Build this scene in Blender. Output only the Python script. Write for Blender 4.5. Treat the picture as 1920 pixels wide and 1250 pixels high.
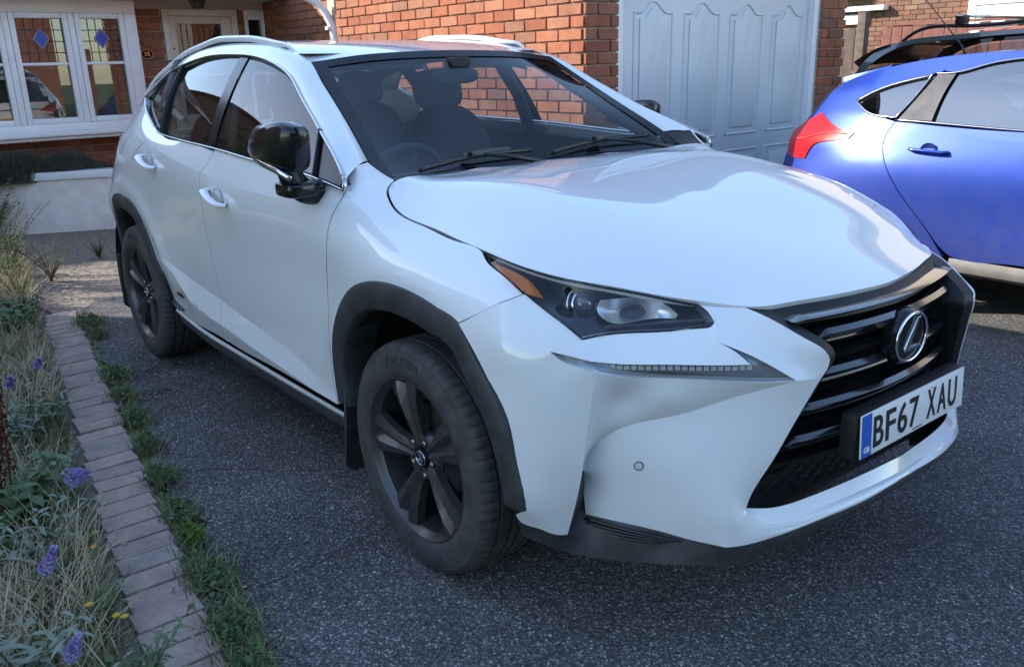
import bpy, bmesh, math, random
import numpy as np
from mathutils import Vector, Matrix
from mathutils.geometry import delaunay_2d_cdt

for o in list(bpy.data.objects): bpy.data.objects.remove(o)
scene = bpy.context.scene
COL = scene.collection
random.seed(7); RNG = np.random.default_rng(7)

# ---------------------------------------------------------------- camera
cam_d = bpy.data.cameras.new('camera'); cam = bpy.data.objects.new('camera', cam_d); COL.objects.link(cam)
cam_d.sensor_width = 36.0; cam_d.lens = 29.882; cam_d.clip_start = .05; cam_d.clip_end = 600
yaw, pitch, roll = math.radians(141.851), math.radians(-17.564), math.radians(-1.592)
_f = Vector((math.cos(pitch)*math.cos(yaw), math.cos(pitch)*math.sin(yaw), math.sin(pitch)))
_r = Vector((math.sin(yaw), -math.cos(yaw), 0)); _u = _r.cross(_f)
_r2 = _r*math.cos(roll)+_u*math.sin(roll); _u2 = -_r*math.sin(roll)+_u*math.cos(roll)
cam.matrix_world = Matrix(((_r2.x, _u2.x, -_f.x, 1.9627), (_r2.y, _u2.y, -_f.y, -2.0614), (_r2.z, _u2.z, -_f.z, 1.4445), (0, 0, 0, 1)))
scene.camera = cam

# ---------------------------------------------------------------- sky, sun, exposure
SUN_DIR = Vector((-.62, -.58, .42)).normalized()          # towards the sun: behind the parked cars, left of the drive
sun_el = math.asin(SUN_DIR.z); sun_az = math.atan2(SUN_DIR.x, SUN_DIR.y)
world = bpy.data.worlds.new('World'); scene.world = world; world.use_nodes = True
wn = world.node_tree; wn.nodes.clear()
sky = wn.nodes.new('ShaderNodeTexSky'); sky.sky_type = 'NISHITA'; sky.sun_disc = False
sky.sun_elevation = sun_el; sky.sun_rotation = sun_az; sky.air_density = 1.0; sky.dust_density = .5; sky.ozone_density = 1.4
bg = wn.nodes.new('ShaderNodeBackground'); bg.inputs[1].default_value = .15
wo = wn.nodes.new('ShaderNodeOutputWorld'); wn.links.new(sky.outputs[0], bg.inputs[0]); wn.links.new(bg.outputs[0], wo.inputs[0])
sl = bpy.data.lights.new('sun', 'SUN'); sl.energy = 3.0; sl.angle = math.radians(.53); sl.color = (1, .93, .82)
so = bpy.data.objects.new('sun', sl); COL.objects.link(so); so.rotation_euler = (-SUN_DIR).to_track_quat('-Z', 'Y').to_euler(); so.location = SUN_DIR*30
scene.view_settings.view_transform = 'Standard'; scene.view_settings.look = 'None'
scene.view_settings.gamma = 1.0; scene.view_settings.use_curve_mapping = False
scene.view_settings.exposure = 1.85
# ---------------------------------------------------------------- geometry helpers
def spl(pts, t, ext=True):
    """natural cubic spline through (t_i, values...) evaluated at t (linear beyond the ends)"""
    P = np.array(pts, float); x = P[:, 0]; Y = P[:, 1:]; n = len(x); t = np.atleast_1d(np.asarray(t, float))
    h = np.diff(x); A = np.zeros((n, n)); B = np.zeros((n, Y.shape[1])); A[0, 0] = A[-1, -1] = 1
    for i in range(1, n-1):
        A[i, i-1] = h[i-1]; A[i, i] = 2*(h[i-1]+h[i]); A[i, i+1] = h[i]
        B[i] = 6*((Y[i+1]-Y[i])/h[i]-(Y[i]-Y[i-1])/h[i-1])
    M = np.linalg.solve(A, B); k = np.clip(np.searchsorted(x, t)-1, 0, n-2)
    tc = np.clip(t, x[0], x[-1]); a = (x[k+1]-tc)/h[k]; b = (tc-x[k])/h[k]
    r = a[:, None]*Y[k]+b[:, None]*Y[k+1]+((a**3-a)[:, None]*M[k]+(b**3-b)[:, None]*M[k+1])*(h[k]**2)[:, None]/6
    if ext:
        d0 = (Y[1]-Y[0])/h[0]-h[0]*(2*M[0]+M[1])/6; d1 = (Y[-1]-Y[-2])/h[-1]+h[-1]*(2*M[-1]+M[-2])/6
        r = r+np.minimum(t-x[0], 0)[:, None]*d0+np.maximum(t-x[-1], 0)[:, None]*d1
    return r
def pch(x, Y, t):
    """shape-preserving cubic (pchip) through rows: x (m,n), Y (m,n), t (m,)"""
    h = np.diff(x, axis=1); d = np.diff(Y, axis=1)/h; m = np.zeros_like(Y)
    m[:, 0] = d[:, 0]; m[:, -1] = d[:, -1]
    w1 = 2*h[:, 1:]+h[:, :-1]; w2 = h[:, 1:]+2*h[:, :-1]; pr = d[:, 1:]*d[:, :-1]
    with np.errstate(all='ignore'):
        mm = (w1+w2)/(w1/d[:, :-1]+w2/d[:, 1:])
    m[:, 1:-1] = np.where(pr > 0, mm, 0)
    k = np.clip((t[:, None] > x[:, 1:-1]).sum(1), 0, x.shape[1]-2); r = np.arange(len(t))
    H = h[r, k]; s = (t-x[r, k])/H; s_ = np.clip(s, 0, 1)
    y = Y[r, k]*(1+2*s_)*(1-s_)**2+m[r, k]*H*s_*(1-s_)**2+Y[r, k+1]*s_**2*(3-2*s_)+m[r, k+1]*H*s_**2*(s_-1)
    return y+np.where(s < 0, s*H*m[r, k], 0)+np.where(s > 1, (s-1)*H*m[r, k+1], 0)
class TPS:
    """smooth surface (thin plate) over a tilted plane through scattered points"""
    def __init__(self, pts, n, up=(0, 0, 1), lam=1e-6):
        P = np.array(pts, float); n = np.array(n, float); n /= np.linalg.norm(n)
        e1 = np.cross(up, n); e1 /= np.linalg.norm(e1); e2 = np.cross(n, e1); self.F = np.array([e1, e2, n])
        L = P@self.F.T; u = L[:, :2]
        keep = []
        for i in range(len(u)):
            if all(np.hypot(*(u[i]-u[j])) > .004 for j in keep): keep.append(i)
        u = u[keep]; L = L[keep]; m = len(u); self.u = u
        K = self.k(u, u)+lam*np.eye(m); Q = np.c_[np.ones(m), u]
        A = np.block([[K, Q], [Q.T, np.zeros((3, 3))]]); self.w = np.linalg.solve(A, np.r_[L[:, 2], 0, 0, 0])
    def k(self, a, b):
        r2 = ((a[:, None]-b[None])**2).sum(2); return .5*r2*np.log(r2+1e-12)
    def h(self, u):
        u = np.atleast_2d(u); return np.concatenate([self.k(c, self.u)@self.w[:-3]+np.c_[np.ones(len(c)), c]@self.w[-3:] for c in np.array_split(u, max(1, len(u)//4000+1)) if len(c)])
    def ev(self, u):
        u = np.atleast_2d(u); return np.c_[u, self.h(u)]@self.F
    def uv(self, p):
        return (np.atleast_2d(p)@self.F.T)[:, :2]
class Loft:
    """body side: long feature lines (x, z, w) seen in a frame leaning by `a`; crease lines keep their edge"""
    def __init__(self, lines, creases, a=math.radians(28), extra=None):
        self.lines = lines; self.cr = creases; self.c, self.s = math.cos(a), math.sin(a); self.extra = extra
        self.tab = []
        for L in lines:                                     # fair each line: shape-preserving curve, then smoothed along the car
            L = np.array(L, float); xs = np.arange(L[0, 0]-.3, L[-1, 0]+.3, .01); A = np.repeat(L[None, :, 0], len(xs), 0)
            Z = [pch(A, np.repeat(L[None, :, c], len(xs), 0), xs) for c in (1, 2)]; k = np.exp(-.5*(np.arange(-15, 16)/4.0)**2); k /= k.sum()
            self.tab.append((xs, *[np.convolve(np.pad(v, 15, mode='reflect', reflect_type='odd'), k, 'valid') for v in Z]))
    def sec(self, x):
        q = []; h = []
        for xs, Zt, Wt in self.tab:
            z, w = np.interp(x, xs, Zt), np.interp(x, xs, Wt)
            q.append(-w*self.s+z*self.c); h.append(w*self.c+z*self.s)
        return np.array(q).T, np.array(h).T
    def h(self, u):
        u = np.atleast_2d(u); Q, Hh = self.sec(u[:, 0]); t = u[:, 1]; out = np.zeros(len(u)); n = Q.shape[1]
        b = [0]+list(self.cr)+[n-1]
        for i in range(len(b)-1):
            lo, hi = b[i], b[i+1]
            m = ((t >= Q[:, lo]) if i else np.ones(len(t), bool)) & ((t < Q[:, hi]) if i < len(b)-2 else np.ones(len(t), bool))
            if m.any(): out[m] = pch(Q[m, lo:hi+1], Hh[m, lo:hi+1], t[m])
        if self.extra is not None:
            z = t*self.c+out*self.s; out = out+self.extra(u[:, 0], z)
        return out
    def ev(self, u):
        u = np.atleast_2d(u); q = u[:, 1]; h = self.h(u)
        return np.c_[u[:, 0], -(h*self.c-q*self.s), h*self.s+q*self.c]
    def uv(self, p):
        p = np.atleast_2d(p); return np.c_[p[:, 0], p[:, 1]*self.s+p[:, 2]*self.c]

class Poly(TPS):
    """gently curved pane: low-order polynomial fitted to edge points over a tilted plane"""
    def __init__(self, pts, n, up=(0, 0, 1), deg=(3, 2)):
        P = np.array(pts, float); n = np.array(n, float); n /= np.linalg.norm(n); e1 = np.cross(up, n); e1 /= np.linalg.norm(e1); self.F = np.array([e1, np.cross(n, e1), n]); self.deg = deg
        L = P@self.F.T; self.c = L[:, :2].mean(0); self.w = np.linalg.lstsq(self.B(L[:, :2]), L[:, 2], rcond=None)[0]; self.res = np.abs(self.B(L[:, :2])@self.w-L[:, 2]).max()
    def B(self, u):
        u = np.atleast_2d(u)-self.c; return np.stack([u[:, 0]**i*u[:, 1]**j for i in range(self.deg[0]+1) for j in range(self.deg[1]+1) if i+j <= max(self.deg)], 1)
    def h(self, u): return self.B(u)@self.w
class Blend(Poly):
    """polynomial shape plus a heavily smoothed correction towards the traced edges"""
    def __init__(self, pts, n, up=(0, 0, 1), deg=(4, 6), lam=3e-3):
        Poly.__init__(self, pts, n, up, deg); L = np.array(pts, float)@self.F.T; r = L[:, 2]-Poly.h(self, L[:, :2]); self.T = TPS(np.c_[L[:, :2], r]@self.F, n, up, lam)
    def h(self, u): return Poly.h(self, u)+self.T.h(u)
# ---------------------------------------------------------------- objects
def finish(o, label=None, cat=None, group=None, kind=None):
    if label: o['label'] = label
    if cat: o['category'] = cat
    if group: o['group'] = group
    if kind: o['kind'] = kind
    return o
def empty(name, loc=(0, 0, 0), rz=0, **k):
    o = bpy.data.objects.new(name, None); COL.objects.link(o); o.location = loc; o.rotation_euler = (0, 0, rz); o.empty_display_size = .2
    return finish(o, **k)
def obj(name, me, mat=None, parent=None, **k):
    o = bpy.data.objects.new(name, me); COL.objects.link(o)
    if mat is not None and not me.materials: me.materials.append(mat)
    if parent is not None: o.parent = parent
    return finish(o, **k)
def mesh(name, V, F, smooth=True, sharp=None, merge=None):
    me = bpy.data.meshes.new(name); me.from_pydata([tuple(map(float, v)) for v in V], [], [tuple(map(int, f)) for f in F])
    if merge or sharp is not None:
        bm = bmesh.new(); bm.from_mesh(me)
        if merge: bmesh.ops.remove_doubles(bm, verts=bm.verts, dist=merge)
        if sharp is not None:
            a = math.radians(sharp)
            for e in bm.edges:
                if len(e.link_faces) != 2 or e.calc_face_angle(0) > a: e.smooth = False
        bm.to_mesh(me); bm.free()
    if smooth: me.polygons.foreach_set('use_smooth', [True]*len(me.polygons))
    me.update(); return me
def add(V, F, V2, F2):
    n = len(V); V.extend(list(map(tuple, V2))); F.extend([tuple(i+n for i in f) for f in F2])
def mirror(o, parent=None):
    """the same part on the car's other side"""
    c = o.copy(); COL.objects.link(c); c.scale = (o.scale[0], -o.scale[1], o.scale[2]); c.location = (o.location[0], -o.location[1], o.location[2]); c.parent = parent or o.parent
    for ch in list(o.children):
        d = ch.copy(); COL.objects.link(d); d.parent = c
        for g in list(ch.children):
            e = g.copy(); COL.objects.link(e); e.parent = d
    return c
def resample(P, ds, closed=False, corner=38):
    """polyline -> evenly spaced points along a centripetal spline that keeps sharp corners"""
    P = np.array(P, float); k = np.r_[True, np.linalg.norm(np.diff(P, axis=0), axis=1) > 1e-5]; P = P[k]
    if closed and np.linalg.norm(P[0]-P[-1]) < 1e-5: P = P[:-1]
    n = len(P)
    def ang(i):
        a = P[i]-P[i-1]; b = P[(i+1) % n]-P[i]; c = np.dot(a, b)/(np.linalg.norm(a)*np.linalg.norm(b)+1e-12)
        return math.degrees(math.acos(max(-1, min(1, c))))
    cs = [i for i in range(n) if (closed or 0 < i < n-1) and ang(i) > corner]
    out = []
    if closed:
        if not cs: cs = [0]
        P = np.roll(P, -cs[0], axis=0); cs = [c-cs[0] for c in cs]; P = np.vstack([P, P[:1]]); segs = list(zip(cs, cs[1:]+[n]))
    else:
        b = [0]+cs+[n-1]; segs = list(zip(b[:-1], b[1:]))
    for a, b in segs:
        Q = P[a:b+1]; d = np.r_[0, np.cumsum(np.linalg.norm(np.diff(Q, axis=0), axis=1))]; L = d[-1]; m = max(1, int(round(L/ds)))
        t = np.linspace(0, L, m+1)
        R_ = spl(np.c_[d, Q], t) if len(Q) > 2 else Q[0]+(Q[1]-Q[0])*(t/L)[:, None]
        out.append(R_[:-1])
    if not closed: out.append(P[-1:])
    return np.vstack(out)
def inside(pts, poly):
    x, y = pts[:, 0], pts[:, 1]; r = np.zeros(len(pts), bool); n = len(poly); j = n-1
    for i in range(n):
        xi, yi = poly[i]; xj, yj = poly[j]
        c = ((yi > y) != (yj > y)) & (x < (xj-xi)*(y-yi)/((yj-yi)+1e-15)+xi); r ^= c; j = i
    return r
def area(p): return .5*np.sum(p[:, 0]*np.roll(p[:, 1], -1)-np.roll(p[:, 0], -1)*p[:, 1])
def inset(p, d):
    """closed ccw polygon moved inwards by d"""
    a = np.roll(p, 1, axis=0); b = np.roll(p, -1, axis=0); e1 = p-a; e2 = b-p
    n1 = np.c_[-e1[:, 1], e1[:, 0]]; n2 = np.c_[-e2[:, 1], e2[:, 0]]
    n1 /= np.linalg.norm(n1, axis=1)[:, None]+1e-9; n2 /= np.linalg.norm(n2, axis=1)[:, None]+1e-9
    m = n1+n2; m /= np.maximum((m*n1).sum(1), .35)[:, None]*1.0
    return p+m*d*1.0
def fill(poly, h, holes=(), extra=None):
    """triangulate a flat outline with inner points about h apart"""
    b = np.vstack([poly]+[q for q in holes]); E = []; s = 0
    for q in [poly]+list(holes):
        n = len(q); E += [(s+i, s+(i+1) % n) for i in range(n)]; s += n
    lo, hi = poly.min(0), poly.max(0); gx = np.arange(lo[0], hi[0], h); gy = np.arange(lo[1], hi[1], h*.866)
    G = np.array([(x+(k % 2)*h*.5, y) for k, y in enumerate(gy) for x in gx]) if len(gx) and len(gy) else np.zeros((0, 2))
    bb = b if extra is None else np.vstack([b, extra])
    if len(G):
        G = G[inside(G, poly)]
        for q in holes: G = G[~inside(G, q)]
        if len(G):
            d = np.concatenate([((c[:, None]-bb[None])**2).sum(2).min(1) for c in np.array_split(G, max(1, len(G)//2000+1)) if len(c)])
            G = G[d > (h*.55)**2]
    A = np.vstack([bb, G]) if len(G) else bb
    v, e, f, *_ = delaunay_2d_cdt([Vector((float(x), float(y))) for x, y in A], E, [], 0, 1e-7)
    v = np.array([(p.x, p.y) for p in v]); f = [tuple(t) for t in f]
    c = np.array([v[list(t)].mean(0) for t in f]); k = inside(c, poly)
    for q in holes: k &= ~inside(c, q)
    return v, [t for t, ok in zip(f, k) if ok], len(poly)
def panel(name, S, outline, h=.014, gap=.0028, flange=.018, sharp=14, corner=38, extra=None, mat=None, parent=None, out_dir=None, thick=None, holes=()):
    """a body panel: the outline laid on surface S, its edges folded inwards so that real shut gaps stay open"""
    uv = S.uv(np.array(outline)); uv = resample(uv, h*.8, True, corner)
    if area(uv) < 0: uv = uv[::-1]
    uv = inset(uv, gap)
    hs = []
    for q in holes:
        w = resample(S.uv(np.array(q)), h*.8, True, corner); hs.append(w if area(w) < 0 else w[::-1])
    ex = S.uv(np.array(extra)) if extra is not None else None
    if ex is not None: ex = ex[inside(ex, uv)]
    v, f, nb = fill(uv, h, hs, ex); P = S.ev(v)
    n = 0
    # orientation: outward normal
    d = .002; N = np.cross(S.ev(v+[d, 0])-P, S.ev(v+[0, d])-P); N /= np.linalg.norm(N, axis=1)[:, None]
    ref = np.array(out_dir) if out_dir is not None else (S.F[2] if isinstance(S, TPS) else np.array((0, -S.c, S.s)))
    if (N@ref).mean() < 0: N = -N
    F = []
    for t in f:
        a, b, c = (P[i] for i in t); nn = np.cross(b-a, c-a)
        F.append(t if nn@ref > 0 else t[::-1])
    V = [tuple(p) for p in P]
    if flange:
        loops = [list(range(nb))]; s = nb
        for q in hs: loops.append(list(range(s, s+len(q)))); s += len(q)
        for L in loops:
            s0 = len(V)
            for i in L: V.append(tuple(P[i]-N[i]*flange))
            m = len(L)
            for k in range(m):
                a, b = L[k], L[(k+1) % m]; c, e = s0+(k+1) % m, s0+k
                q = (a, e, c, b)
                F.append(q)
    me = mesh(name, V, F, sharp=sharp)
    bm = bmesh.new(); bm.from_mesh(me); bmesh.ops.recalc_face_normals(bm, faces=bm.faces)
    big = max(bm.faces, key=lambda q: q.calc_area() if True else 0)
    s = sum((q.normal@Vector(ref))*q.calc_area() for q in bm.faces)
    if s < 0: bmesh.ops.reverse_faces(bm, faces=bm.faces)
    bm.to_mesh(me); bm.free()
    return obj(name, me, mat, parent)
def facet(V, F, curves, interior=(), n=(.75, -.66, .1), h=.012, lam=1e-6, gap=0):
    """one face of a creased skin: closed chain of 3-D edge curves, smooth inside"""
    B = []
    for c in curves:
        c = resample(np.array(c, float), h*.8, False, 60); B.append(c[:-1])
    B = np.vstack(B)
    ctl = list(B[::2])+[tuple(p) for p in interior]
    S = TPS(ctl, n, lam=lam); uv = S.uv(B); rev = area(uv) < 0
    if rev: B = B[::-1]; uv = uv[::-1]
    v, f, nb = fill(uv, h); P = S.ev(v); P[:nb] = B[:nb]
    ref = S.F[2]; F2 = []
    for t in f:
        a, b, c = (P[i] for i in t); F2.append(t if np.cross(b-a, c-a)@ref > 0 else t[::-1])
    add(V, F, P, F2)
def strip(A, B, n=60, m=8, bulge=0, out=None, closed=False, fade=False):
    """ruled sheet between two curves, optionally crowned towards `out`"""
    A = np.array(A, float); B = np.array(B, float)
    def rs(C):
        d = np.r_[0, np.cumsum(np.linalg.norm(np.diff(C, axis=0), axis=1))]; d /= d[-1]
        return spl(np.c_[d, C], np.linspace(0, 1, n+1)) if len(C) > 2 else C[0]+(C[1]-C[0])*np.linspace(0, 1, n+1)[:, None]
    a, b = rs(A), rs(B); V = []; F = []
    for j in range(m+1):
        t = j/m; P = a*(1-t)+b*t
        if bulge:
            o = np.array(out, float) if out is not None else np.array((0, -1, .5)); o = o/np.linalg.norm(o); P = P+o*bulge*4*t*(1-t)*(np.minimum(1, np.arange(n+1)/6.)[:, None] if fade else 1)
        V += list(map(tuple, P))
    w = n+1
    for j in range(m):
        for i in range(n): F.append((j*w+i, j*w+i+1, (j+1)*w+i+1, (j+1)*w+i))
    return V, F
def orient(me, ref):
    bm = bmesh.new(); bm.from_mesh(me); bmesh.ops.recalc_face_normals(bm, faces=bm.faces); r = Vector(ref)
    if sum(q.normal.dot(r)*q.calc_area() for q in bm.faces) < 0: bmesh.ops.reverse_faces(bm, faces=bm.faces)
    bm.to_mesh(me); bm.free(); return me
def tube(P, r, n=8, cap=True, flat=None, up=(0, 0, 1)):
    """round (or flattened) bar along a path; r may be a list"""
    P = np.array(P, float); m = len(P); r = np.broadcast_to(np.array(r, float), (m,)); V = []; F = []; T = np.gradient(P, axis=0); T /= np.linalg.norm(T, axis=1)[:, None]+1e-12
    up = np.array(up, float); prev = None
    for i in range(m):
        a = np.cross(T[i], up)
        if np.linalg.norm(a) < 1e-3: a = np.cross(T[i], (1, .2, 0))
        a /= np.linalg.norm(a)
        if prev is not None and a@prev < 0: a = -a
        prev = a; b = np.cross(a, T[i]); fa, fb = flat or (1, 1)
        for k in range(n):
            t = 2*math.pi*k/n; V.append(tuple(P[i]+r[i]*(a*math.cos(t)*fa+b*math.sin(t)*fb)))
    for i in range(m-1):
        for k in range(n): F.append((i*n+k, i*n+(k+1) % n, (i+1)*n+(k+1) % n, (i+1)*n+k))
    if cap: F.append(tuple(range(n))[::-1]); F.append(tuple(range((m-1)*n, m*n)))
    return V, F
def box(c, s, R=None):
    c = np.array(c, float); s = np.array(s, float)/2
    V = [c+np.array((x*s[0], y*s[1], z*s[2])) for x in (-1, 1) for y in (-1, 1) for z in (-1, 1)]
    if R is not None: V = [c+np.array(R)@(v-c) for v in V]
    return [tuple(v) for v in V], [(0, 1, 3, 2), (4, 6, 7, 5), (0, 4, 5, 1), (2, 3, 7, 6), (0, 2, 6, 4), (1, 5, 7, 3)]
def box_me(name, c, s, bevel=0, seg=2, R=None):
    V, F = box(c, s, R); me = mesh(name, V, F, smooth=False)
    if bevel: bevel_me(me, bevel, seg)
    return me
def bevel_me(me, w, seg=2, ang=25):
    bm = bmesh.new(); bm.from_mesh(me); bmesh.ops.recalc_face_normals(bm, faces=bm.faces)
    E = [e for e in bm.edges if len(e.link_faces) == 2 and e.calc_face_angle(0) > math.radians(ang)]
    bmesh.ops.bevel(bm, geom=E, offset=w, segments=seg, profile=.6, affect='EDGES', clamp_overlap=True)
    for f in bm.faces: f.smooth = True
    for e in bm.edges:
        if len(e.link_faces) == 2 and e.calc_face_angle(0) > math.radians(40): e.smooth = False
    bm.to_mesh(me); bm.free(); me.update(); return me
def prism(name, poly, axis, lo, hi, bevel=0, seg=1):
    """polygon (two coordinates) extruded along an axis"""
    n = len(poly); V = []
    for d in (lo, hi):
        for a, b in poly:
            V.append((d, a, b) if axis == 'x' else (a, d, b) if axis == 'y' else (a, b, d))
    F = [tuple(range(n)), tuple(range(n, 2*n))[::-1]]+[(i, (i+1) % n, n+(i+1) % n, n+i) for i in range(n)]
    me = mesh(name, V, F, smooth=False); bm = bmesh.new(); bm.from_mesh(me); bmesh.ops.recalc_face_normals(bm, faces=bm.faces); bm.to_mesh(me); bm.free()
    if bevel: bevel_me(me, bevel, seg)
    return me
def lathe(prof, n=48, axis='y', c=(0, 0, 0), close=False):
    """profile of (radius, along-axis) turned round an axis"""
    V = []; F = []; m = len(prof)
    for k in range(n):
        t = 2*math.pi*k/n
        for r, a in prof:
            u, v = r*math.cos(t), r*math.sin(t); p = {'y': (u, a, v), 'x': (a, u, v), 'z': (u, v, a)}[axis]; V.append((p[0]+c[0], p[1]+c[1], p[2]+c[2]))
    for k in range(n):
        for i in range(m-1 if not close else m):
            a, b = k*m+i, k*m+(i+1) % m; c2, d = ((k+1) % n)*m+(i+1) % m, ((k+1) % n)*m+i; F.append((a, b, c2, d))
    return V, F
def text_mesh(s, size, depth=.001, bold=.0, width=1.0, space=1.0):
    cu = bpy.data.curves.new('txt', 'FONT'); cu.body = s; cu.size = size; cu.extrude = depth; cu.align_x = 'CENTER'; cu.align_y = 'CENTER'; cu.offset = bold; cu.space_character = space
    o = bpy.data.objects.new('txt', cu); COL.objects.link(o); dg = bpy.context.evaluated_depsgraph_get()
    me = bpy.data.meshes.new_from_object(o.evaluated_get(dg)); bpy.data.objects.remove(o); bpy.data.curves.remove(cu)
    if width != 1: me.transform(Matrix.Diagonal((width, 1, 1, 1)))
    me.materials.clear(); return me
# ---------------------------------------------------------------- materials
def nmat(name):
    m = bpy.data.materials.new(name); m.use_nodes = True; t = m.node_tree; t.nodes.clear()
    o = t.nodes.new('ShaderNodeOutputMaterial'); return m, t, o
def N(t, typ, **k):
    n = t.nodes.new(typ)
    for a, v in k.items(): setattr(n, a, v)
    return n
def setin(n, **k):
    for a, v in k.items(): n.inputs[a.replace('_', ' ')].default_value = v
def pbr(name, col, rough=.5, metal=0, coat=0, coat_r=.03, spec=.5, noise=None, bump=None, ior=1.5, sheen=0):
    """principled material; noise = (scale, amount, detail) varies the colour, bump = (scale, strength)"""
    m, t, o = nmat(name); p = N(t, 'ShaderNodeBsdfPrincipled'); t.links.new(p.outputs[0], o.inputs[0])
    p.inputs['Base Color'].default_value = (*col, 1); p.inputs['Roughness'].default_value = rough; p.inputs['Metallic'].default_value = metal
    p.inputs['Coat Weight'].default_value = coat; p.inputs['Coat Roughness'].default_value = coat_r; p.inputs['Specular IOR Level'].default_value = spec; p.inputs['IOR'].default_value = ior
    tc = N(t, 'ShaderNodeTexCoord')
    if noise:
        n = N(t, 'ShaderNodeTexNoise'); setin(n, Scale=noise[0], Detail=noise[2] if len(noise) > 2 else 4); t.links.new(tc.outputs['Object'], n.inputs[0])
        r = N(t, 'ShaderNodeMapRange'); setin(r, From_Min=.3, From_Max=.7, To_Min=1-noise[1], To_Max=1+noise[1]); t.links.new(n.outputs[0], r.inputs[0])
        x = N(t, 'ShaderNodeVectorMath', operation='SCALE'); x.inputs[0].default_value = col; t.links.new(r.outputs[0], x.inputs['Scale']); t.links.new(x.outputs[0], p.inputs['Base Color'])
    if bump:
        n = N(t, 'ShaderNodeTexNoise'); setin(n, Scale=bump[0], Detail=3); t.links.new(tc.outputs['Object'], n.inputs[0])
        b = N(t, 'ShaderNodeBump'); setin(b, Strength=bump[1], Distance=.01); t.links.new(n.outputs[0], b.inputs['Height']); t.links.new(b.outputs[0], p.inputs['Normal'])
    return m
def glassy(name, tint=(.75, .8, .78), rough=0, ior=1.5, extra=0.0):
    """thin pane: mirror-like reflection by fresnel over a tinted clear sheet"""
    m, t, o = nmat(name); f = N(t, 'ShaderNodeLayerWeight'); f.inputs[0].default_value = .5
    g = N(t, 'ShaderNodeBsdfGlossy'); g.inputs['Roughness'].default_value = rough; tr = N(t, 'ShaderNodeBsdfTransparent'); tr.inputs[0].default_value = (*tint, 1)
    q = N(t, 'ShaderNodeMath', operation='POWER'); q.inputs[1].default_value = 4.2; t.links.new(f.outputs['Facing'], q.inputs[0])
    a = N(t, 'ShaderNodeMath', operation='MULTIPLY_ADD'); a.inputs[1].default_value = .92; a.inputs[2].default_value = .045+extra; a.use_clamp = True; t.links.new(q.outputs[0], a.inputs[0])
    x = N(t, 'ShaderNodeMixShader'); t.links.new(a.outputs[0], x.inputs[0]); t.links.new(tr.outputs[0], x.inputs[1]); t.links.new(g.outputs[0], x.inputs[2]); t.links.new(x.outputs[0], o.inputs[0])
    return m
M = {}
def paint(name, col, rough, coat_r=.02, dirt=(.30, .27, .22), low=.0, amount=.25, metal=0):
    """car paint: clear coat with film of dust and specks that thickens towards the sills"""
    m, t, o = nmat(name); p = N(t, 'ShaderNodeBsdfPrincipled'); t.links.new(p.outputs[0], o.inputs[0])
    setin(p, Roughness=rough, Metallic=metal); p.inputs['Coat Weight'].default_value = 1; p.inputs['Coat Roughness'].default_value = coat_r
    tc = N(t, 'ShaderNodeTexCoord'); n = N(t, 'ShaderNodeTexNoise'); setin(n, Scale=9, Detail=8, Roughness=.65); t.links.new(tc.outputs['Object'], n.inputs[0])
    v = N(t, 'ShaderNodeTexVoronoi'); setin(v, Scale=55); t.links.new(tc.outputs['Object'], v.inputs[0])
    s = N(t, 'ShaderNodeMath', operation='LESS_THAN'); s.inputs[1].default_value = .045; t.links.new(v.outputs['Distance'], s.inputs[0])
    n2 = N(t, 'ShaderNodeTexNoise'); setin(n2, Scale=3.1, Detail=2); t.links.new(tc.outputs['Object'], n2.inputs[0])
    k = N(t, 'ShaderNodeMath', operation='GREATER_THAN'); k.inputs[1].default_value = .60; t.links.new(n2.outputs[0], k.inputs[0])
    sk = N(t, 'ShaderNodeMath', operation='MULTIPLY'); t.links.new(s.outputs[0], sk.inputs[0]); t.links.new(k.outputs[0], sk.inputs[1])
    sx = N(t, 'ShaderNodeSeparateXYZ'); t.links.new(tc.outputs['Object'], sx.inputs[0])
    z = N(t, 'ShaderNodeMapRange'); setin(z, From_Min=.25, From_Max=.95, To_Min=1, To_Max=0.12); t.links.new(sx.outputs[2], z.inputs[0])
    r = N(t, 'ShaderNodeMapRange'); setin(r, From_Min=.2, From_Max=.75, To_Min=amount*.3, To_Max=amount); t.links.new(n.outputs[0], r.inputs[0])
    d = N(t, 'ShaderNodeMath', operation='MULTIPLY'); t.links.new(z.outputs[0], d.inputs[0]); t.links.new(r.outputs[0], d.inputs[1])
    sk2 = N(t, 'ShaderNodeMath', operation='MULTIPLY'); sk2.inputs[1].default_value = low; t.links.new(sk.outputs[0], sk2.inputs[0])
    a = N(t, 'ShaderNodeMath', operation='ADD', use_clamp=True); t.links.new(d.outputs[0], a.inputs[0]); t.links.new(sk2.outputs[0], a.inputs[1])
    x = N(t, 'ShaderNodeMix', data_type='RGBA'); x.inputs['A'].default_value = (*col, 1); x.inputs['B'].default_value = (*dirt, 1); t.links.new(a.outputs[0], x.inputs['Factor']); t.links.new(x.outputs['Result'], p.inputs['Base Color'])
    cr = N(t, 'ShaderNodeMath', operation='MULTIPLY_ADD'); cr.inputs[1].default_value = .5; cr.inputs[2].default_value = coat_r; t.links.new(d.outputs[0], cr.inputs[0]); t.links.new(cr.outputs[0], p.inputs['Coat Roughness'])
    return m
M['white'] = paint('pearl_white_paint', (.72, .735, .75), .42, .02, low=.5, amount=.12)
M['blue'] = paint('blue_metallic_paint', (.005, .045, .33), .40, .05, dirt=(.17, .14, .16), low=.0, amount=.45, metal=.4)
M['green'] = paint('dark_green_paint', (.035, .065, .07), .35, .04, amount=.3)
M['plastic'] = pbr('grained_black_plastic', (.035, .037, .040), .55, noise=(14, .35), bump=(380, .12))
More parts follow.
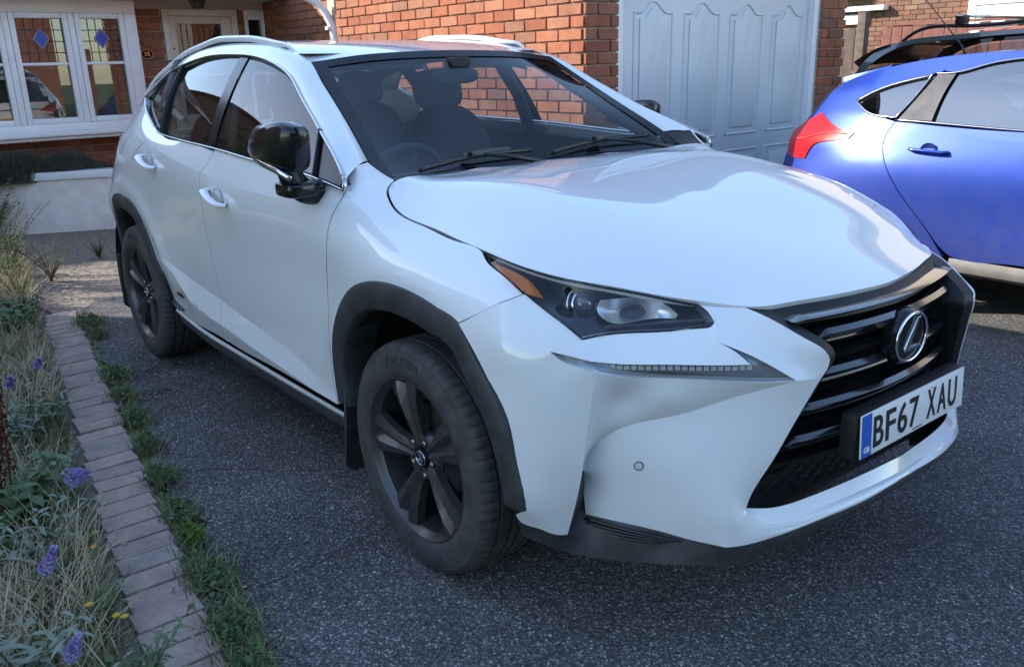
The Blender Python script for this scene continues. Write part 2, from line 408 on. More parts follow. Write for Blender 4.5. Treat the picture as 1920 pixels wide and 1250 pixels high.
M['gloss'] = pbr('gloss_black', (.007, .007, .008), .16, spec=.45)
M['frit'] = pbr('printed_glass_border', (.005, .006, .008), .22, spec=.22)
M['satin'] = pbr('satin_black', (.012, .012, .013), .38)
M['dark'] = pbr('dark_cavity', (.008, .008, .009), .8)
M['rubber'] = pbr('tyre_rubber', (.048, .046, .046), .72, noise=(22, .35), bump=(160, .1))
M['rim'] = pbr('graphite_alloy', (.045, .042, .045), .38, metal=.3, coat=.3, coat_r=.2, noise=(30, .25))
M['chrome'] = pbr('chrome', (.75, .76, .78), .10, metal=1)
M['steel'] = pbr('brake_steel', (.28, .25, .23), .42, metal=1, noise=(40, .4))
M['trim'] = pbr('satin_chrome_trim', (.55, .55, .54), .24, metal=1)
M['glass'] = glassy('tinted_window_glass', (.80, .84, .83))
M['privacy'] = glassy('dark_privacy_glass', (.60, .63, .62))
M['screen'] = glassy('windscreen_glass', (.66, .74, .78))
M['lens'] = glassy('lamp_lens', (.88, .9, .92), ior=1.45)
M['cabin'] = pbr('cabin_trim', (.018, .018, .02), .7, bump=(200, .1))
M['cabin2'] = pbr('cabin_grey_trim', (.035, .036, .038), .75)
M['amber'] = pbr('amber_reflector', (.85, .20, .015), .25, coat=1)
M['lampbody'] = pbr('lamp_housing', (.03, .035, .045), .3, coat=.4)
M['silver'] = pbr('lamp_reflector', (.85, .85, .86), .38, metal=.85)
M['platew'] = pbr('plate_white', (.74, .74, .74), .45)
M['platey'] = pbr('plate_yellow', (.75, .50, .03), .45)
M['plateb'] = pbr('plate_blue', (.01, .10, .48), .4)
M['ink'] = pbr('plate_black', (.008, .008, .008), .4)
M['red'] = pbr('red_lamp', (.55, .008, .012), .18, coat=1)
M['cells'] = pbr('light_cells', (.75, .76, .78), .35, metal=.3)
M['trim2'] = pbr('grey_light_guide', (.35, .36, .38), .3, coat=.5)
M['satin2'] = pbr('satin_black_grille', (.012, .012, .013), .5, spec=.3)
M['gloss2'] = pbr('piano_black_bar', (.008, .009, .011), .18, coat=1, coat_r=.05, noise=(60, .3))
M['lens2'] = pbr('projector_lens', (.06, .07, .08), .04, coat=1, coat_r=.0, spec=.8)
M['drl'] = pbr('daytime_lamp_housing', (.34, .35, .37), .35, metal=.4, coat=.4)
M['letters'] = pbr('tyre_lettering', (.045, .044, .044), .6)
def brick_mat(name, cols, island=False):
    """fired clay: each brick its own tone, sandy face grain, darker kiln marks"""
    m, t, o = nmat(name); p = N(t, 'ShaderNodeBsdfPrincipled'); setin(p, Roughness=.86); p.inputs['Specular IOR Level'].default_value = .25; t.links.new(p.outputs[0], o.inputs[0])
    if island: s = N(t, 'ShaderNodeNewGeometry'); so_ = s.outputs['Random Per Island']
    else: s = N(t, 'ShaderNodeObjectInfo'); so_ = s.outputs['Random']
    r = N(t, 'ShaderNodeValToRGB'); r.color_ramp.interpolation = 'LINEAR'
    while len(r.color_ramp.elements) < len(cols): r.color_ramp.elements.new(.5)
    for i, c in enumerate(cols): e = r.color_ramp.elements[i]; e.position = i/(len(cols)-1); e.color = (*c, 1)
    t.links.new(so_, r.inputs[0])
    tc = N(t, 'ShaderNodeTexCoord'); g = N(t, 'ShaderNodeNewGeometry')
    n = N(t, 'ShaderNodeTexNoise'); setin(n, Scale=11, Detail=8, Roughness=.7); t.links.new(g.outputs['Position'], n.inputs[0])
    mr = N(t, 'ShaderNodeMapRange'); setin(mr, From_Min=.3, From_Max=.72, To_Min=.72, To_Max=1.22); t.links.new(n.outputs[0], mr.inputs[0])
    x = N(t, 'ShaderNodeVectorMath', operation='SCALE'); t.links.new(r.outputs[0], x.inputs[0]); t.links.new(mr.outputs[0], x.inputs['Scale']); t.links.new(x.outputs[0], p.inputs['Base Color'])
    n2 = N(t, 'ShaderNodeTexNoise'); setin(n2, Scale=130, Detail=4); t.links.new(g.outputs['Position'], n2.inputs[0]); b = N(t, 'ShaderNodeBump'); setin(b, Strength=.5, Distance=.004); t.links.new(n2.outputs[0], b.inputs['Height']); t.links.new(b.outputs[0], p.inputs['Normal'])
    return m
REDS = [(.245, .080, .045), (.30, .103, .055), (.34, .128, .066), (.27, .11, .07), (.36, .155, .085), (.20, .092, .062)]
M['brick'] = brick_mat('red_brick', REDS); M['bricks'] = brick_mat('red_brickwork', REDS, True)
BR = [(.16, .075, .05), (.19, .10, .06), (.14, .07, .05), (.21, .13, .08), (.17, .09, .07)]
M['bricks2'] = brick_mat('brown_brickwork', BR, True)
M['mortar'] = pbr('mortar', (.48, .41, .33), .95, noise=(60, .15), bump=(300, .3))
M['upvc'] = pbr('white_upvc', (.78, .78, .79), .3, noise=(6, .04))
M['gdoor'] = pbr('white_garage_door', (.60, .62, .64), .42, noise=(3, .05), bump=(90, .03))
M['cream'] = pbr('cream_door_paint', (.66, .62, .54), .4, noise=(8, .05))
M['render'] = pbr('white_painted_render', (.80, .74, .69), .8, noise=(9, .10), bump=(70, .25))
M['pane'] = glassy('window_pane', (.62, .66, .66), extra=.03)
M['lead'] = pbr('lead_came', (.10, .10, .11), .45, metal=.6)
M['bluegl'] = pbr('blue_stained_glass', (.008, .045, .42), .35)
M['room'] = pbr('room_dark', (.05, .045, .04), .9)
M['curtain'] = pbr('net_curtain', (.42, .42, .42), .9)
M['brass'] = pbr('brass', (.55, .33, .10), .3, metal=1)
M['iron'] = pbr('black_iron', (.02, .02, .022), .45)
M['tile'] = pbr('roof_tile', (.13, .06, .045), .8, noise=(4, .3), bump=(30, .3))
M['timber'] = pbr('weathered_timber', (.10, .075, .058), .85, noise=(12, .4), bump=(60, .3))
M['timber2'] = pbr('stained_timber', (.15, .055, .04), .8, noise=(12, .35), bump=(60, .3))
M['glass2'] = glassy('green_tinted_glass', (.60, .72, .68), extra=.28)
M['pillargrey'] = pbr('dusty_pillar_plastic', (.045, .045, .05), .45, noise=(14, .4))
M['redlight'] = pbr('lamp_inner', (.75, .12, .10), .2, coat=1)
M['bluedark'] = pbr('handle_recess', (.006, .015, .10), .35, coat=1)
M['sillblue'] = pbr('dusty_sill', (.15, .14, .125), .6, noise=(10, .25))
M['silveralloy'] = pbr('silver_alloy', (.45, .45, .46), .32, metal=.9)
def leaf_mat(name, cols, rough=.6, trans=.25):
    m, t, o = nmat(name); p = N(t, 'ShaderNodeBsdfPrincipled'); setin(p, Roughness=rough); p.inputs['Specular IOR Level'].default_value = .3
    g = N(t, 'ShaderNodeNewGeometry'); r = N(t, 'ShaderNodeValToRGB')
    while len(r.color_ramp.elements) < len(cols): r.color_ramp.elements.new(.5)
    for i, c in enumerate(cols): e = r.color_ramp.elements[i]; e.position = i/(len(cols)-1); e.color = (*c, 1)
    t.links.new(g.outputs['Random Per Island'], r.inputs[0]); t.links.new(r.outputs[0], p.inputs['Base Color'])
    tl = N(t, 'ShaderNodeBsdfTranslucent'); t.links.new(r.outputs[0], tl.inputs[0]); x = N(t, 'ShaderNodeMixShader'); x.inputs[0].default_value = trans
    t.links.new(p.outputs[0], x.inputs[1]); t.links.new(tl.outputs[0], x.inputs[2]); t.links.new(x.outputs[0], o.inputs[0]); return m
M['leaf'] = leaf_mat('leaf_green', [(.035, .065, .018), (.05, .085, .022), (.07, .10, .03), (.045, .07, .03)])
M['leafdark'] = pbr('hedge_core', (.015, .022, .01), .9)
M['gable'] = pbr('brown_gable_brick', (.20, .11, .075), .9, noise=(6, .25), bump=(40, .3))
M['gable2'] = pbr('red_gable_brick', (.33, .12, .07), .9, noise=(6, .25), bump=(40, .3))
M['tile2'] = pbr('red_hung_tile', (.32, .06, .035), .8, noise=(20, .3))
M['moss'] = leaf_mat('bright_moss', [(.10, .19, .03), (.13, .22, .04), (.08, .16, .03)], .7)
M['gable3'] = pbr('buff_brick', (.42, .33, .24), .9, noise=(6, .2), bump=(40, .3))
# ---------------------------------------------------------------- white car: body surfaces (metres; x forward from the front axle, y to the car's left, z up)
ARCH_F, ARCH_R = (0.03, .36), (-2.64, .36)
def flare(x, z):
    d = 0
    for cx, cz in (ARCH_F, ARCH_R):
        r = np.hypot(x-cx, z-cz); d = d+.012*np.exp(-((r-.535)/.055)**2)*np.clip((z-.42)/.2, 0, 1)
    return d
SIDE_LINES = [
 [(-3.6,.34,.68),(-3.0,.32,.82),(-2.15,.31,.862),(-1.85,.30,.868),(-1.0,.30,.868),(-.5,.30,.872),(0,.31,.88),(.5,.32,.89)],
 [(-3.6,.55,.715),(-3.1,.57,.845),(-2.85,.585,.89),(-2.7,.59,.903),(-2.35,.598,.906),(-2.14,.585,.906),(-1.97,.529,.911),(-1.84,.465,.911),(-1.575,.437,.907),(-1.2,.413,.903),(-.8,.389,.897),(-.49,.366,.891),(0,.38,.9),(.5,.40,.9)],
 [(-3.6,.60,.72),(-3.1,.62,.848),(-2.85,.63,.893),(-2.7,.635,.905),(-2.35,.633,.905),(-2.14,.608,.902),(-1.85,.563,.886),(-1.5,.53,.882),(-1.15,.498,.882),(-.775,.463,.884),(-.5,.408,.889),(0,.45,.905),(.5,.47,.905)],
 [(-3.6,.80,.735),(-3.1,.83,.878),(-2.85,.84,.915),(-2.66,.82,.914),(-2.2,.82,.908),(-1.8,.80,.903),(-1.4,.78,.902),(-.9,.77,.904),(-.5,.76,.904),(-.2,.77,.913),(.15,.78,.917),(.45,.74,.905),(.62,.7,.86)],
 [(-3.6,1.0,.62),(-3.2,1.08,.735),(-3.0,1.12,.795),(-2.72,1.15,.856),(-2.4,1.132,.884),(-1.98,1.097,.902),(-1.72,1.073,.911),(-1.47,1.056,.916),(-1.19,1.033,.918),(-1.0,1.028,.918),(-.69,1.026,.915),(-.4,1.0,.908),(-.1,.945,.905),(.15,.91,.899),(.4,.875,.882),(.62,.83,.80)],
 [(-3.6,1.03,.60),(-3.2,1.115,.708),(-3.0,1.15,.763),(-2.72,1.169,.841),(-2.4,1.149,.876),(-1.98,1.112,.897),(-1.72,1.088,.907),(-1.47,1.071,.912),(-1.19,1.048,.914),(-1.0,1.043,.915),(-.69,1.044,.911),(-.4,1.05,.885),(-.1,1.0,.845),(.15,.968,.842),(.4,.925,.83),(.62,.855,.78)],
 [(-3.6,1.08,.54),(-3.2,1.185,.645),(-3.0,1.25,.676),(-2.8,1.325,.70),(-2.638,1.33,.735),(-2.4,1.25,.79),(-2.15,1.20,.82),(-1.83,1.185,.838),(-1.42,1.175,.853),(-1.1,1.16,.858),(-.94,1.15,.861),(-.6,1.14,.857),(-.45,1.138,.83),(-.37,1.135,.78),(-.30,1.122,.72),(-.2,1.06,.735),(-.05,1.028,.75),(.12,1.008,.765),(.232,.998,.77),(.45,.935,.79),(.62,.87,.74)]]
SIDE = Loft(SIDE_LINES, [1, 2], extra=flare)
BELT = [(-2.638,-.735,1.325),(-2.531,-.77,1.278),(-2.372,-.80,1.224),(-2.249,-.82,1.19),(-2.15,-.83,1.181),(-1.832,-.845,1.169),(-1.424,-.858,1.160),(-1.114,-.863,1.146),(-.939,-.866,1.138),(-.579,-.863,1.122),(-.366,-.855,1.094)]
DLOT = [(-.376,-.845,1.129),(-.476,-.815,1.175),(-.642,-.77,1.236),(-.767,-.74,1.29),(-.919,-.705,1.358),(-1.034,-.68,1.416),(-1.17,-.665,1.459),(-1.328,-.65,1.487),(-1.5,-.64,1.504),(-1.703,-.635,1.512),(-1.909,-.635,1.513),(-2.079,-.64,1.502),(-2.254,-.655,1.479),(-2.451,-.67,1.438),(-2.567,-.70,1.384),(-2.645,-.73,1.335)]
GLASS = Poly(BELT+DLOT+[(-.75,-.81,1.2),(-1.1,-.79,1.28),(-1.4,-.772,1.33),(-1.8,-.765,1.34),(-2.2,-.755,1.33),(-2.45,-.755,1.31)], (0, -1, .45))
# outlines of the white car's panels on those surfaces (metres)
OUT = {
'front_door':[(-.3856,-.8446,1.0907),(-.3759,-.8764,1.0565),(-.3847,-.8945,1.0254),(-.3857,-.9147,.9791),(-.4037,-.9192,.8979),(-.4434,-.9067,.7868),(-.4567,-.9088,.6431),(-.4863,-.8979,.5048),(-.4933,-.8895,.4156),(-.4797,-.891,.3721),(-.7817,-.8915,.3713),(-1.0763,-.8878,.3627),(-1.4871,-.884,.3551),(-1.5096,-.8845,.357),(-1.4914,-.903,.4433),(-1.5044,-.8822,.5297),(-1.5021,-.8928,.6605),(-1.5114,-.9044,.813),(-1.4707,-.9214,.9843),(-1.4714,-.9145,1.0635),(-1.4389,-.8986,1.0935),(-1.4117,-.8654,1.1522),(-1.419,-.8619,1.1587),(-1.1122,-.8657,1.1448),(-.9382,-.8685,1.1351),(-.583,-.8635,1.1233)],
'rear_door':[(-1.4117,-.8654,1.1522),(-1.4389,-.8986,1.0935),(-1.4714,-.9145,1.0635),(-1.4707,-.9214,.9843),(-1.5114,-.9044,.813),(-1.5021,-.8928,.6605),(-1.5044,-.8822,.5297),(-1.4914,-.903,.4433),(-1.5096,-.8845,.357),(-1.4911,-.883,.3515),(-1.6693,-.8823,.3507),(-1.8483,-.8778,.3392),(-2.1026,-.8683,.3393),(-2.1923,-.8676,.3526),(-2.2331,-.8751,.4054),(-2.249,-.8954,.5293),(-2.3016,-.905,.6281),(-2.3592,-.9097,.718),(-2.4118,-.9161,.791),(-2.4129,-.921,.8384),(-2.4641,-.9141,.9364),(-2.4537,-.9087,1.0215),(-2.391,-.8983,1.0904),(-2.2802,-.8804,1.1445),(-2.1835,-.8356,1.1869),(-2.1172,-.8402,1.1805),(-1.8104,-.8514,1.1681)],
'fender':[(-.3926,-.7563,1.1704),(-.3353,-.7361,1.1372),(-.2952,-.722,1.1197),(-.2877,-.7504,1.1012),(-.2723,-.7643,1.0878),(-.2419,-.7759,1.0693),(-.2063,-.7842,1.0518),(-.1795,-.7873,1.0419),(-.0392,-.7825,1.0167),(.1212,-.787,.999),(.2284,-.7877,.9877),(.266,-.8029,.9736),(.3378,-.8125,.9529),(.4353,-.8194,.919),(.3817,-.8761,.8888),(.3271,-.9083,.8533),(.295,-.9187,.8347),(.2012,-.9211,.8572),(.0884,-.9232,.8755),(-.0188,-.9266,.8798),(-.1231,-.9289,.8675),(-.2115,-.9272,.84),(-.3009,-.9208,.7842),(-.3794,-.9152,.697),(-.4304,-.9076,.6003),(-.4526,-.8978,.5063),(-.4797,-.891,.3721),(-.4933,-.8895,.4156),(-.4863,-.8979,.5048),(-.4567,-.9088,.6431),(-.4434,-.9067,.7868),(-.4037,-.9192,.8979),(-.3857,-.9147,.9791),(-.3847,-.8945,1.0254),(-.3759,-.8764,1.0565),(-.3856,-.8446,1.0907),(-.4257,-.8173,1.133),(-.4237,-.8032,1.1481),(-.413,-.7849,1.1602)],
'arch_front':[(.5154,-.9,.4011),(.5177,-.904,.4457),(.4995,-.9084,.5291),(.4739,-.9188,.6329),(.4262,-.9211,.7059),(.3612,-.9195,.7733),(.295,-.9187,.8347),(.2012,-.9211,.8572),(.0884,-.9232,.8755),(-.0188,-.9266,.8798),(-.1231,-.9289,.8675),(-.2115,-.9272,.84),(-.3009,-.9208,.7842),(-.3794,-.9152,.697),(-.4304,-.9076,.6003),(-.4526,-.8978,.5063),(-.4797,-.891,.3721)],
'arch_rear':[(-2.2331,-.8751,.4054),(-2.249,-.8954,.5293),(-2.3016,-.905,.6281),(-2.3592,-.9097,.718),(-2.4118,-.9161,.791),(-2.5007,-.9185,.8419),(-2.6372,-.9188,.8627),(-2.7283,-.9202,.8648)],
'quarter':[(-2.4118,-.9161,.791),(-2.5007,-.9185,.8419),(-2.6372,-.9188,.8627),(-2.7283,-.9202,.8648),(-2.76,-.925,.86),(-2.86,-.91,.8),(-2.94,-.89,.72),(-3.0,-.87,.6),(-3.03,-.855,.48),(-3.04,-.84,.4),(-3.2,-.8,.42),(-3.5,-.74,.45),(-3.5,-.74,.8),(-3.38,-.67,1.04),(-3.25,-.65,1.15),(-3.0,-.676,1.25),(-2.8,-.7,1.325),(-2.645,-.73,1.335),(-2.531,-.77,1.278),(-2.372,-.8,1.224),(-2.1835,-.8356,1.1869),(-2.2802,-.8804,1.1445),(-2.391,-.8983,1.0904),(-2.4537,-.9087,1.0215),(-2.4641,-.9141,.9364),(-2.4129,-.921,.8384),(-2.4118,-.9161,.791)],
'G':[(-.494,-.7,1.16),(-.564,-.685,1.199),(-.702,-.655,1.271),(-.861,-.625,1.355),(-.971,-.605,1.414),(-1.073,-.585,1.47),(-1.2,-.57,1.505),(-1.36,-.558,1.533),(-1.6,-.55,1.557),(-1.85,-.55,1.566),(-2.2,-.555,1.552),(-2.45,-.565,1.514),(-2.63,-.59,1.458),(-2.8,-.61,1.39),(-2.95,-.61,1.322),(-3.1,-.605,1.24),(-3.25,-.6,1.17)],
'rail':[(-1.219,-.56,1.503),(-1.245,-.57,1.528),(-1.359,-.57,1.553),(-1.587,-.57,1.578),(-1.845,-.57,1.59),(-2.003,-.57,1.592),(-2.207,-.575,1.572),(-2.445,-.59,1.536),(-2.631,-.62,1.474),(-2.802,-.65,1.405),(-2.886,-.662,1.357),(-2.998,-.672,1.296)],
'hood_pts':[(-.45,.0,1.105),(-.2,.0,1.118),(.0,.0,1.108),(.3,.0,1.058),(.55,.0,.992),(.75,.0,.935),(.86,.0,.899),(-.435,-.3,1.11),(-.2,-.3,1.122),(.0,-.3,1.111),(.3,-.3,1.062),(.55,-.3,.995),(.75,-.3,.923),(-.36,-.6,1.118),(-.2,-.6,1.114),(.0,-.6,1.1),(.2,-.58,1.072),(.4,-.55,1.026),(.55,-.52,.98),(.7,-.49,.922),(.8,-.46,.884)],
'hood_edge':[(-.2952,-.722,1.1197),(-.2877,-.7504,1.1012),(-.2723,-.7643,1.0878),(-.2419,-.7759,1.0693),(-.2063,-.7842,1.0518),(-.1795,-.7873,1.0419),(-.0392,-.7825,1.0167),(.1212,-.787,.999),(.2284,-.7877,.9877),(.318,-.785,.977),(.423,-.757,.958),(.505,-.715,.945),(.571,-.66,.932),(.634,-.603,.917),(.677,-.557,.904),(.716,-.515,.893),(.75,-.482,.888),(.795,-.442,.885),(.821,-.4,.884),(.84,-.337,.885),(.871,-.223,.885),(.893,-.108,.885),(.902,.0,.884)],
'hood_rear':[(-.297,-.721,1.119),(-.3573,-.56,1.1107),(-.4022,-.4,1.1045),(-.4322,-.24,1.1003),(-.4461,-.1,1.0984)],
'C':{
  'gap':[(.448,-.83,.923),(.427,-.862,.91),(.394,-.885,.894),(.332,-.912,.855),(.298,-.921,.836)],
  'arch':[(.298,-.921,.836),(.369,-.925,.777),(.426,-.921,.706),(.47,-.916,.631),(.502,-.91,.53),(.519,-.905,.447),(.515,-.9,.401)],
  'sidebot':[(.515,-.9,.401),(.483,-.903,.378),(.487,-.887,.35),(.519,-.86,.338),(.548,-.822,.318),(.56,-.8,.316)],
  'lampside':[(.448,-.83,.923),(.508,-.815,.89),(.567,-.795,.855),(.593,-.78,.832)],
  'lampbot':[(.593,-.78,.832),(.613,-.725,.836),(.641,-.67,.836),(.694,-.605,.838),(.746,-.552,.846),(.765,-.528,.851),(.765,-.52,.858)],
  'lampin':[(.765,-.52,.858),(.75,-.52,.876),(.716,-.515,.889)],
  'hoodedge':[(.716,-.515,.889),(.75,-.482,.885),(.795,-.442,.884)],
  'spinup':[(.795,-.442,.884),(.847,-.425,.867),(.896,-.405,.843),(.937,-.385,.821),(.965,-.37,.802),(.971,-.36,.783)],
  'spindn':[(.971,-.36,.783),(.971,-.362,.767),(.962,-.373,.738),(.954,-.386,.71),(.928,-.425,.616),(.902,-.465,.521),(.876,-.5,.432),(.874,-.505,.413)],
  'vcrease':[(.645,-.79,.772),(.64,-.79,.726),(.63,-.795,.644),(.615,-.8,.516),(.588,-.8,.405),(.56,-.8,.316)],
  'drltop':[(.56,-.85,.812),(.584,-.832,.807),(.607,-.812,.8),(.63,-.787,.791),(.676,-.735,.784),(.749,-.665,.785),(.827,-.572,.781),(.87,-.518,.781),(.844,-.53,.803),(.799,-.545,.823)],
  'drlin':[(.799,-.545,.823),(.855,-.505,.798),(.897,-.467,.769),(.937,-.432,.738)],
  'drlbot':[(.937,-.432,.738),(.916,-.455,.735),(.822,-.562,.739),(.71,-.68,.746),(.651,-.784,.769),(.645,-.79,.772),(.612,-.815,.779),(.577,-.838,.795),(.56,-.85,.812)],
  'corner':[(.593,-.78,.832),(.613,-.784,.813),(.63,-.787,.791)],
  'tipx':[(.937,-.432,.738),(.952,-.4,.738),(.962,-.373,.738)],
  'in4':[(.765,-.52,.858),(.784,-.535,.843),(.799,-.545,.823)],
  'duct':[(.615,-.8,.516),(.574,-.755,.48),(.558,-.745,.44),(.558,-.74,.386),(.557,-.735,.348)],
  'cheekbot':[(.557,-.735,.348),(.626,-.705,.348),(.69,-.672,.346),(.752,-.639,.341),(.789,-.617,.335),(.837,-.592,.333),(.871,-.574,.332)],
  'arc':[(.574,-.755,.48),(.58,-.748,.526),(.598,-.738,.558),(.625,-.718,.589),(.663,-.686,.615),(.704,-.646,.63),(.745,-.606,.645),(.78,-.569,.662),(.818,-.534,.683),(.88,-.479,.713),(.937,-.432,.738)],
  'cheek':[(.686,-.682,.516),(.778,-.612,.557),(.745,-.645,.442),(.623,-.722,.493)],
  'cheek2':[(.738,-.648,.697),(.655,-.712,.683)],
  'chinbot':[(.883,-.533,.27),(.868,-.56,.274),(.739,-.66,.259),(.596,-.75,.247),(.523,-.815,.264),(.456,-.865,.292),(.472,-.885,.335)],
  'side':[(.547,-.876,.682),(.582,-.85,.562),(.519,-.882,.802),(.438,-.912,.828)],
  'shelf':[(.686,-.685,.81),(.763,-.59,.817),(.632,-.752,.809)],
  'f4':[(.821,-.472,.843),(.879,-.447,.809),(.927,-.41,.774)],
  'mesh':[(.874,-.505,.413),(.903,-.446,.404),(.937,-.355,.411),(.968,-.207,.422),(.978,-.004,.419)],
  'crest':[(.889,-.519,.409),(.906,-.486,.39),(.928,-.44,.382),(.959,-.354,.387),(.986,-.231,.396),(.999,-.07,.396),(1.0,.06,.397)],
  'band':[(.882,-.554,.399),(.899,-.525,.371),(.923,-.481,.361),(.944,-.435,.361),(.98,-.33,.377),(1.005,-.201,.386),(1.014,-.031,.388),(1.013,.077,.395)],
  'wbot':[(.871,-.574,.332),(.885,-.552,.332),(.917,-.497,.34),(.945,-.436,.351),(.981,-.332,.368),(1.006,-.202,.376),(1.016,-.034,.386),(1.014,.102,.391)],
  'bbot':[(.883,-.533,.27),(.903,-.497,.291),(.95,-.386,.318),(.989,-.227,.346),(1.002,-.032,.347),(.994,.187,.359)],
  'amber':[(.27,-.785,.964),(.333,-.775,.953),(.394,-.765,.932),(.444,-.768,.901),(.438,-.81,.918),(.356,-.805,.937),(.287,-.79,.956)],
  'refl':[(.54,-.668,.898),(.581,-.64,.906),(.631,-.6,.91),(.664,-.567,.89),(.684,-.55,.868),(.68,-.553,.858),(.637,-.605,.858),(.562,-.675,.855),(.54,-.68,.88)],
  'reflc':[(.583,-.595,.867)],
  'proj':[(.499,-.685,.882)],
},
'lamp_top':[(.231,-.79,.987),(.318,-.785,.976),(.423,-.757,.957),(.505,-.715,.944),(.571,-.66,.93),(.634,-.603,.915),(.677,-.557,.901),(.716,-.515,.889)],
'lamp_side':[(.231,-.79,.987),(.257,-.795,.971),(.341,-.815,.954),(.448,-.83,.923)],
'chin':[(.515,-.9,.401)],
}
# ---------------------------------------------------------------- white car
SUV = empty('parked_car', (0, 0, 0), label='white SUV with black wheels and black grille parked in front of the garage', cat='car')
_o = OUT
# doors, wing, rear quarter (right side, then mirrored)
cr = []
for L in (SIDE_LINES[1], SIDE_LINES[2], SIDE_LINES[4], SIDE_LINES[5]):
    xs = np.arange(-3.5, .5, .011); v = spl(L, xs); cr += list(zip(xs, -v[:, 1], v[:, 0]))
def side_panel(name, key, **k):
    o = panel(name, SIDE, _o[key], h=.016, mat=M['white'], parent=SUV, extra=cr, sharp=11, **k); return o
def handle(door, x, z):
    """scooped cup with a bar handle over it"""
    p = SIDE.ev(SIDE.uv([(x, -.92, z)]))[0]; y = p[1]
    V, F = lathe([(.0, .0), (.02, .0005), (.036, .0012), (.046, .002)], 32, 'y', (0, 0, 0)); 
    V = [(v[0]*1.25+x, y-.004+ (.012 if math.hypot(v[0], v[2]) < .03 else 0), v[2]*.95+z) for v in V]
    cup = obj('handle_cup', orient(mesh('handle_cup', V, F), (0, -1, 0)), M['white'], door)
    P = [(x-.092, y-.004, z+.020), (x-.075, y-.026, z+.018), (x-.02, y-.036, z+.006), (x+.05, y-.036, z-.012), (x+.085, y-.024, z-.020), (x+.098, y-.006, z-.022)]
    V, F = tube(resample(P, .008), .0135, 10, flat=(.62, 1.15), up=(0, 1, 0)); h = obj('handle', mesh('handle', V, F, sharp=50), M['white'], door)
    return h
sides = []
fd = side_panel('front_door', 'front_door'); handle(fd, -1.28, .992)
rd = side_panel('rear_door', 'rear_door'); handle(rd, -2.15, 1.066)
fe = side_panel('front_wing', 'fender'); qp = side_panel('rear_quarter_panel', 'quarter')
sides += [fd, rd, fe, qp]
# badge lettering on the rear door
bd = text_mesh('HYBRID', .026, .0008, 0, 1.15); bd.transform(Matrix.Translation(SIDE.ev(SIDE.uv([(-2.005, -.905, .466)]))[0]+np.array((0, -.004, 0))) @ Matrix.Rotation(math.radians(90), 4, 'X'))
obj('badge', bd, M['satin'], rd)
# sill: painted strip over black plastic
xs = np.linspace(-2.2, -.44, 60)
def sideline(z, off):
    return [SIDE.ev(SIDE.uv([(x, -.88, zz)]))[0]+np.array((0, -off, 0)) for x, zz in zip(xs, z)]
bz = spl([(-2.2, .366), (-1.86, .338), (-1.517, .336), (-1.0, .342), (-.44, .352)], xs)[:, 0]
V, F = strip(sideline(bz-.006, -.004), [(x, -.872, z-.030) for x, z in zip(xs, bz)], 60, 4, .004, (0, -1, 0))
add(V, F, *strip([(x, -.872, z-.030) for x, z in zip(xs, bz)], [(x, -.84, z-.034) for x, z in zip(xs, bz)], 60, 1))
sides.append(obj('sill_strip', orient(mesh('sill_strip', V, F, sharp=25), (0, -1, 0)), M['white'], SUV))
V, F = strip([(x, -.860, z-.036) for x, z in zip(xs, bz)], [(x, -.835, z-.105) for x, z in zip(xs, bz)], 60, 4, .012, (0, -1, 0))
add(V, F, *strip([(x, -.835, z-.105) for x, z in zip(xs, bz)], [(x, -.55, z-.11) for x, z in zip(xs, bz)], 60, 1))
sides.append(obj('sill_cladding', orient(mesh('sill_cladding', V, F, sharp=35), (0, -1, 0)), M['plastic'], SUV))
# wheel arch trims
def arch_trim(name, outer, c, wid, ends=True):
    O = resample(outer, .03); c = np.array((c[0], 0, c[1])); V = []; F = []; m = len(O)
    for i, p in enumerate(O):
        rad = p-c; rad[1] = 0; L = np.linalg.norm(rad); rad /= L
        w = p[1]
        prof = [(.004, .010), (.002, -.008), (-.012, -.015), (-wid*.5, -.014), (-wid*.9, -.010), (-wid, -.002), (-wid-.004, .03), (-wid-.006, .10)]
        for a, b in prof: q = p+rad*a; V.append((q[0], w+b, q[2]))
    k = 8
    for i in range(m-1):
        for j in range(k-1): F.append((i*k+j, i*k+j+1, (i+1)*k+j+1, (i+1)*k+j))
    F.append(tuple(range(k))); F.append(tuple(range((m-1)*k, m*k)))
    return obj(name, orient(mesh(name, V, F, sharp=40), (0, -1, 0)), M['plastic'], SUV)
af = [p for p in _o['arch_front']]; af[-1] = (-.47, -.885, .40); af = af[:1]+af[1:]
sides.append(arch_trim('wheel_arch_trim', af, ARCH_F, .080))
ar = [(-2.045, -.885, .375)]+list(_o['arch_rear'])+[(-2.76, -.926, .86), (-2.86, -.912, .80), (-2.94, -.893, .72), (-3.0, -.873, .6), (-3.03, -.86, .48), (-3.04, -.845, .40)]
sides.append(arch_trim('wheel_arch_trim', ar, ARCH_R, .075))
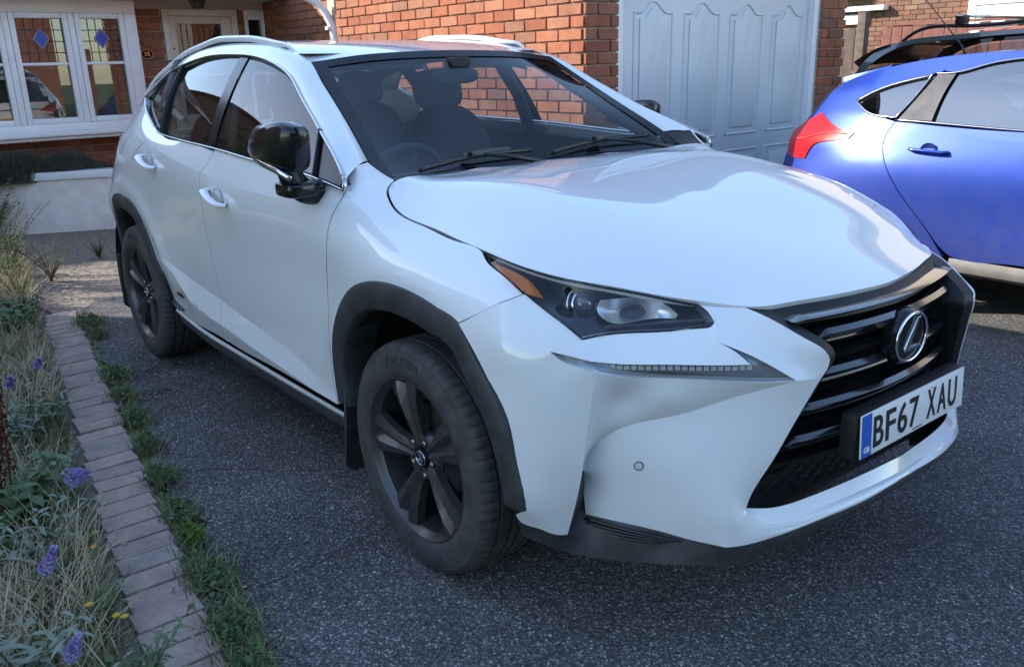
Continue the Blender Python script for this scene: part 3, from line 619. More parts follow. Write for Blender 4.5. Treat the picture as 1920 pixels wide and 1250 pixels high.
# wheel housings (liners) and mud flaps
def liner(c, r=.452):
    V = []; F = []; n = 40
    for k in range(n+1):
        t = math.radians(2+190*k/n)
        for y in (-.90, -.80, -.60, -.52): V.append((c[0]+r*math.cos(t)*(1 if y < -.55 else .1), y, c[1]+r*math.sin(t)*(1 if y < -.55 else .1)))
    for k in range(n):
        for j in range(3): F.append((k*4+j, k*4+j+1, (k+1)*4+j+1, (k+1)*4+j))
    return obj('wheel_housing', mesh('wheel_housing', V, F, sharp=40), M['dark'], SUV)
sides += [liner(ARCH_F), liner(ARCH_R)]
for x0, z0, z1 in ((-.405, .44, .135), (-3.035, .50, .17)):
    P = [(-.905, z0), (-.68, z0), (-.68, z1), (-.87, z1), (-.90, z1+.03)]
    V = [(x0-(z0-z)*.18+dx, y, z) for dx in (0, .012) for y, z in P]; n = 5
    F = [tuple(range(n)), tuple(range(n, 2*n))[::-1]]+[(i, (i+1) % n, n+(i+1) % n, n+i) for i in range(n)]
    me = mesh('mud_flap', V, F, smooth=False); bevel_me(me, .003, 1); sides.append(obj('mud_flap', me, M['plastic'], SUV))
# A pillar and cant rail
Gc = np.array(_o['G']); Dc = np.array(DLOT+[(-2.8, -.705, 1.328), (-3.0, -.68, 1.25), (-3.2, -.65, 1.185)])
def arcpar(C, n):
    d = np.r_[0, np.cumsum(np.linalg.norm(np.diff(C, axis=0), axis=1))]; return spl(np.c_[d/d[-1], C], np.linspace(0, 1, n))
Ga, Da = arcpar(Gc, 140), arcpar(Dc, 140)
V = []; F = []
for i in range(140):
    a, b = Da[i], Ga[i]; d = b-a; n = np.cross(d, Da[min(i+1, 139)]-Da[max(i-1, 0)]); n /= np.linalg.norm(n)
    if n[1] > 0 and n[2] < 0 or n@np.array((0, -.5, .8)) < 0: n = -n
    V.append(tuple(a-n*.02))
    for k in range(9):
        t = k/8; V.append(tuple(a+d*t+n*(4*t*(1-t))*np.linalg.norm(d)*.10))
    V.append(tuple(b-n*.016))
for i in range(139):
    for k in range(10): F.append((i*11+k, i*11+k+1, (i+1)*11+k+1, (i+1)*11+k))
sides.append(obj('roof_pillar', orient(mesh('roof_pillar', V, F, sharp=40), (0, -.6, .8)), M['white'], SUV))
# side windows
BF = [np.array(p) for p in BELT]; DF = [np.array(p) for p in DLOT]
def on_glass(pts): return GLASS.ev(GLASS.uv(np.array(pts)))
belt_c = arcpar(np.array(BELT), 200); dlo_c = arcpar(np.array(DLOT), 200)
def bx(x): return belt_c[np.argmin(abs(belt_c[:, 0]-x))]
def dx_(x): return dlo_c[np.argmin(abs(dlo_c[:, 0]-x))]
def glass_panel(name, xb0, xt0, xb1, xt1, mat, sink=.010, inset_=.0):
    """pane between a front edge (belt x, top x) and a rear edge"""
    lo = [bx(x) for x in np.linspace(xb0, xb1, 14)]; hi = [dx_(x) for x in np.linspace(xt1, xt0, 18)]
    o = panel(name, GLASS, lo+hi, h=.03, gap=.004+inset_, flange=0, mat=mat, parent=SUV, corner=25, sharp=30)
    o.location = (0, sink, 0); return o
sides.append(glass_panel('front_side_window', -.585, -.70, -1.44, -1.50, M['glass']))
sides.append(glass_panel('rear_side_window', -1.545, -1.60, -2.17, -2.245, M['privacy']))
sides.append(glass_panel('quarter_window', -2.20, -2.275, -2.60, -2.61, M['privacy']))
sides.append(glass_panel('sail_panel', -.40, -.40, -.545, -.66, M['frit'], .006))
sides.append(glass_panel('pillar_cover', -1.445, -1.505, -1.54, -1.595, M['frit'], .004))
def divider(xb, xt, w, name):
    a, b = bx(xb), dx_(xt); P = on_glass([a+(b-a)*t for t in np.linspace(0, 1, 12)]); P[:, 1] += .004
    V, F = tube(P, w, 6, flat=(.35, 1), up=(0, -1, .4)); return obj(name, mesh(name, V, F, sharp=40), M['satin'], SUV)
sides.append(divider(-.565, -.68, .014, 'window_divider')); sides.append(divider(-2.185, -2.26, .016, 'window_divider'))
# bright trim round the side glass
def trim_line(C, r, off, name, mat, flat=(.5, 1)):
    C = np.array(C)+np.array((0, -off, 0)); V, F = tube(resample(C, .02), r, 8, flat=flat, up=(0, -1, .4)); return obj(name, mesh(name, V, F), mat, SUV)
sides.append(trim_line([DLOT[0]]+BELT[::-1], .0095, .004, 'window_trim', M['trim'])); sides.append(trim_line(DLOT, .0095, .003, 'window_trim', M['trim']))
ins = [np.array(p)+np.array((0, .012, -.016)) for p in DLOT]
sides.append(trim_line(ins, .010, .006, 'window_seal', M['satin']))
# roof rails
rp = resample(_o['rail'], .03); V, F = tube(rp+np.array((0, 0, -.010)), np.interp(np.linspace(0, 1, len(rp)), [0, .06, .14, .8, 1], [.004, .012, .017, .016, .005]), 10, flat=(.62, .85))
rail = obj('roof_rail', mesh('roof_rail', V, F), M['white'], SUV); sides.append(rail)
gp = [(p[0], p[1]+.004, p[2]-.026) for p in rp]; V, F = tube(gp, np.interp(np.linspace(0, 1, len(gp)), [0, .1, .85, 1], [.003, .014, .014, .003]), 6, flat=(.8, .8)); sides.append(obj('rail_seal', mesh('rail_seal', V, F), M['satin'], SUV))
# bonnet
def mir(P): return [(p[0], -p[1], p[2]) for p in P]
he = list(_o['hood_edge']); hr = list(_o['hood_rear'])
hp = list(_o['hood_pts'])
HOOD = Blend(hp+mir([p for p in hp if p[1] < -.01])+he[:-1]+mir(he[:-1])+[he[-1]]+hr+mir(hr), (.25, 0, 1), up=(0, 1, 0))
ho = [(-.452, 0, 1.104)]+hr[::-1]+he[1:-1]+[he[-1]]+mir(he[1:-1])[::-1]+mir(hr)
bonnet = panel('bonnet', HOOD, ho, h=.02, gap=.003, flange=.022, mat=M['white'], parent=SUV, sharp=25)
# windscreen, roof
Gm = [tuple(p) for p in Gc]
hdr = [(-1.073, -.585, 1.470), (-1.05, -.40, 1.490), (-1.035, -.2, 1.500), (-1.03, 0, 1.503)]
base = [(-.36, -.70, 1.085), (-.42, -.5, 1.075), (-.47, -.25, 1.07), (-.49, 0, 1.068)]
wsp = Gm[:6]+hdr+base+[(-.75, 0, 1.302), (-.72, -.35, 1.293)]
WS = TPS(wsp+mir([p for p in wsp if p[1] < -.01]), (.55, 0, .83), up=(0, 1, 0), lam=2e-5)
wo_ = base[::-1]+[tuple(p) for p in Gm[:6]]+hdr[1:]; wo_ = wo_+mir(wo_[1:-1])[::-1]
wsc = panel('windscreen', WS, wo_, h=.035, gap=.003, flange=0, mat=M['screen'], parent=SUV, sharp=40, corner=30)
# black printed border of the windscreen
inn = []
cen = np.array((-.76, 0, 1.29))
uvo = resample(WS.uv(np.array(wo_)), .03, True, 30)
if area(uvo) < 0: uvo = uvo[::-1]
uvi = inset(uvo, .05); uvi2 = inset(uvo, .002); A3, B3 = WS.ev(uvi2), WS.ev(uvi); n_ = len(A3)
V = [tuple(p+np.array((.002, 0, .003))) for p in A3]+[tuple(p+np.array((.002, 0, .003))) for p in B3]; F = [(i, (i+1) % n_, n_+(i+1) % n_, n_+i) for i in range(n_)]
obj('windscreen_border', orient(mesh('windscreen_border', V, F), (.5, 0, 1)), M['frit'], SUV)
rfp = [tuple(p) for p in Gm[5:15]]+hdr+[(-1.3, 0, 1.540), (-1.6, 0, 1.565), (-1.95, 0, 1.575), (-2.3, 0, 1.565), (-2.65, 0, 1.53), (-2.95, 0, 1.47), (-1.6, -.35, 1.560), (-2.0, -.35, 1.571), (-2.5, -.35, 1.54), (-3.0, -.55, 1.37)]
ROOF = TPS(rfp+mir([p for p in rfp if p[1] < -.01]), (0, 0, 1), up=(0, 1, 0), lam=2e-5)
ro = hdr[::-1]+[tuple(p) for p in Gm[6:14]]+[(-2.93, -.5, 1.40), (-3.0, 0, 1.46)]; ro = ro+mir(ro[1:-1])[::-1]
panel('roof', ROOF, ro, h=.035, gap=.002, flange=.02, mat=M['white'], parent=SUV, sharp=30)
# front bumper: creased faces between the lamps, arch and grille
C = {k: [np.array(p) for p in v] for k, v in _o['C'].items()}
def half(c):
    """curve from the corner to the middle of the car, ending exactly on the centre line"""
    c = np.array([p for p in c if p[1] < -.02]); d = -c[:, 1]; t = c[-1]; s = (c[-1]-c[-2])/(c[-1][1]-c[-2][1])
    e = t+s*(0-t[1])*.5; e[1] = 0; return list(c)+[e]
lipc = {k: half(C[k]) for k in ('mesh', 'crest', 'band', 'wbot', 'bbot')}
lipc['mesh'][0] = C['spindn'][-1]
BV, BF_ = [], []
facet(BV, BF_, [C['gap'], C['arch'], C['sidebot'], C['vcrease'][::-1], C['drlbot'][5:], C['drltop'][:4], C['corner'][::-1], C['lampside'][::-1]], C['side'], n=(.35, -.9, .15))
facet(BV, BF_, [C['lampbot'], C['in4'], C['drltop'][3:][::-1], C['corner'][::-1]], C['shelf'], n=(.6, -.5, .6))
facet(BV, BF_, [C['lampin'], C['hoodedge'], C['spinup'], C['spindn'][:3], C['tipx'][::-1], C['drlin'][::-1], C['in4'][::-1]], C['f4'], n=(.8, -.5, .2))
lipend = [C['spindn'][-1], lipc['crest'][0], lipc['band'][0], lipc['wbot'][0]]
le = [[lipend[i], lipend[i+1]] for i in range(3)]
facet(BV, BF_, [C['drlbot'][5::-1], C['arc'][::-1], C['duct'][1::-1], C['vcrease'][3::-1]], C['cheek2'], n=(.8, -.6, 0), h=.010)
facet(BV, BF_, [C['arc'], C['tipx'], C['spindn'][2:]]+le+[C['cheekbot'][::-1], C['duct'][1:][::-1]], C['cheek'], n=(.8, -.6, 0), h=.010)
for a, b, bl in (('mesh', 'crest', 0), ('crest', 'band', .003), ('band', 'wbot', .002)):
    add(BV, BF_, *strip(lipc[a], lipc[b], 60, 3, bl, (1, -.1, .3), fade=True))
# returns: skin turned inwards round the grille and the lamp openings
def ret(c, d):
    c = resample(np.array(c), .012); add(BV, BF_, *strip(c, c+np.array(d), len(c)-1, 1))
ret(C['spinup']+C['spindn'][1:], (-.03, .012, 0)); ret(C['lampside']+C['lampbot'][1:]+C['lampin'][1:], (-.03, .02, -.005)); ret(C['arch'], (.0, .03, 0)); ret(C['duct'][1:], (-.05, .04, 0)); ret(C['vcrease'][3:], (-.06, .06, 0))
ret(C['sidebot'], (0, .05, .0)); ret(C['gap'], (-.01, .02, -.01)); ret(C['drltop'], (-.02, .02, -.004)); ret(C['drlin'], (-.02, .02, 0)); ret(C['drlbot'], (-.02, .02, .004))
ret(C['hoodedge'], (-.03, .01, -.012))
n0 = len(BV); BV += [(p[0], -p[1], p[2]) for p in BV[:n0]]; BF_ += [tuple(n0+i for i in f[::-1]) for f in BF_]
me = mesh('front_bumper', BV, BF_, sharp=13, merge=.0012)
bumper = obj('front_bumper', me, M['white'], SUV)
# parking sensor ring
def ring(name, c, n, r, rr, mat, parent, seg=24):
    c = Vector(c); n = Vector(n).normalized(); q = n.to_track_quat('Z', 'Y').to_matrix(); V, F = [], []
    P = [c+q@Vector((r*math.cos(2*math.pi*k/seg), r*math.sin(2*math.pi*k/seg), 0)) for k in range(seg+1)]
    V, F = tube([tuple(p) for p in P], rr, 6, cap=False, up=tuple(n)); return obj(name, mesh(name, V, F), mat, parent)
sensor = ring('parking_sensor', tuple(C['cheek'][0]+np.array((.004, -.004, 0))), (.78, -.62, .05), .0105, .0012, M['satin'], bumper)
mirror(sensor)
# black chin below the bumper
KV, KF = [], []
facet(KV, KF, [C['sidebot'][1:], C['vcrease'][3:][::-1], [C['vcrease'][3]+np.array((-.03, .03, 0)), C['duct'][-1]+np.array((-.02, .02, .01))], [C['duct'][-1]+np.array((-.02, .02, .01)), C['cheekbot'][0]], C['cheekbot'], [lipc['wbot'][0], lipc['bbot'][0]], C['chinbot'], [C['chinbot'][-1], C['sidebot'][1]]], [C['chinbot'][2]+np.array((-.005, .01, .045)), C['chinbot'][3]+np.array((-.005, .01, .06))], n=(.75, -.65, -.1), h=.014, lam=1e-4)
add(KV, KF, *strip(lipc['wbot'], lipc['bbot'], 60, 3, .006, (1, 0, 0), fade=True))
lowc = [p+np.array((-.06, 0, -.02)) for p in lipc['bbot']]; add(KV, KF, *strip(lipc['bbot'], lowc, 60, 1))
cb = [p+np.array((-.08, .09, -.015)) for p in C['chinbot']]; add(KV, KF, *strip(C['chinbot'], cb, 40, 1))
n0 = len(KV); KV += [(p[0], -p[1], p[2]) for p in KV[:n0]]; KF += [tuple(n0+i for i in f[::-1]) for f in KF]
chin = obj('chin_spoiler', orient(mesh('chin_spoiler', KV, KF, sharp=28, merge=.0012), (1, 0, 0)), M['plastic'], SUV)
vb0, vb1 = C['cheekbot'][0], C['cheekbot'][4]
for k in range(4):
    a = vb0+np.array((.006, -.008, -.006-.012*k)); b = vb1+np.array((.006, -.008, -.004-.003*k))
    V, F = tube([a+(b-a)*t+np.array((.75, -.65, 0))*.010*math.sin(math.pi*t) for t in np.linspace(.0, .96-.07*k, 14)], np.linspace(.0052, .0022, 14), 6, flat=(.7, 1)); mirror(obj('vent_fin', mesh('vent_fin', V, F), M['satin'], chin))
# headlamps
def facet_obj(name, curves, interior, mat, parent, n, h=.012, shift=(0, 0, 0), lam=1e-6, sharp=25):
    V, F = [], []; facet(V, F, curves, interior, n=n, h=h, lam=lam); V = [tuple(np.array(v)+np.array(shift)) for v in V]
    return obj(name, mesh(name, V, F, sharp=sharp), mat, parent)
lt = [np.array(p) for p in _o['lamp_top']]; ls = [np.array(p) for p in _o['lamp_side']]
lens_in = [np.array((.50, -.735, .893)), np.array((.66, -.60, .868))]
loop = [lt, C['lampin'][::-1], C['lampbot'][::-1], C['lampside'][::-1], ls[::-1]]
hl = empty('headlight'); hl.parent = SUV
facet_obj('lens', loop, lens_in, M['lens'], hl, (.6, -.6, .55), .014)
cen = np.mean([p for c in loop for p in c], axis=0)
inward = np.array((-.055, .055, -.03))
def sink_curve(c, k=.0): return [p+inward+(cen-p)*k for p in c]
facet_obj('lamp_housing', [sink_curve(c, .08) for c in loop], [], M['lampbody'], hl, (.6, -.6, .55), .02, lam=1e-4)
V, F = [], []
for c in loop:
    r = resample(np.array(c), .02); add(V, F, *strip(r, np.array([p+inward+(cen-p)*.08 for p in r]), len(r)-1, 2))
obj('lamp_bezel', mesh('lamp_bezel', V, F, sharp=30), M['gloss'], hl)
# dark border where the lens meets the body
V, F = [], []
for c, k in zip(loop, (.09, .07, .07, .05, .03)):
    r = resample(np.array(c), .015); q = np.array([p+(cen-p)*k+np.array((-.004, .003, -.003)) for p in r]); add(V, F, *strip(r+np.array((.0008, -.0008, .0008)), q, len(r)-1, 1))
obj('lens_border', mesh('lens_border', V, F, sharp=30), M['gloss'], hl)
facet_obj('indicator', [C['amber']+[C['amber'][0]]], [], M['amber'], hl, (.5, -.75, .45), .012, shift=(-.002, .002, -.002))
rf = C['refl']+[C['refl'][0]]
facet_obj('reflector', [rf], [np.mean(C['refl'], axis=0)+np.array((-.05, .045, -.01))], M['silver'], hl, (.65, -.6, .45), .008, shift=(-.01, .008, -.006), lam=1e-5)
def turned(name, prof, c, n, mat, parent, seg=36, sx=1, sy=1):
    q = Vector(n).normalized().to_track_quat('Z', 'Y').to_matrix(); V, F = lathe(prof, seg, 'z'); V = [tuple(Vector(c)+q@Vector((v[0]*sx, v[1]*sy, v[2]))) for v in V]
    return obj(name, mesh(name, V, F, sharp=40), mat, parent)
pc = C['proj'][0]; pn = (.85, -.35, .25)
turned('projector', [(.0, .020), (.010, .019), (.019, .014), (.026, .004), (.028, -.004), (.028, -.03)], pc, pn, M['lens2'] if 'lens2' in M else M['silver'], hl)
turned('projector_ring', [(.0285, .0), (.031, .006), (.034, .004), (.035, -.006), (.034, -.03)], pc, pn, M['chrome'], hl)
turned('projector_ring', [(.041, -.004), (.043, .002), (.046, .0), (.046, -.02)], pc, pn, M['trim'], hl)
fin = [C['lampbot'][1]+np.array((-.02, .015, .012)), C['lampbot'][3]+np.array((-.02, .015, .014)), C['lampbot'][5]+np.array((-.015, .01, .012))]
V, F = tube(resample(fin, .015), .007, 6, flat=(1, .5)); obj('lamp_fin', mesh('lamp_fin', V, F), M['rim'], hl)
mirror(hl)
# daytime running lamps
dl = empty('daytime_lamp'); dl.parent = SUV
dtop, dbot = C['drltop'], C['drlbot']
facet_obj('lamp_body', [[p+np.array((-.012, .012, 0)) for p in dtop], [p+np.array((-.012, .012, 0)) for p in C['drlin']], [p+np.array((-.012, .012, 0)) for p in dbot]], [], M['drl'], dl, (.75, -.65, .15), .012)
facet_obj('lens', [[p+np.array((-.002, .002, 0)) for p in dtop], [p+np.array((-.002, .002, 0)) for p in C['drlin']], [p+np.array((-.002, .002, 0)) for p in dbot]], [], M['lens'], dl, (.75, -.65, .15), .012)
up = resample(np.array(dtop[3:8]), .0165); V, F = box((0, 0, 0), (.012, .012, .010)); cell = mesh('light_cell', V, F, smooth=False)
for p in up[1:]:
    c = obj('light_cell', cell, M['cells'], dl); c.location = tuple(np.array(p)+np.array((-.012, .012, -.012))); c.rotation_euler = (0, 0, math.radians(-42))
V, F = tube(resample(np.array([p+np.array((-.008, .008, .004)) for p in dbot[:5]]), .02), .0045, 6); obj('light_bar', mesh('light_bar', V, F), M['trim2'], dl)
mirror(dl)
# grille
gr = empty('grille'); gr.parent = SUV
def pg(w, x0=.955, d=.05): return x0-d*(w/.36)**2
edge = C['spinup']+C['spindn'][1:]; er = resample(np.array(edge), .012, False, 30)
def gin(p, k):                                   # frame moves inwards (towards the centre) and back
    q = np.array(p, float); q[1] *= 1-k; return q
fr1 = [p+np.array((-.003, .002, 0)) for p in er]
wid = np.interp(np.arange(len(er))/len(er), [0, .12, .3, .45, .7, 1], [.055, .050, .042, .036, .026, .016])
fr2 = [p+np.array((-.010, w, 0)) for p, w in zip(er, wid)]; fr3 = [p+np.array((-.055, .012, 0)) for p in fr2]
V, F = [], []
for a, b in ((fr1, fr2), (fr2, fr3)): add(V, F, *strip(a, b, len(er)-1, 2))
topw = np.linspace(.442, 0, 30); hedge = resample(np.array([C['spinup'][0]]+[np.array(p) for p in _o['hood_edge'] if p[0] > .78 and p[1] > -.42]), .012)
t1 = hedge+np.array((-.004, 0, -.010)); t2 = t1+np.array((.030, .0, -.024)); t3 = t2+np.array((.004, 0, -.012)); t4 = t3+np.array((-.06, 0, -.004))
for a, b in ((t1, t2), (t2, t3), (t3, t4)): add(V, F, *strip(a, b, len(hedge)-1, 2))
n0 = len(V); V += [(p[0], -p[1], p[2]) for p in V[:n0]]; F += [tuple(n0+i for i in f[::-1]) for f in F]
obj('grille_frame', mesh('grille_frame', V, F, sharp=30, merge=.001), M['satin2'], gr)
def edge_w(z):
    P = np.array(edge); P = P[np.argsort(P[:, 2])]; return float(np.interp(z, P[:, 2], -P[:, 1]))
def bar(name, z, t, d, mat, w1, x0=.955, wings=True, tilt=.010):
    """full-width grille bar: flat-topped blade following the nose's curve, thicker in the middle"""
    ws = np.linspace(-w1, w1, 41); V, F = [], []
    for w in ws:
        x = pg(w, x0); k = 1 if abs(w) < w1*.93 else .45
        prof = [(x-d, z+t*.5*k), (x-.012, z+t*.5*k), (x, z+t*.2*k), (x+.002-tilt, z-t*.35*k), (x-.014, z-t*.5*k), (x-d, z-t*.5*k)]
        V += [(a, w, b) for a, b in prof]
    m = 6
    for i in range(40):
        for j in range(m): F.append((i*m+j, i*m+(j+1) % m, (i+1)*m+(j+1) % m, (i+1)*m+j))
    F.append(tuple(range(m))); F.append(tuple(range(40*m, 41*m))[::-1])
    return obj(name, orient(mesh(name, V, F, sharp=35), (1, 0, 0)), mat, gr)
for z, t in ((.809, .036), (.708, .036), (.628, .032), (.546, .034)):
    bar('grille_bar', z, t, .05, M['gloss2'], edge_w(z)-.045, .957)
for z in (.855, .760, .668, .588, .497):
    bar('grille_louvre', z, .013, .04, M['gloss2'], edge_w(z)-.03, .944)
# honeycomb mesh behind the lower opening
def comb(z0, z1, s=.026):
    V, F = [], []; r = .0022; rows = int((z1-z0)/(s*.75))+1
    for j in range(rows+1):
        z = z0+j*s*.75; w1 = .50
        k = int(2*w1/(s*1.55))
        for i in range(k+1):
            w = -w1+i*s*1.55+(j % 2)*s*.775
            if abs(w) > edge_w(max(z, .415))-.012: continue
            c = np.array((pg(w, .925, .075), w, z)); a = [(.26*s, .43*s), (.62*s, 0), (.26*s, -.43*s)]
            pts = [(-.36*s, .375*s), (.36*s, .375*s), (.775*s, 0)]
            P = [c+np.array((0, p, q)) for p, q in pts]
            add(V, F, *tube([P[0], P[1]], r, 4, cap=False)); add(V, F, *tube([P[1], P[2]], r, 4, cap=False)); add(V, F, *tube([P[1], c+np.array((0, .775*s, .75*s))], r, 4, cap=False))
    return V, F
V, F = comb(.395, .50); obj('grille_mesh', mesh('grille_mesh', V, F), M['satin2'], gr, kind='stuff')
V, F = [], []
ws = np.linspace(-.47, .47, 21); add(V, F, *strip([(.845-.1*(w/.5)**2, w, .36) for w in ws], [(.80-.1*(w/.5)**2, w, .835) for w in ws], 20, 2)); obj('radiator_panel', mesh('radiator_panel', V, F), M['dark'], gr)
# emblem: chrome oval ring with slanted letter on a black disc
em = empty('emblem', (.972, 0, .758)); em.parent = SUV
def oval(name, prof, mat, a=.081, b=.069):
    V, F = lathe(prof, 48, 'x'); V = [(v[0], v[1]*a, v[2]*b) for v in V]; return obj(name, mesh(name, V, F, sharp=35), mat, em)
oval('emblem_disc', [(0, .006), (.6, .007), (.97, .004), (1.05, -.004), (1.05, -.03)], M['gloss'])
V, F = tube([(.008, .075*math.cos(t), .063*math.sin(t)) for t in np.linspace(0, 2*math.pi, 61)], .0040, 8, cap=False, up=(1, 0, 0)); obj('emblem_ring', mesh('emblem_ring', V, F), M['chrome'], em)
L = [(.032, .050), (.016, .050), (-.034, -.026), (-.030, -.034), (.052, -.034), (.044, -.024), (-.012, -.024)]
me = prism('emblem_letter', [(p, q) for p, q in L], 'x', .004, .0115, .0012); obj('emblem_letter', me, M['chrome'], em)
# number plate
def number_plate(parent, loc, rot, face, name, chars, flip=1):
    npl = empty(name, loc); npl.parent = parent; npl.rotation_euler = rot
    me = box_me('plate', (0, 0, 0), (.005, .52, .111), .002, 2); obj('plate', me, face, npl)
    V, F = box((.0032, -flip*.2375, 0), (.001, .043, .108)); obj('country_band', mesh('country_band', V, F, smooth=False), M['plateb'], npl)
    y = -.183
    for ch in chars:
        if ch == ' ': y += .034; continue
        t = text_mesh(ch, .1, .0006, .0012); co = np.array([v.co for v in t.vertices]); a, b = co.min(0), co.max(0)
        sx, sy = .046/(b[0]-a[0]), .080/(b[1]-a[1])
        t.transform(Matrix.Translation((.0035, flip*(y+.0), 0)) @ Matrix(((0, 0, 1, 0), (flip, 0, 0, 0), (0, 1, 0, 0), (0, 0, 0, 1))) @ Matrix.Diagonal((sx, sy, 1, 1)) @ Matrix.Translation((-(a[0]+b[0])/2, -(a[1]+b[1])/2, 0)))
        obj('plate_character', t, M['ink'], npl); y += .0575
    t = text_mesh('GB', .020, .0005, .0006); t.transform(Matrix.Translation((.0040, -flip*.2375, -.036)) @ Matrix(((0, 0, 1, 0), (flip, 0, 0, 0), (0, 1, 0, 0), (0, 0, 0, 1)))); obj('country_letters', t, M['platew'], npl)
    t = box_me('maker_line', (.0036, flip*.01, -.0475), (.0006, .05, .0022)); obj('maker_line', t, M['ink'], npl)
    s = turned('screw_cap', [(0, .003), (.004, .0025), (.0055, 0)], (.0035, flip*.085, .043), (1, 0, 0), M['platew'], npl, 12)
    return npl
number_plate(SUV, (1.011, 0, .567), (0, math.radians(-3.7), 0), M['platew'], 'number_plate', 'BF67 XAU')
me = prism('plate_holder', [(-.272, .508), (.272, .508), (.272, .622), (-.272, .622)], 'x', .962, 1.002, .006, 2); obj('plate_holder', me, M['satin2'], SUV)
for s in (-1, 1): pass
# door mirror
def blob(c, s, prof=None, n=28, m=18, e=2.6, shear=None):
    """rounded box (superellipsoid)"""
    V, F = [], []
    def sg(v, p): return math.copysign(abs(v)**p, v)
    for i in range(m+1):
        a = -math.pi/2+math.pi*i/m
        for k in range(n):
            b = 2*math.pi*k/n; p = [sg(math.cos(a), 2/e)*sg(math.cos(b), 2/e)*s[0], sg(math.cos(a), 2/e)*sg(math.sin(b), 2/e)*s[1], sg(math.sin(a), 2/e)*s[2]]
            if shear: p = shear(p)
            V.append((c[0]+p[0], c[1]+p[1], c[2]+p[2]))
    for i in range(m):
        for k in range(n): F.append((i*n+k, i*n+(k+1) % n, (i+1)*n+(k+1) % n, (i+1)*n+k))
    return V, F
mi = empty('door_mirror'); mi.parent = SUV
secs = [(-.742, 1.200, 1.214, .972, .985), (-.725, 1.191, 1.238, .958, 1.0), (-.685, 1.184, 1.264, .948, 1.014), (-.62, 1.174, 1.288, .938, 1.028), (-.53, 1.165, 1.301, .932, 1.034), (-.46, 1.158, 1.302, .93, 1.026), (-.415, 1.156, 1.288, .932, 1.006), (-.408, 1.165, 1.262, .94, .985)]
V, F = [], []; nn = 24
for x, z0, z1, w0, w1 in secs:
    for k in range(nn):
        t = 2*math.pi*k/nn; c, s_ = math.cos(t), math.sin(t); ex = .62
        V.append((x+.012*s_, -((w0+w1)/2+(w1-w0)/2*math.copysign(abs(c)**ex, c)), (z0+z1)/2+(z1-z0)/2*math.copysign(abs(s_)**ex, s_)))
for i_ in range(len(secs)-1):
    for k in range(nn): F.append((i_*nn+k, i_*nn+(k+1) % nn, (i_+1)*nn+(k+1) % nn, (i_+1)*nn+k))
F.append(tuple(range(nn))[::-1]); F.append(tuple(range((len(secs)-1)*nn, len(secs)*nn)))
hd = obj('mirror_cap', orient(mesh('mirror_cap', V, F, sharp=50), (0, -1, 0)), M['gloss'], mi)
V, F = tube(resample([(-.73, -.995, 1.208), (-.66, -1.012, 1.190), (-.56, -1.022, 1.172), (-.47, -1.018, 1.158), (-.435, -.995, 1.135)], .012), .0085, 8, flat=(.6, 1.2)); obj('mirror_trim', mesh('mirror_trim', V, F), M['trim'], mi)
arm = [(-.47, -.985, 1.17), (-.475, -.975, 1.14), (-.48, -.955, 1.11), (-.49, -.915, 1.085), (-.49, -.87, 1.085)]
V, F = tube(resample(arm, .012), .030, 10, flat=(1.3, .8), up=(1, 0, 0)); obj('mirror_arm', mesh('mirror_arm', V, F, sharp=60), M['gloss'], mi)
V, F = blob((-.505, -.945, 1.098), (.062, .058, .026), e=4); obj('mirror_foot', mesh('mirror_foot', V, F, sharp=45), M['gloss'], mi)
fm = mirror(mi); fm.location = (-.34, -.035, -.03)
# wheels
def make_tyre():
    NA = 360; prof = []                                     # (radius, y) from inner bead to outer bead; outer face at y<0
    prof = [(.243, .100), (.262, .112), (.300, .116), (.330, .110), (.346, .098), (.353, .085), (.3545, .064), (.347, .062), (.347, .056), (.3545, .054), (.3555, .022), (.347, .020), (.347, .013), (.3555, .011), (.3555, -.011), (.347, -.013), (.347, -.020), (.3555, -.022), (.3545, -.054), (.347, -.056), (.347, -.062), (.3545, -.064), (.3525, -.082), (.349, -.093), (.341, -.102), (.333, -.108), (.330, -.1075), (.318, -.1125), (.300, -.1155), (.282, -.1155), (.264, -.112), (.254, -.108), (.2515, -.1055), (.246, -.105), (.243, -.100)]
    V, F = [], []; m = len(prof)
    for k in range(NA):
        t = 2*math.pi*k/NA; sip = k % 5 == 0
        for i, (r, y) in enumerate(prof):
            if sip and (21 <= i <= 24 or 4 <= i <= 6): r -= .0045
            if k % 5 == 2 and (14 <= i <= 14): r -= .003
            V.append((r*math.cos(t), y, r*math.sin(t)))
    for k in range(NA):
        for i in range(m-1): F.append((k*m+i, k*m+i+1, ((k+1) % NA)*m+i+1, ((k+1) % NA)*m+i))
    return orient(mesh('tyre', V, F, sharp=38), (0, -1, 0)) if False else mesh('tyre', V, F, sharp=38)
tyre_me = make_tyre()
def make_rim():
    V, F = [], []
    add(V, F, *lathe([(.2515, -.103), (.2510, -.107), (.2465, -.108), (.2425, -.104), (.236, -.094), (.228, -.086), (.2235, -.06), (.218, .02), (.222, .09)], 72, 'y'))
    return mesh('rim_barrel', V, F, sharp=30)
barrel_me = make_rim()
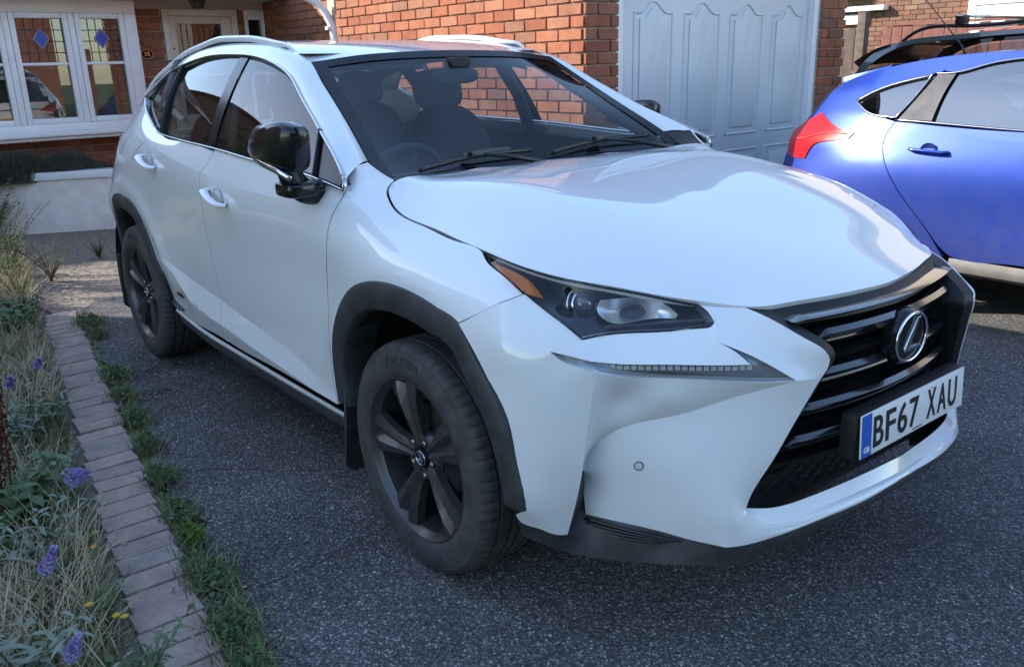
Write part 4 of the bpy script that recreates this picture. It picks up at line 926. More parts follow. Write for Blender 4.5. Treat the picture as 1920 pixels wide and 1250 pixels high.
def make_spoke():
    """wide faceted spoke: narrow at the hub, broad and notched at the rim, with a raised off-centre ridge"""
    st = [(.040, .028, -.078, .004), (.075, .028, -.083, .008), (.12, .038, -.092, .016), (.165, .051, -.098, .024), (.205, .064, -.100, .028), (.243, .072, -.096, .024)]
    V, F = [], []
    for r, hw, y, ridge in st:
        sec = [(-hw, y+.030), (-hw*.94, y+.006), (-hw*.35, y-.004), (-hw*.05, y+ridge*.55), (hw*.45, y-.002), (hw*.96, y+.008), (hw, y+.030)]
        for a, yy in sec: V.append((a, yy, r))
    k = 7
    for i in range(len(st)-1):
        for j in range(k-1): F.append((i*k+j, i*k+j+1, (i+1)*k+j+1, (i+1)*k+j))
    F.append(tuple(range(k)))
    return orient(mesh('spoke', V, F, smooth=False), (0, -1, 0))
spoke_me = make_spoke()
hub_me = mesh('hub', *lathe([(0, -.070), (.033, -.070), (.036, -.074), (.050, -.076), (.068, -.070), (.078, -.056), (.080, -.02)], 40, 'y'), sharp=30)
nut_me = mesh('wheel_nut', *lathe([(0, -.020), (.006, -.020), (.0085, -.017), (.0095, -.004), (.013, 0), (.013, .01)], 6*2, 'y'), sharp=25)
cap_me = mesh('centre_cap', *lathe([(0, -.083), (.022, -.083), (.029, -.081), (.031, -.076), (.031, -.06)], 32, 'y'), sharp=30)
disc_me = mesh('brake_disc', *lathe([(.06, -.03), (.07, -.034), (.155, -.034), (.160, -.030), (.160, -.012), (.06, -.012)], 64, 'y'), sharp=30)
txt = text_mesh('FALKEN', .034, .0006, .0008, 1.35, 1.08)
def bend_text(me, r, a0, y, flip=False):
    for v in me.vertices:
        x, yy = v.co.x, v.co.y; a = a0-x/r; v.co = Vector(((r+yy)*math.cos(a), y-.0008-v.co.z, (r+yy)*math.sin(a)))
    return me
bend_text(txt, .302, math.radians(90), -.1155)
def wheel(x, side, spin):
    w = empty('wheel', (x, 0, .348)); w.parent = SUV
    piv = .792
    def part(name, me, mat, parent, a=0.0):
        o = obj(name, me, mat, parent); return o
    w.location = (x, -piv*side, .348); w.scale = (1, side, 1)
    ty = part('tyre', tyre_me, M['rubber'], w); part('tyre_lettering', txt, M['letters'], ty)
    ty.rotation_euler = (0, spin*.3, 0)
    rim = part('rim', barrel_me, M['rim'], w); rim.rotation_euler = (0, spin, 0)
    for k in range(5):
        s = part('spoke', spoke_me, M['rim'], rim); s.rotation_euler = (0, math.radians(72*k), 0)
        nu = part('wheel_nut', nut_me, M['steel'], rim); a = math.radians(72*k+36); nu.location = (.055*math.sin(a), -.064, .055*math.cos(a))
    part('hub', hub_me, M['rim'], rim); cp = part('centre_cap', cap_me, M['gloss'], w)
    V, F = tube([(.025*math.cos(t), -.0835, .021*math.sin(t)) for t in np.linspace(0, 2*math.pi, 37)], .0016, 6, cap=False, up=(0, 1, 0)); part('cap_ring', mesh('cap_ring', V, F), M['chrome'], cp)
    me = prism('cap_letter', [(p*.33*-1, q*.33) for p, q in [(.032, .050), (.016, .050), (-.034, -.026), (-.030, -.034), (.052, -.034), (.044, -.024), (-.012, -.024)]], 'y', -.0855, -.082); part('cap_letter', me, M['chrome'], cp)
    part('brake_disc', disc_me, M['steel'], w)
    me = prism('brake_caliper', [(.08*math.cos(t), .08*math.sin(t)) for t in np.linspace(-.7, .7, 8)]+[(.165*math.cos(t), .165*math.sin(t)) for t in np.linspace(.7, -.7, 10)], 'y', -.055, .03, .006); part('brake_caliper', me, M['satin'], w)
    V, F = lathe([(0, .03), (.215, .03), (.215, .035)], 32, 'y'); part('brake_shield', mesh('brake_shield', V, F), M['dark'], w)
    return w
for x, s, sp in ((0, 1, math.radians(-14)), (-2.66, 1, math.radians(8)), (0, -1, .4), (-2.66, -1, 1.1)): wheel(x, s, sp)
# underbody
V, F = [], []
add(V, F, *box((-1.33, 0, .30), (1.75, 1.55, .12))); add(V, F, *box((-1.33, 0, .34), (4.0, 1.02, .16))); add(V, F, *box((.62, 0, .36), (.40, 1.05, .12))); add(V, F, *box((-3.2, 0, .42), (.45, 1.4, .16)))
add(V, F, *tube([(0, -.7, .348), (0, .7, .348)], .04, 8)); add(V, F, *tube([(-2.66, -.7, .348), (-2.66, .7, .348)], .05, 8))
obj('underbody', mesh('underbody', V, F, smooth=False), M['dark'], SUV)
# bulkheads close the engine bay and inner wings from inside
V, F = [], []
add(V, F, *box((-.40, 0, .72), (.03, 1.5, .66))); add(V, F, *box((.15, 0, .60), (1.0, .96, .48)))
obj('engine_bay', mesh('engine_bay', V, F, smooth=False), M['dark'], SUV)
# seal between the foot of each windscreen pillar and the wing
fi = [np.array(p) for p in _o['fender'][:3]]; wsf = [np.array(Gm[0])+np.array((.006, .006, -.004)), np.array((-.43, -.700, 1.122)), np.array((-.345, -.700, 1.088))]
V, F = strip(wsf, [p+np.array((0, .004, -.004)) for p in fi], 10, 3); sides.append(obj('pillar_foot_seal', mesh('pillar_foot_seal', V, F), M['satin'], SUV))
# scuttle and wipers
ws = np.linspace(-.745, .745, 25)
V, F = strip([(-.449+.152*(w/.721)**2+.01, w, 1.086+.016*(w/.721)**2) for w in ws], [(-.56+.12*(w/.721)**2, w, 1.098+.02*(w/.721)**2) for w in ws], 24, 3); obj('scuttle_panel', mesh('scuttle_panel', V, F), M['plastic'], SUV)
def wsx(w, up_):
    """point on the windscreen `up_` metres above its lower edge"""
    b = np.array((-.49+.13*(w/.7)**2, w, 1.068)); t = np.array((-1.03, w*.85, 1.5)); d = t-b; d /= np.linalg.norm(d); p = b+d*up_
    return WS.ev(WS.uv([p]))[0]+np.array((.012, 0, .018))
for (wa, ua, wb, ub) in ((-.55, .05, .02, .075), (.10, .05, .60, .11)):
    wi = empty('wiper'); wi.parent = SUV
    V, F = tube([wsx(wa+(wb-wa)*t, ua+(ub-ua)*t+.012*math.sin(math.pi*t)) for t in np.linspace(0, 1, 20)], .007, 6, flat=(.6, 1.3)); obj('wiper_blade', mesh('wiper_blade', V, F), M['satin'], wi)
    a = wsx((wa+wb)/2, (ua+ub)/2+.012)+np.array((.008, 0, .010)); b = wsx(wb+.06, -.03)+np.array((.02, 0, .012))
    V, F = tube([a, a+(b-a)*.4+np.array((0, 0, .008)), b], [.006, .009, .013], 6); obj('wiper_arm', mesh('wiper_arm', V, F), M['satin'], wi)
    obj('wiper_joint', box_me('wiper_joint', tuple(a), (.03, .055, .018), .004), M['satin'], wi)
# cabin
cab = empty('cabin'); cab.parent = SUV
V, F = [], []
prof = [(-.44, .98), (-.50, 1.045), (-.62, 1.065), (-.80, 1.045), (-.86, 1.0), (-.87, .80), (-.80, .60)]
for k, w in enumerate(np.linspace(-.74, .74, 13)):
    for x, z in prof: V.append((x, w, z+.02*math.exp(-((w+.38)/.18)**2)*(1 if z > .9 else 0)))
for k in range(12):
    for j in range(6): F.append((k*7+j, k*7+j+1, (k+1)*7+j+1, (k+1)*7+j))
obj('dashboard', mesh('dashboard', V, F, sharp=40), M['cabin'], cab)
obj('centre_display', box_me('centre_display', (-.80, 0, 1.07), (.03, .24, .11), .006), M['gloss'], cab)
sw = empty('steering_wheel', (-.86, -.37, 1.0)); sw.parent = cab; sw.rotation_euler = (0, math.radians(-64), 0)
V, F = tube([(.185*math.cos(t), .185*math.sin(t), 0) for t in np.linspace(0, 2*math.pi, 49)], .014, 8, cap=False); obj('wheel_ring', mesh('wheel_ring', V, F), M['cabin2'], sw)
V, F = [], []
for a in (0.2, 2.94, -1.57): add(V, F, *tube([(.05*math.cos(a), .05*math.sin(a), -.02), (.18*math.cos(a), .18*math.sin(a), 0)], .016, 6, flat=(1.4, .5)))
add(V, F, *blob((0, 0, -.02), (.075, .07, .03))); obj('wheel_boss', mesh('wheel_boss', V, F), M['cabin'], sw)
def seat(x, y, back=True):
    s = empty('seat', (x, y, 0)); s.parent = cab
    V, F = blob((.05, 0, .62), (.27, .26, .10), e=3.5); obj('cushion', mesh('cushion', V, F), M['cabin'], s)
    def lean(p): return [p[0]-.34*p[2], p[1]*(1-.25*max(0, p[2]/.33)), p[2]]
    V, F = blob((-.30, 0, .93), (.085, .25, .33), e=3.5, shear=lean); obj('seat_back', mesh('seat_back', V, F), M['cabin'], s)
    V, F = blob((-.455, 0, 1.335), (.055, .135, .095), e=3, shear=lambda p: [p[0]-.2*p[2], p[1], p[2]]); obj('headrest', mesh('headrest', V, F), M['cabin'], s)
    for q in (-.055, .055):
        V, F = tube([(-.415, q, 1.21), (-.435, q, 1.30)], .007, 6); obj('headrest_post', mesh('headrest_post', V, F), M['trim'], s)
    return s
seat(-1.22, -.37); seat(-1.22, .37)
for y in (-.40, .02, .42): seat(-2.08, y)
obj('cabin_floor', box_me('cabin_floor', (-1.6, 0, .42), (2.6, 1.5, .05)), M['cabin'], cab)
obj('parcel_shelf', box_me('parcel_shelf', (-2.95, 0, 1.08), (.6, 1.3, .03)), M['cabin'], cab)
for s in (-1, 1):
    me = prism('door_lining', [(-.42, .40), (-.42, 1.04), (-.60, 1.085), (-1.45, 1.11), (-2.20, 1.14), (-2.45, 1.16), (-3.1, 1.05), (-3.1, .9), (-2.3, .9), (-2.1, .5), (-2.0, .40)], 'y', s*.795-.01, s*.795+.01, .004); obj('door_lining', me, M['cabin'], cab)
    for xb, xt, r in ((-1.46, -1.53, .045), (-2.30, -2.42, .06)):
        V, F = tube([(xb, s*.80, 1.08), ((xb+xt)/2, s*.735, 1.30), (xt, s*.62, 1.49)], r, 8, flat=(1, .45), up=(0, s, .3)); obj('pillar_lining', mesh('pillar_lining', V, F), M['cabin2'], cab)
    V, F = tube([tuple(p+np.array((-.02, .035, -.03))*np.array((1, 1, 1))) if s < 0 else (p[0]-.02, -p[1]-.035, p[2]-.03) for p in Ga[:60:4]], .028, 8); obj('pillar_lining', mesh('pillar_lining', V, F), M['cabin2'], cab)
    V, F = strip([(p[0], s*abs(p[1])*.98, p[2]-.045) for p in Ga[40:120:4]], [(p[0], s*.60, p[2]-.10) for p in Ga[40:120:4]], 19, 2); obj('roof_edge_lining', mesh('roof_edge_lining', V, F), M['cabin2'], cab)
V, F = [], []
xs_ = np.linspace(-1.12, -2.9, 15); add(V, F, *strip([(x, -.58, 1.50+.02*math.sin((x+1.1)*-1.7)) for x in xs_], [(x, .58, 1.50+.02*math.sin((x+1.1)*-1.7)) for x in xs_], 14, 4)); obj('headlining', mesh('headlining', V, F), M['cabin2'], cab)
V, F = blob((-.99, .0, 1.405), (.018, .115, .032), e=3); obj('rear_view_mirror', mesh('rear_view_mirror', V, F), M['cabin'], cab)
obj('mirror_stalk', box_me('mirror_stalk', (-.97, 0, 1.452), (.07, .09, .05), .01), M['cabin'], cab)
for s in (-1, 1): obj('sun_visor', box_me('sun_visor', (-1.12, s*.33, 1.462), (.17, .42, .02), .008, R=Matrix.Rotation(math.radians(12), 3, 'Y')), M['cabin2'], cab)
# tail: tailgate, rear window, lamps, bumper
def bar_x(w, x0, d): return x0+d*(abs(w)/.78)**2.4
def tail_patch(name, z0, z1, x0, x1, w0, w1, mat, d=.14, n=24, m=6, bulge=.01):
    a = [(bar_x(w, x0, d), w*w0/.78, z0) for w in np.linspace(-.78, .78, n+1)]; b = [(bar_x(w, x1, d), w*w1/.78, z1) for w in np.linspace(-.78, .78, n+1)]
    V, F = strip(a, b, n, m, bulge, (-1, 0, .1)); return obj(name, orient(mesh(name, V, F), (-1, 0, 0)), mat, SUV)
tail_patch('tailgate', .66, 1.115, -3.62, -3.50, .70, .62, M['white'], .16)
tail_patch('rear_bumper', .36, .655, -3.56, -3.64, .70, .73, M['white'], .16)
tail_patch('rear_valance', .24, .358, -3.45, -3.57, .66, .70, M['plastic'], .16)
tail_patch('rear_window', 1.12, 1.42, -3.49, -3.10, .62, .52, M['privacy'], .12)
tail_patch('roof_spoiler', 1.425, 1.452, -3.22, -3.02, .58, .52, M['white'], .08, bulge=.02)
tail_patch('rear_light_bar', 1.0, 1.03, -3.535, -3.53, .52, .52, M['chrome'], .12, bulge=.02)
for s in (-1, 1):
    V, F = [], []
    P = [np.array((-3.56, s*.44, 1.00)), np.array((-3.535, s*.60, 1.09)), np.array((-3.38, s*.70, 1.115)), np.array((-3.12, s*.775, 1.105)), np.array((-3.20, s*.785, 1.03)), np.array((-3.42, s*.72, .96)), np.array((-3.56, s*.62, .97))]
    c = np.mean(P, axis=0)+np.array((-.035, s*.02, 0)); V = [tuple(p) for p in P]+[tuple(c)]; F = [(i, (i+1) % 7, 7) for i in range(7)]
    me = mesh('tail_lamp', V, F, smooth=False); obj('tail_lamp', orient(me, (-1, s*.3, 0)), M['red'], SUV)
number_plate(SUV, (-3.665, 0, .86), (0, math.radians(4), math.pi), M['platey'], 'rear_number_plate', 'BF67 XAU')
for o in sides: mirror(o)
# ---------------------------------------------------------------- house and garage
BRV = []
for k in range(5):
    r = random.Random(k); L, Hh, Dp = .2155+r.uniform(-.002, .002), .0655+r.uniform(-.0015, .0015), .03
    me = box_me('brick', (0, 0, 0), (L, Dp, Hh), .0035, 1); BRV.append(me)
HALF = box_me('brick', (0, 0, 0), (.1025, .03, .0655), .0035, 1)
def brick_rows(p0, d, length, z0, z1, seed=0, half_at_ends=True):
    """positions of stretcher-bond bricks in a wall face: (centre along d, z, kind)"""
    out = []; n = int(round((z1-z0)/.075)); ph = 0
    for j in range(n):
        z = z0+(j+.5)*.075; a = 0 if j % 2 == 0 else -.1125
        x = a
        while x < length-.01:
            lo, hi = max(x, 0)+.005, min(x+.215+.005, length)-.0
            hi = min(hi, length-.002)
            if hi-lo > .03: out.append(((lo+hi)/2, z, hi-lo))
            x += .225
    return out
def brick_face(parent, p0, d, nrm, length, z0, z1, single=lambda x, z: False, proud=.008, seed=1, mat='bricks', name='brickwork'):
    """bricks of one wall face; those `single` picks are objects of their own, the rest one joined part"""
    p0 = np.array(p0, float); d = np.array(d, float); nrm = np.array(nrm, float); rr = random.Random(seed); V, F = [], []; cnt = 0
    rot = math.atan2(d[1], d[0])
    for u, z, L in brick_rows(p0, d, length, z0, z1):
        off = proud-.015+rr.uniform(-.0018, .0018); c = p0+d*u+nrm*off; c[2] = z+rr.uniform(-.001, .001)
        if single(u, z):
            full = L > .19; me = BRV[rr.randrange(5)] if full else HALF
            o = obj('brick', me, M['brick'], parent); o.location = tuple(c); o.rotation_euler = (rr.uniform(-.006, .006), rr.uniform(-.006, .006), rot+rr.uniform(-.004, .004))
            if not full: o.scale = (L/.1025*.99, 1, 1)
            cnt += 1
        else:
            R_ = np.array([[d[0], nrm[0], 0], [d[1], nrm[1], 0], [0, 0, 1]]); v, f = box((0, 0, 0), (L-.002, .03, .0655)); add(V, F, [tuple(c+R_@np.array(q)) for q in v], f)
    if V: obj(name, mesh(name, V, F, smooth=False), M[mat], parent, kind='stuff')
    return cnt
GX, GY = -2.17, 1.83                    # garage corner (front plane x, left wall plane y)
gar = empty('garage', (GX, GY, 0), label='red brick garage with sunlit side wall and white up-and-over door', cat='garage')
def put(o): o.parent = gar; o.matrix_parent_inverse = Matrix.Translation((-GX, -GY, 0)); return o
gh = empty('garage_walls'); put(gh)
obj('wall_core', prism('wall_core', [(GX-3.28, GY+.012), (GX-.012, GY+.012), (GX-.012, 2.128), (GX-.22, 2.128), (GX-.22, GY+.2), (GX-3.28, GY+.2)], 'z', 0, 2.49), M['mortar'], gh)
obj('pier_core', box_me('pier_core', (GX-.13, (4.44+4.788)/2, 1.31), (.236, .348, 2.62)), M['mortar'], gh)
obj('side_core', box_me('side_core', (GX-1.75, 4.70, 1.31), (3.0, .17, 2.62)), M['mortar'], gh)
obj('return_core', box_me('return_core', (GX-3.37, 2.05, 1.31), (.176, .41, 2.62)), M['mortar'], gh)
n = brick_face(gh, (GX-3.28, GY, 0), (1, 0, 0), (0, -1, 0), 3.28, 0, 2.475, lambda u, z: z > 1.12 and z < 2.06, seed=3)
n += brick_face(gh, (GX, GY, 0), (0, 1, 0), (1, 0, 0), .30, 0, 2.625, lambda u, z: z > 1.05 and z < 1.92, seed=4)
n += brick_face(gh, (GX, 4.437, 0), (0, 1, 0), (1, 0, 0), .362, 0, 2.625, lambda u, z: z > 1.0 and z < 1.92, seed=5)
brick_face(gh, (GX-.01, 4.795, 0), (-1, 0, 0), (0, 1, 0), 3.0, 0, 2.625, seed=6)
obj('lintel', box_me('lintel', (GX-.11, 3.285, 2.38), (.20, 2.31, .48)), M['mortar'], gh); brick_face(gh, (GX, 2.13, 0), (0, 1, 0), (1, 0, 0), 2.306, 2.1, 2.625, seed=8, name='lintel_brickwork')
# door: steel sheet pressed into four tall panels with ogee heads
gd = empty('garage_door'); put(gd)
obj('door_leaf', box_me('door_leaf', (-2.262, 3.283, 1.04), (.03, 2.19, 2.06), .004), M['gdoor'], gd)
for y in (2.165, 4.402): obj('door_frame', box_me('door_frame', (-2.232, y, 1.05), (.085, .062, 2.1), .006), M['upvc'], gd)
obj('door_frame', box_me('door_frame', (-2.232, 3.283, 2.075), (.084, 2.18, .05), .006), M['upvc'], gd)
def ogee(y0, y1, zb, zt, rise, k=0):
    w = y1-y0; P = [(y0, zb), (y1, zb), (y1, zt)]
    for i in range(1, 16):
        t = i/16; u = abs(t-.5)*2; s = 0 if u > .72 else .5+.5*math.cos(math.pi*u/.72); P.append((y1-w*t, zt+rise*s))
    return P+[(y0, zt)]
for y0, y1 in ((2.353, 2.735), (2.864, 3.246), (3.375, 3.764), (3.893, 4.284)):
    for zb, zt, rise in ((.885, 1.75, .075), (.16, .76, .0)):
        pn = empty('door_panel'); pn.parent = gd
        O = ogee(y0, y1, zb, zt, rise) if rise else [(y0, zb), (y1, zb), (y1, zt), (y0, zt)]
        P = [(-2.2465, a, b) for a, b in O+[O[0]]]; V, F = tube(resample(P, .02), .0085, 6, flat=(1, 1), up=(1, 0, 0)); obj('moulding', mesh('moulding', V, F), M['gdoor'], pn)
        I = ogee(y0+.052, y1-.052, zb+.05, zt-.035, rise) if rise else [(y0+.052, zb+.05), (y1-.052, zb+.05), (y1-.052, zt-.05), (y0+.052, zt-.05)]
        obj('raised_field', prism('raised_field', I, 'x', -2.2475, -2.236, .010, 2), M['gdoor'], pn)
obj('garage_roof', prism('garage_roof', [(1.62, 2.50), (3.3, 2.66), (5.0, 2.50), (5.0, 2.56), (3.3, 2.74), (1.62, 2.58)], 'x', -5.7, -1.95), M['tile'], gh)
obj('fascia_board', box_me('fascia_board', (-3.8, 1.68, 2.52), (3.7, .03, .12)), M['upvc'], gh)
# house front
HX = -7.9
ho_ = empty('house', (HX, 1, 0), label='brick house with white leaded bay window, cream front door and porch lantern', cat='house')
def hput(o): o.parent = ho_; o.matrix_parent_inverse = Matrix.Translation((-HX, -1, 0)); return o
hw = empty('house_walls'); hput(hw)
obj('wall_core', prism('wall_core', [(-2.2, 0), (1.05, 0), (1.05, 2.10), (2.26, 2.10), (2.26, 0), (6.5, 0), (6.5, 2.62), (-2.2, 2.62)], 'x', HX-.25, HX-.010), M['mortar'], hw)
obj('side_core', box_me('side_core', (HX-3.2, -2.1, 1.31), (5.9, .2, 2.62)), M['mortar'], hw); obj('side_core', box_me('side_core', (HX-3.2, 6.4, 1.31), (5.9, .2, 2.62)), M['mortar'], hw)
obj('back_core', box_me('back_core', (HX-6.0, 2.1, 1.31), (.2, 8.6, 2.62)), M['mortar'], hw)
brick_face(hw, (HX, .70, 0), (0, 1, 0), (1, 0, 0), .352, 0, 2.10, lambda u, z: z > 1.1, seed=11)
brick_face(hw, (HX, -2.2, 0), (0, 1, 0), (1, 0, 0), 2.85, 0, .975, lambda u, z: z > .5 and u > 1.5, seed=12)
brick_face(hw, (HX, -2.2, 0), (0, 1, 0), (1, 0, 0), 8.7, 2.325, 2.625, seed=13)
brick_face(hw, (HX, 1.885, 0), (0, 1, 0), (1, 0, 0), .075, 0, 2.10, seed=14)
obj('roof', prism('roof', [(HX+.35, 2.62), (HX+.35, 2.70), (HX-3.0, 3.72), (HX-6.3, 2.70), (HX-6.3, 2.62), (HX-3.0, 3.62)], 'y', -2.45, 6.75), M['tile'], hw)
# link wall beside the porch
obj('link_core', box_me('link_core', (-6.67, 2.31, 1.31), (2.44, .20, 2.62)), M['mortar'], hw)
n += brick_face(hw, (-7.89, 2.2, 0), (1, 0, 0), (0, -1, 0), 2.44, 0, 2.625, lambda u, z: z > 1.45 and z < 2.2, seed=15)
brick_face(gh, (GX-3.29, 1.845, 0), (0, 1, 0), (-1, 0, 0), .35, 0, 2.625, seed=16)
# bay window
bay = empty('bay_window'); hput(bay); BX = -7.70
def frame_bar(y0, y1, z0, z1, d=.07, x=BX, name='window_frame', mat='upvc', par=None): return obj(name, box_me(name, (x, (y0+y1)/2, (z0+z1)/2), (d, y1-y0, z1-z0), .008, 2), M[mat], par or bay)
frame_bar(-1.75, .72, 2.035, 2.16, .10); frame_bar(-1.75, .74, .925, 1.0, .10)
obj('window_sill', box_me('window_sill', (BX+.05, -.5, .905), (.24, 2.55, .045), .01, 2), M['upvc'], bay)
obj('window_sill', box_me('window_sill', (BX+.03, -.5, .862), (.18, 2.55, .034), .006, 2), M['upvc'], bay)
frame_bar(.60, .72, 1.0, 2.035, .10)
for ym in (-.47, .105, -1.045): frame_bar(ym-.028, ym+.028, 1.0, 2.035, .09)
def casement(y0, y1, z0, z1):
    c = empty('casement'); c.parent = bay; s = .052
    for a, b, cc, dd in ((y0, y0+s, z0, z1), (y1-s, y1, z0, z1), (y0+s, y1-s, z0, z0+s), (y0+s, y1-s, z1-s, z1)): frame_bar(a, b, cc, dd, .075, BX+.012, 'casement_frame', par=c)
    zt = z0+(z1-z0)*.545; frame_bar(y0+s, y1-s, zt-.014, zt+.014, .06, BX+.004, 'glazing_bar', par=c)
    obj('pane', box_me('pane', (BX-.005, (y0+y1)/2, (z0+z1)/2), (.004, y1-y0-2*s+.006, z1-z0-2*s+.006)), M['pane'], c)
    w = y1-y0-2*s; V, F = [], []
    for k in range(1, 5): add(V, F, *tube([(BX-.001, y0+s+w*k/5, zt), (BX-.001, y0+s+w*k/5, z1-s)], .0045, 5))
    for k in (1, 2, 3): zz = zt+(z1-s-zt)*k/4; add(V, F, *tube([(BX-.001, y0+s, zz), (BX-.001, y1-s, zz)], .0045, 5))
    obj('lead_strips', mesh('lead_strips', V, F), M['lead'], c)
    yc, zc = (y0+y1)/2+.005, zt+(z1-s-zt)*.56; D_ = [(yc-.068, zc), (yc, zc-.092), (yc+.068, zc), (yc, zc+.092)]
    obj('stained_diamond', prism('stained_diamond', D_, 'x', BX-.002, BX+.003), M['bluegl'], c)
    V, F = tube([(BX+.002, a, b) for a, b in D_+[D_[0]]], .006, 6, cap=False, up=(1, 0, 0)); obj('diamond_lead', mesh('diamond_lead', V, F), M['trim2'], c)
casement(-.44, .075, 1.0, 2.035); casement(.135, .60, 1.0, 2.035); casement(-1.015, -.50, 1.0, 2.035); casement(-1.60, -1.075, 1.0, 2.035)
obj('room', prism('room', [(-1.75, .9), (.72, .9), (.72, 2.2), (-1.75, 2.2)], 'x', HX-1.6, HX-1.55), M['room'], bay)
for y0, y1 in ((-.40, -.24), (.50, .58), (-1.0, -.85)):
    V, F = [], []
    ys = np.linspace(y0, y1, 25); add(V, F, *strip([(BX-.10+.012*math.sin(k*1.6), y, 1.0) for k, y in enumerate(ys)], [(BX-.10+.012*math.sin(k*1.6), y, 2.1) for k, y in enumerate(ys)], 24, 2)); obj('curtain', mesh('curtain', V, F), M['curtain'], bay)
for y in (-1.75, .71): obj('bay_side', box_me('bay_side', (HX+.09, y, 1.55), (.22, .03, 1.25)), M['upvc'], bay)
# porch canopy, door, side light
pc_ = empty('porch'); hput(pc_)
obj('canopy', box_me('canopy', (-7.55, .25, 2.235), (.66, 4.1, .10), .01), M['upvc'], pc_); obj('canopy_roof', prism('canopy_roof', [(-7.15, 2.29), (-7.15, 2.33), (-7.9, 2.85), (-7.9, 2.29)], 'y', -1.9, 2.3), M['tile'], pc_)
obj('fascia_board', box_me('fascia_board', (-7.2, .25, 2.245), (.03, 4.14, .14), .004), M['upvc'], pc_)
fdr = empty('front_door'); hput(fdr)
def dbar(y0, y1, z0, z1, d, x, name, mat): return obj(name, box_me(name, (x, (y0+y1)/2, (z0+z1)/2), (d, y1-y0, z1-z0), .006, 2), M[mat], fdr)
dbar(1.055, 1.12, 0, 2.10, .10, HX-.03, 'door_frame', 'cream'); dbar(1.815, 1.88, 0, 2.10, .10, HX-.03, 'door_frame', 'cream'); dbar(1.12, 1.815, 2.035, 2.10, .10, HX-.03, 'door_frame', 'cream')
dbar(1.12, 1.20, .02, 2.035, .05, HX-.05, 'door_stile', 'cream'); dbar(1.70, 1.815, .02, 2.035, .05, HX-.05, 'door_stile', 'cream'); dbar(1.20, 1.70, 1.955, 2.035, .05, HX-.05, 'door_rail', 'cream'); dbar(1.20, 1.70, .02, 1.0, .05, HX-.05, 'door_panel', 'cream')
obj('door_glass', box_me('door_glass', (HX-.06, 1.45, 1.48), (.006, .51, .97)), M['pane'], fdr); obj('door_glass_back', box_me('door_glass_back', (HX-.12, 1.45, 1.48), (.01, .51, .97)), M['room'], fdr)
V, F = [], []
for k in range(1, 8): add(V, F, *tube([(HX-.054, 1.20+.5*k/8, 1.0), (HX-.054, 1.20+.5*k/8, 1.955)], .004, 5))
obj('lead_strips', mesh('lead_strips', V, F), M['lead'], fdr)
obj('door_viewer', mesh('door_viewer', *lathe([(0, .01), (.008, .008), (.011, 0)], 12, 'x', (HX-.025, 1.155, 1.70))), M['iron'], fdr)
sl_ = empty('side_light'); hput(sl_)
for a, b, c, d in ((1.962, 2.005, .0, 2.10), (2.165, 2.20, 0, 2.10), (2.005, 2.165, 2.0, 2.10), (2.005, 2.165, 0, .9)): obj('window_frame', box_me('window_frame', (HX-.03, (a+b)/2, (c+d)/2), (.09, b-a, d-c), .006, 2), M['upvc'], sl_)
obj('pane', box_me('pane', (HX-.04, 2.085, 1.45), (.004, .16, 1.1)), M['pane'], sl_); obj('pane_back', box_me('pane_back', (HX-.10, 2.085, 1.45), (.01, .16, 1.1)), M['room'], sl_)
V, F = [], []
for k in (1, 2): add(V, F, *tube([(HX-.036, 2.005+.16*k/3, .9), (HX-.036, 2.005+.16*k/3, 2.0)], .0035, 5))
for k in range(1, 6): add(V, F, *tube([(HX-.036, 2.005, .9+1.1*k/6), (HX-.036, 2.165, .9+1.1*k/6)], .0035, 5))
obj('lead_strips', mesh('lead_strips', V, F), M['lead'], sl_)
# brass number plaque
nq = empty('number_plaque', (HX+.012, .848, 1.647), label='oval brass house number plaque on the porch brickwork', cat='plaque')
V, F = tube([(0, .062*math.cos(t), .048*math.sin(t)) for t in np.linspace(0, 2*math.pi, 33)], .006, 6, cap=False, up=(1, 0, 0)); obj('plaque_rim', mesh('plaque_rim', V, F), M['brass'], nq)
V, F = lathe([(0, .0), (1, 0), (1, -.006)], 32, 'x'); obj('plaque_back', mesh('plaque_back', [(v[0], v[1]*.058, v[2]*.044) for v in V], F), M['iron'], nq)
t = text_mesh('15', .06, .003, .001); t.transform(Matrix(((0, 0, 1, .004), (1, 0, 0, 0), (0, 1, 0, 0), (0, 0, 0, 1)))); obj('plaque_digits', t, M['brass'], nq)
# lantern
la = empty('porch_lantern', (-7.45, 1.30, 2.185), label='black iron lantern hanging under the porch canopy above the front door', cat='lantern')
V, F = lathe([(0, 0), (.075, -.005), (.085, -.02), (.085, -.028), (.0, -.028)], 6, 'z'); obj('lantern_top', mesh('lantern_top', V, F, smooth=False), M['iron'], la)
V, F = lathe([(.075, -.03), (.055, -.095), (0, -.095)], 6, 'z'); obj('lantern_glass', mesh('lantern_glass', V, F, smooth=False), M['pane'], la)
V, F = [], []
for k in range(6):
    a = math.pi/3*k; add(V, F, *tube([(.078*math.cos(a), .078*math.sin(a), -.03), (.056*math.cos(a), .056*math.sin(a), -.10)], .005, 5))
add(V, F, *tube([(.056*math.cos(a), .056*math.sin(a), -.098) for a in np.linspace(0, 2*math.pi, 7)], .006, 5)); obj('lantern_cage', mesh('lantern_cage', V, F), M['iron'], la)
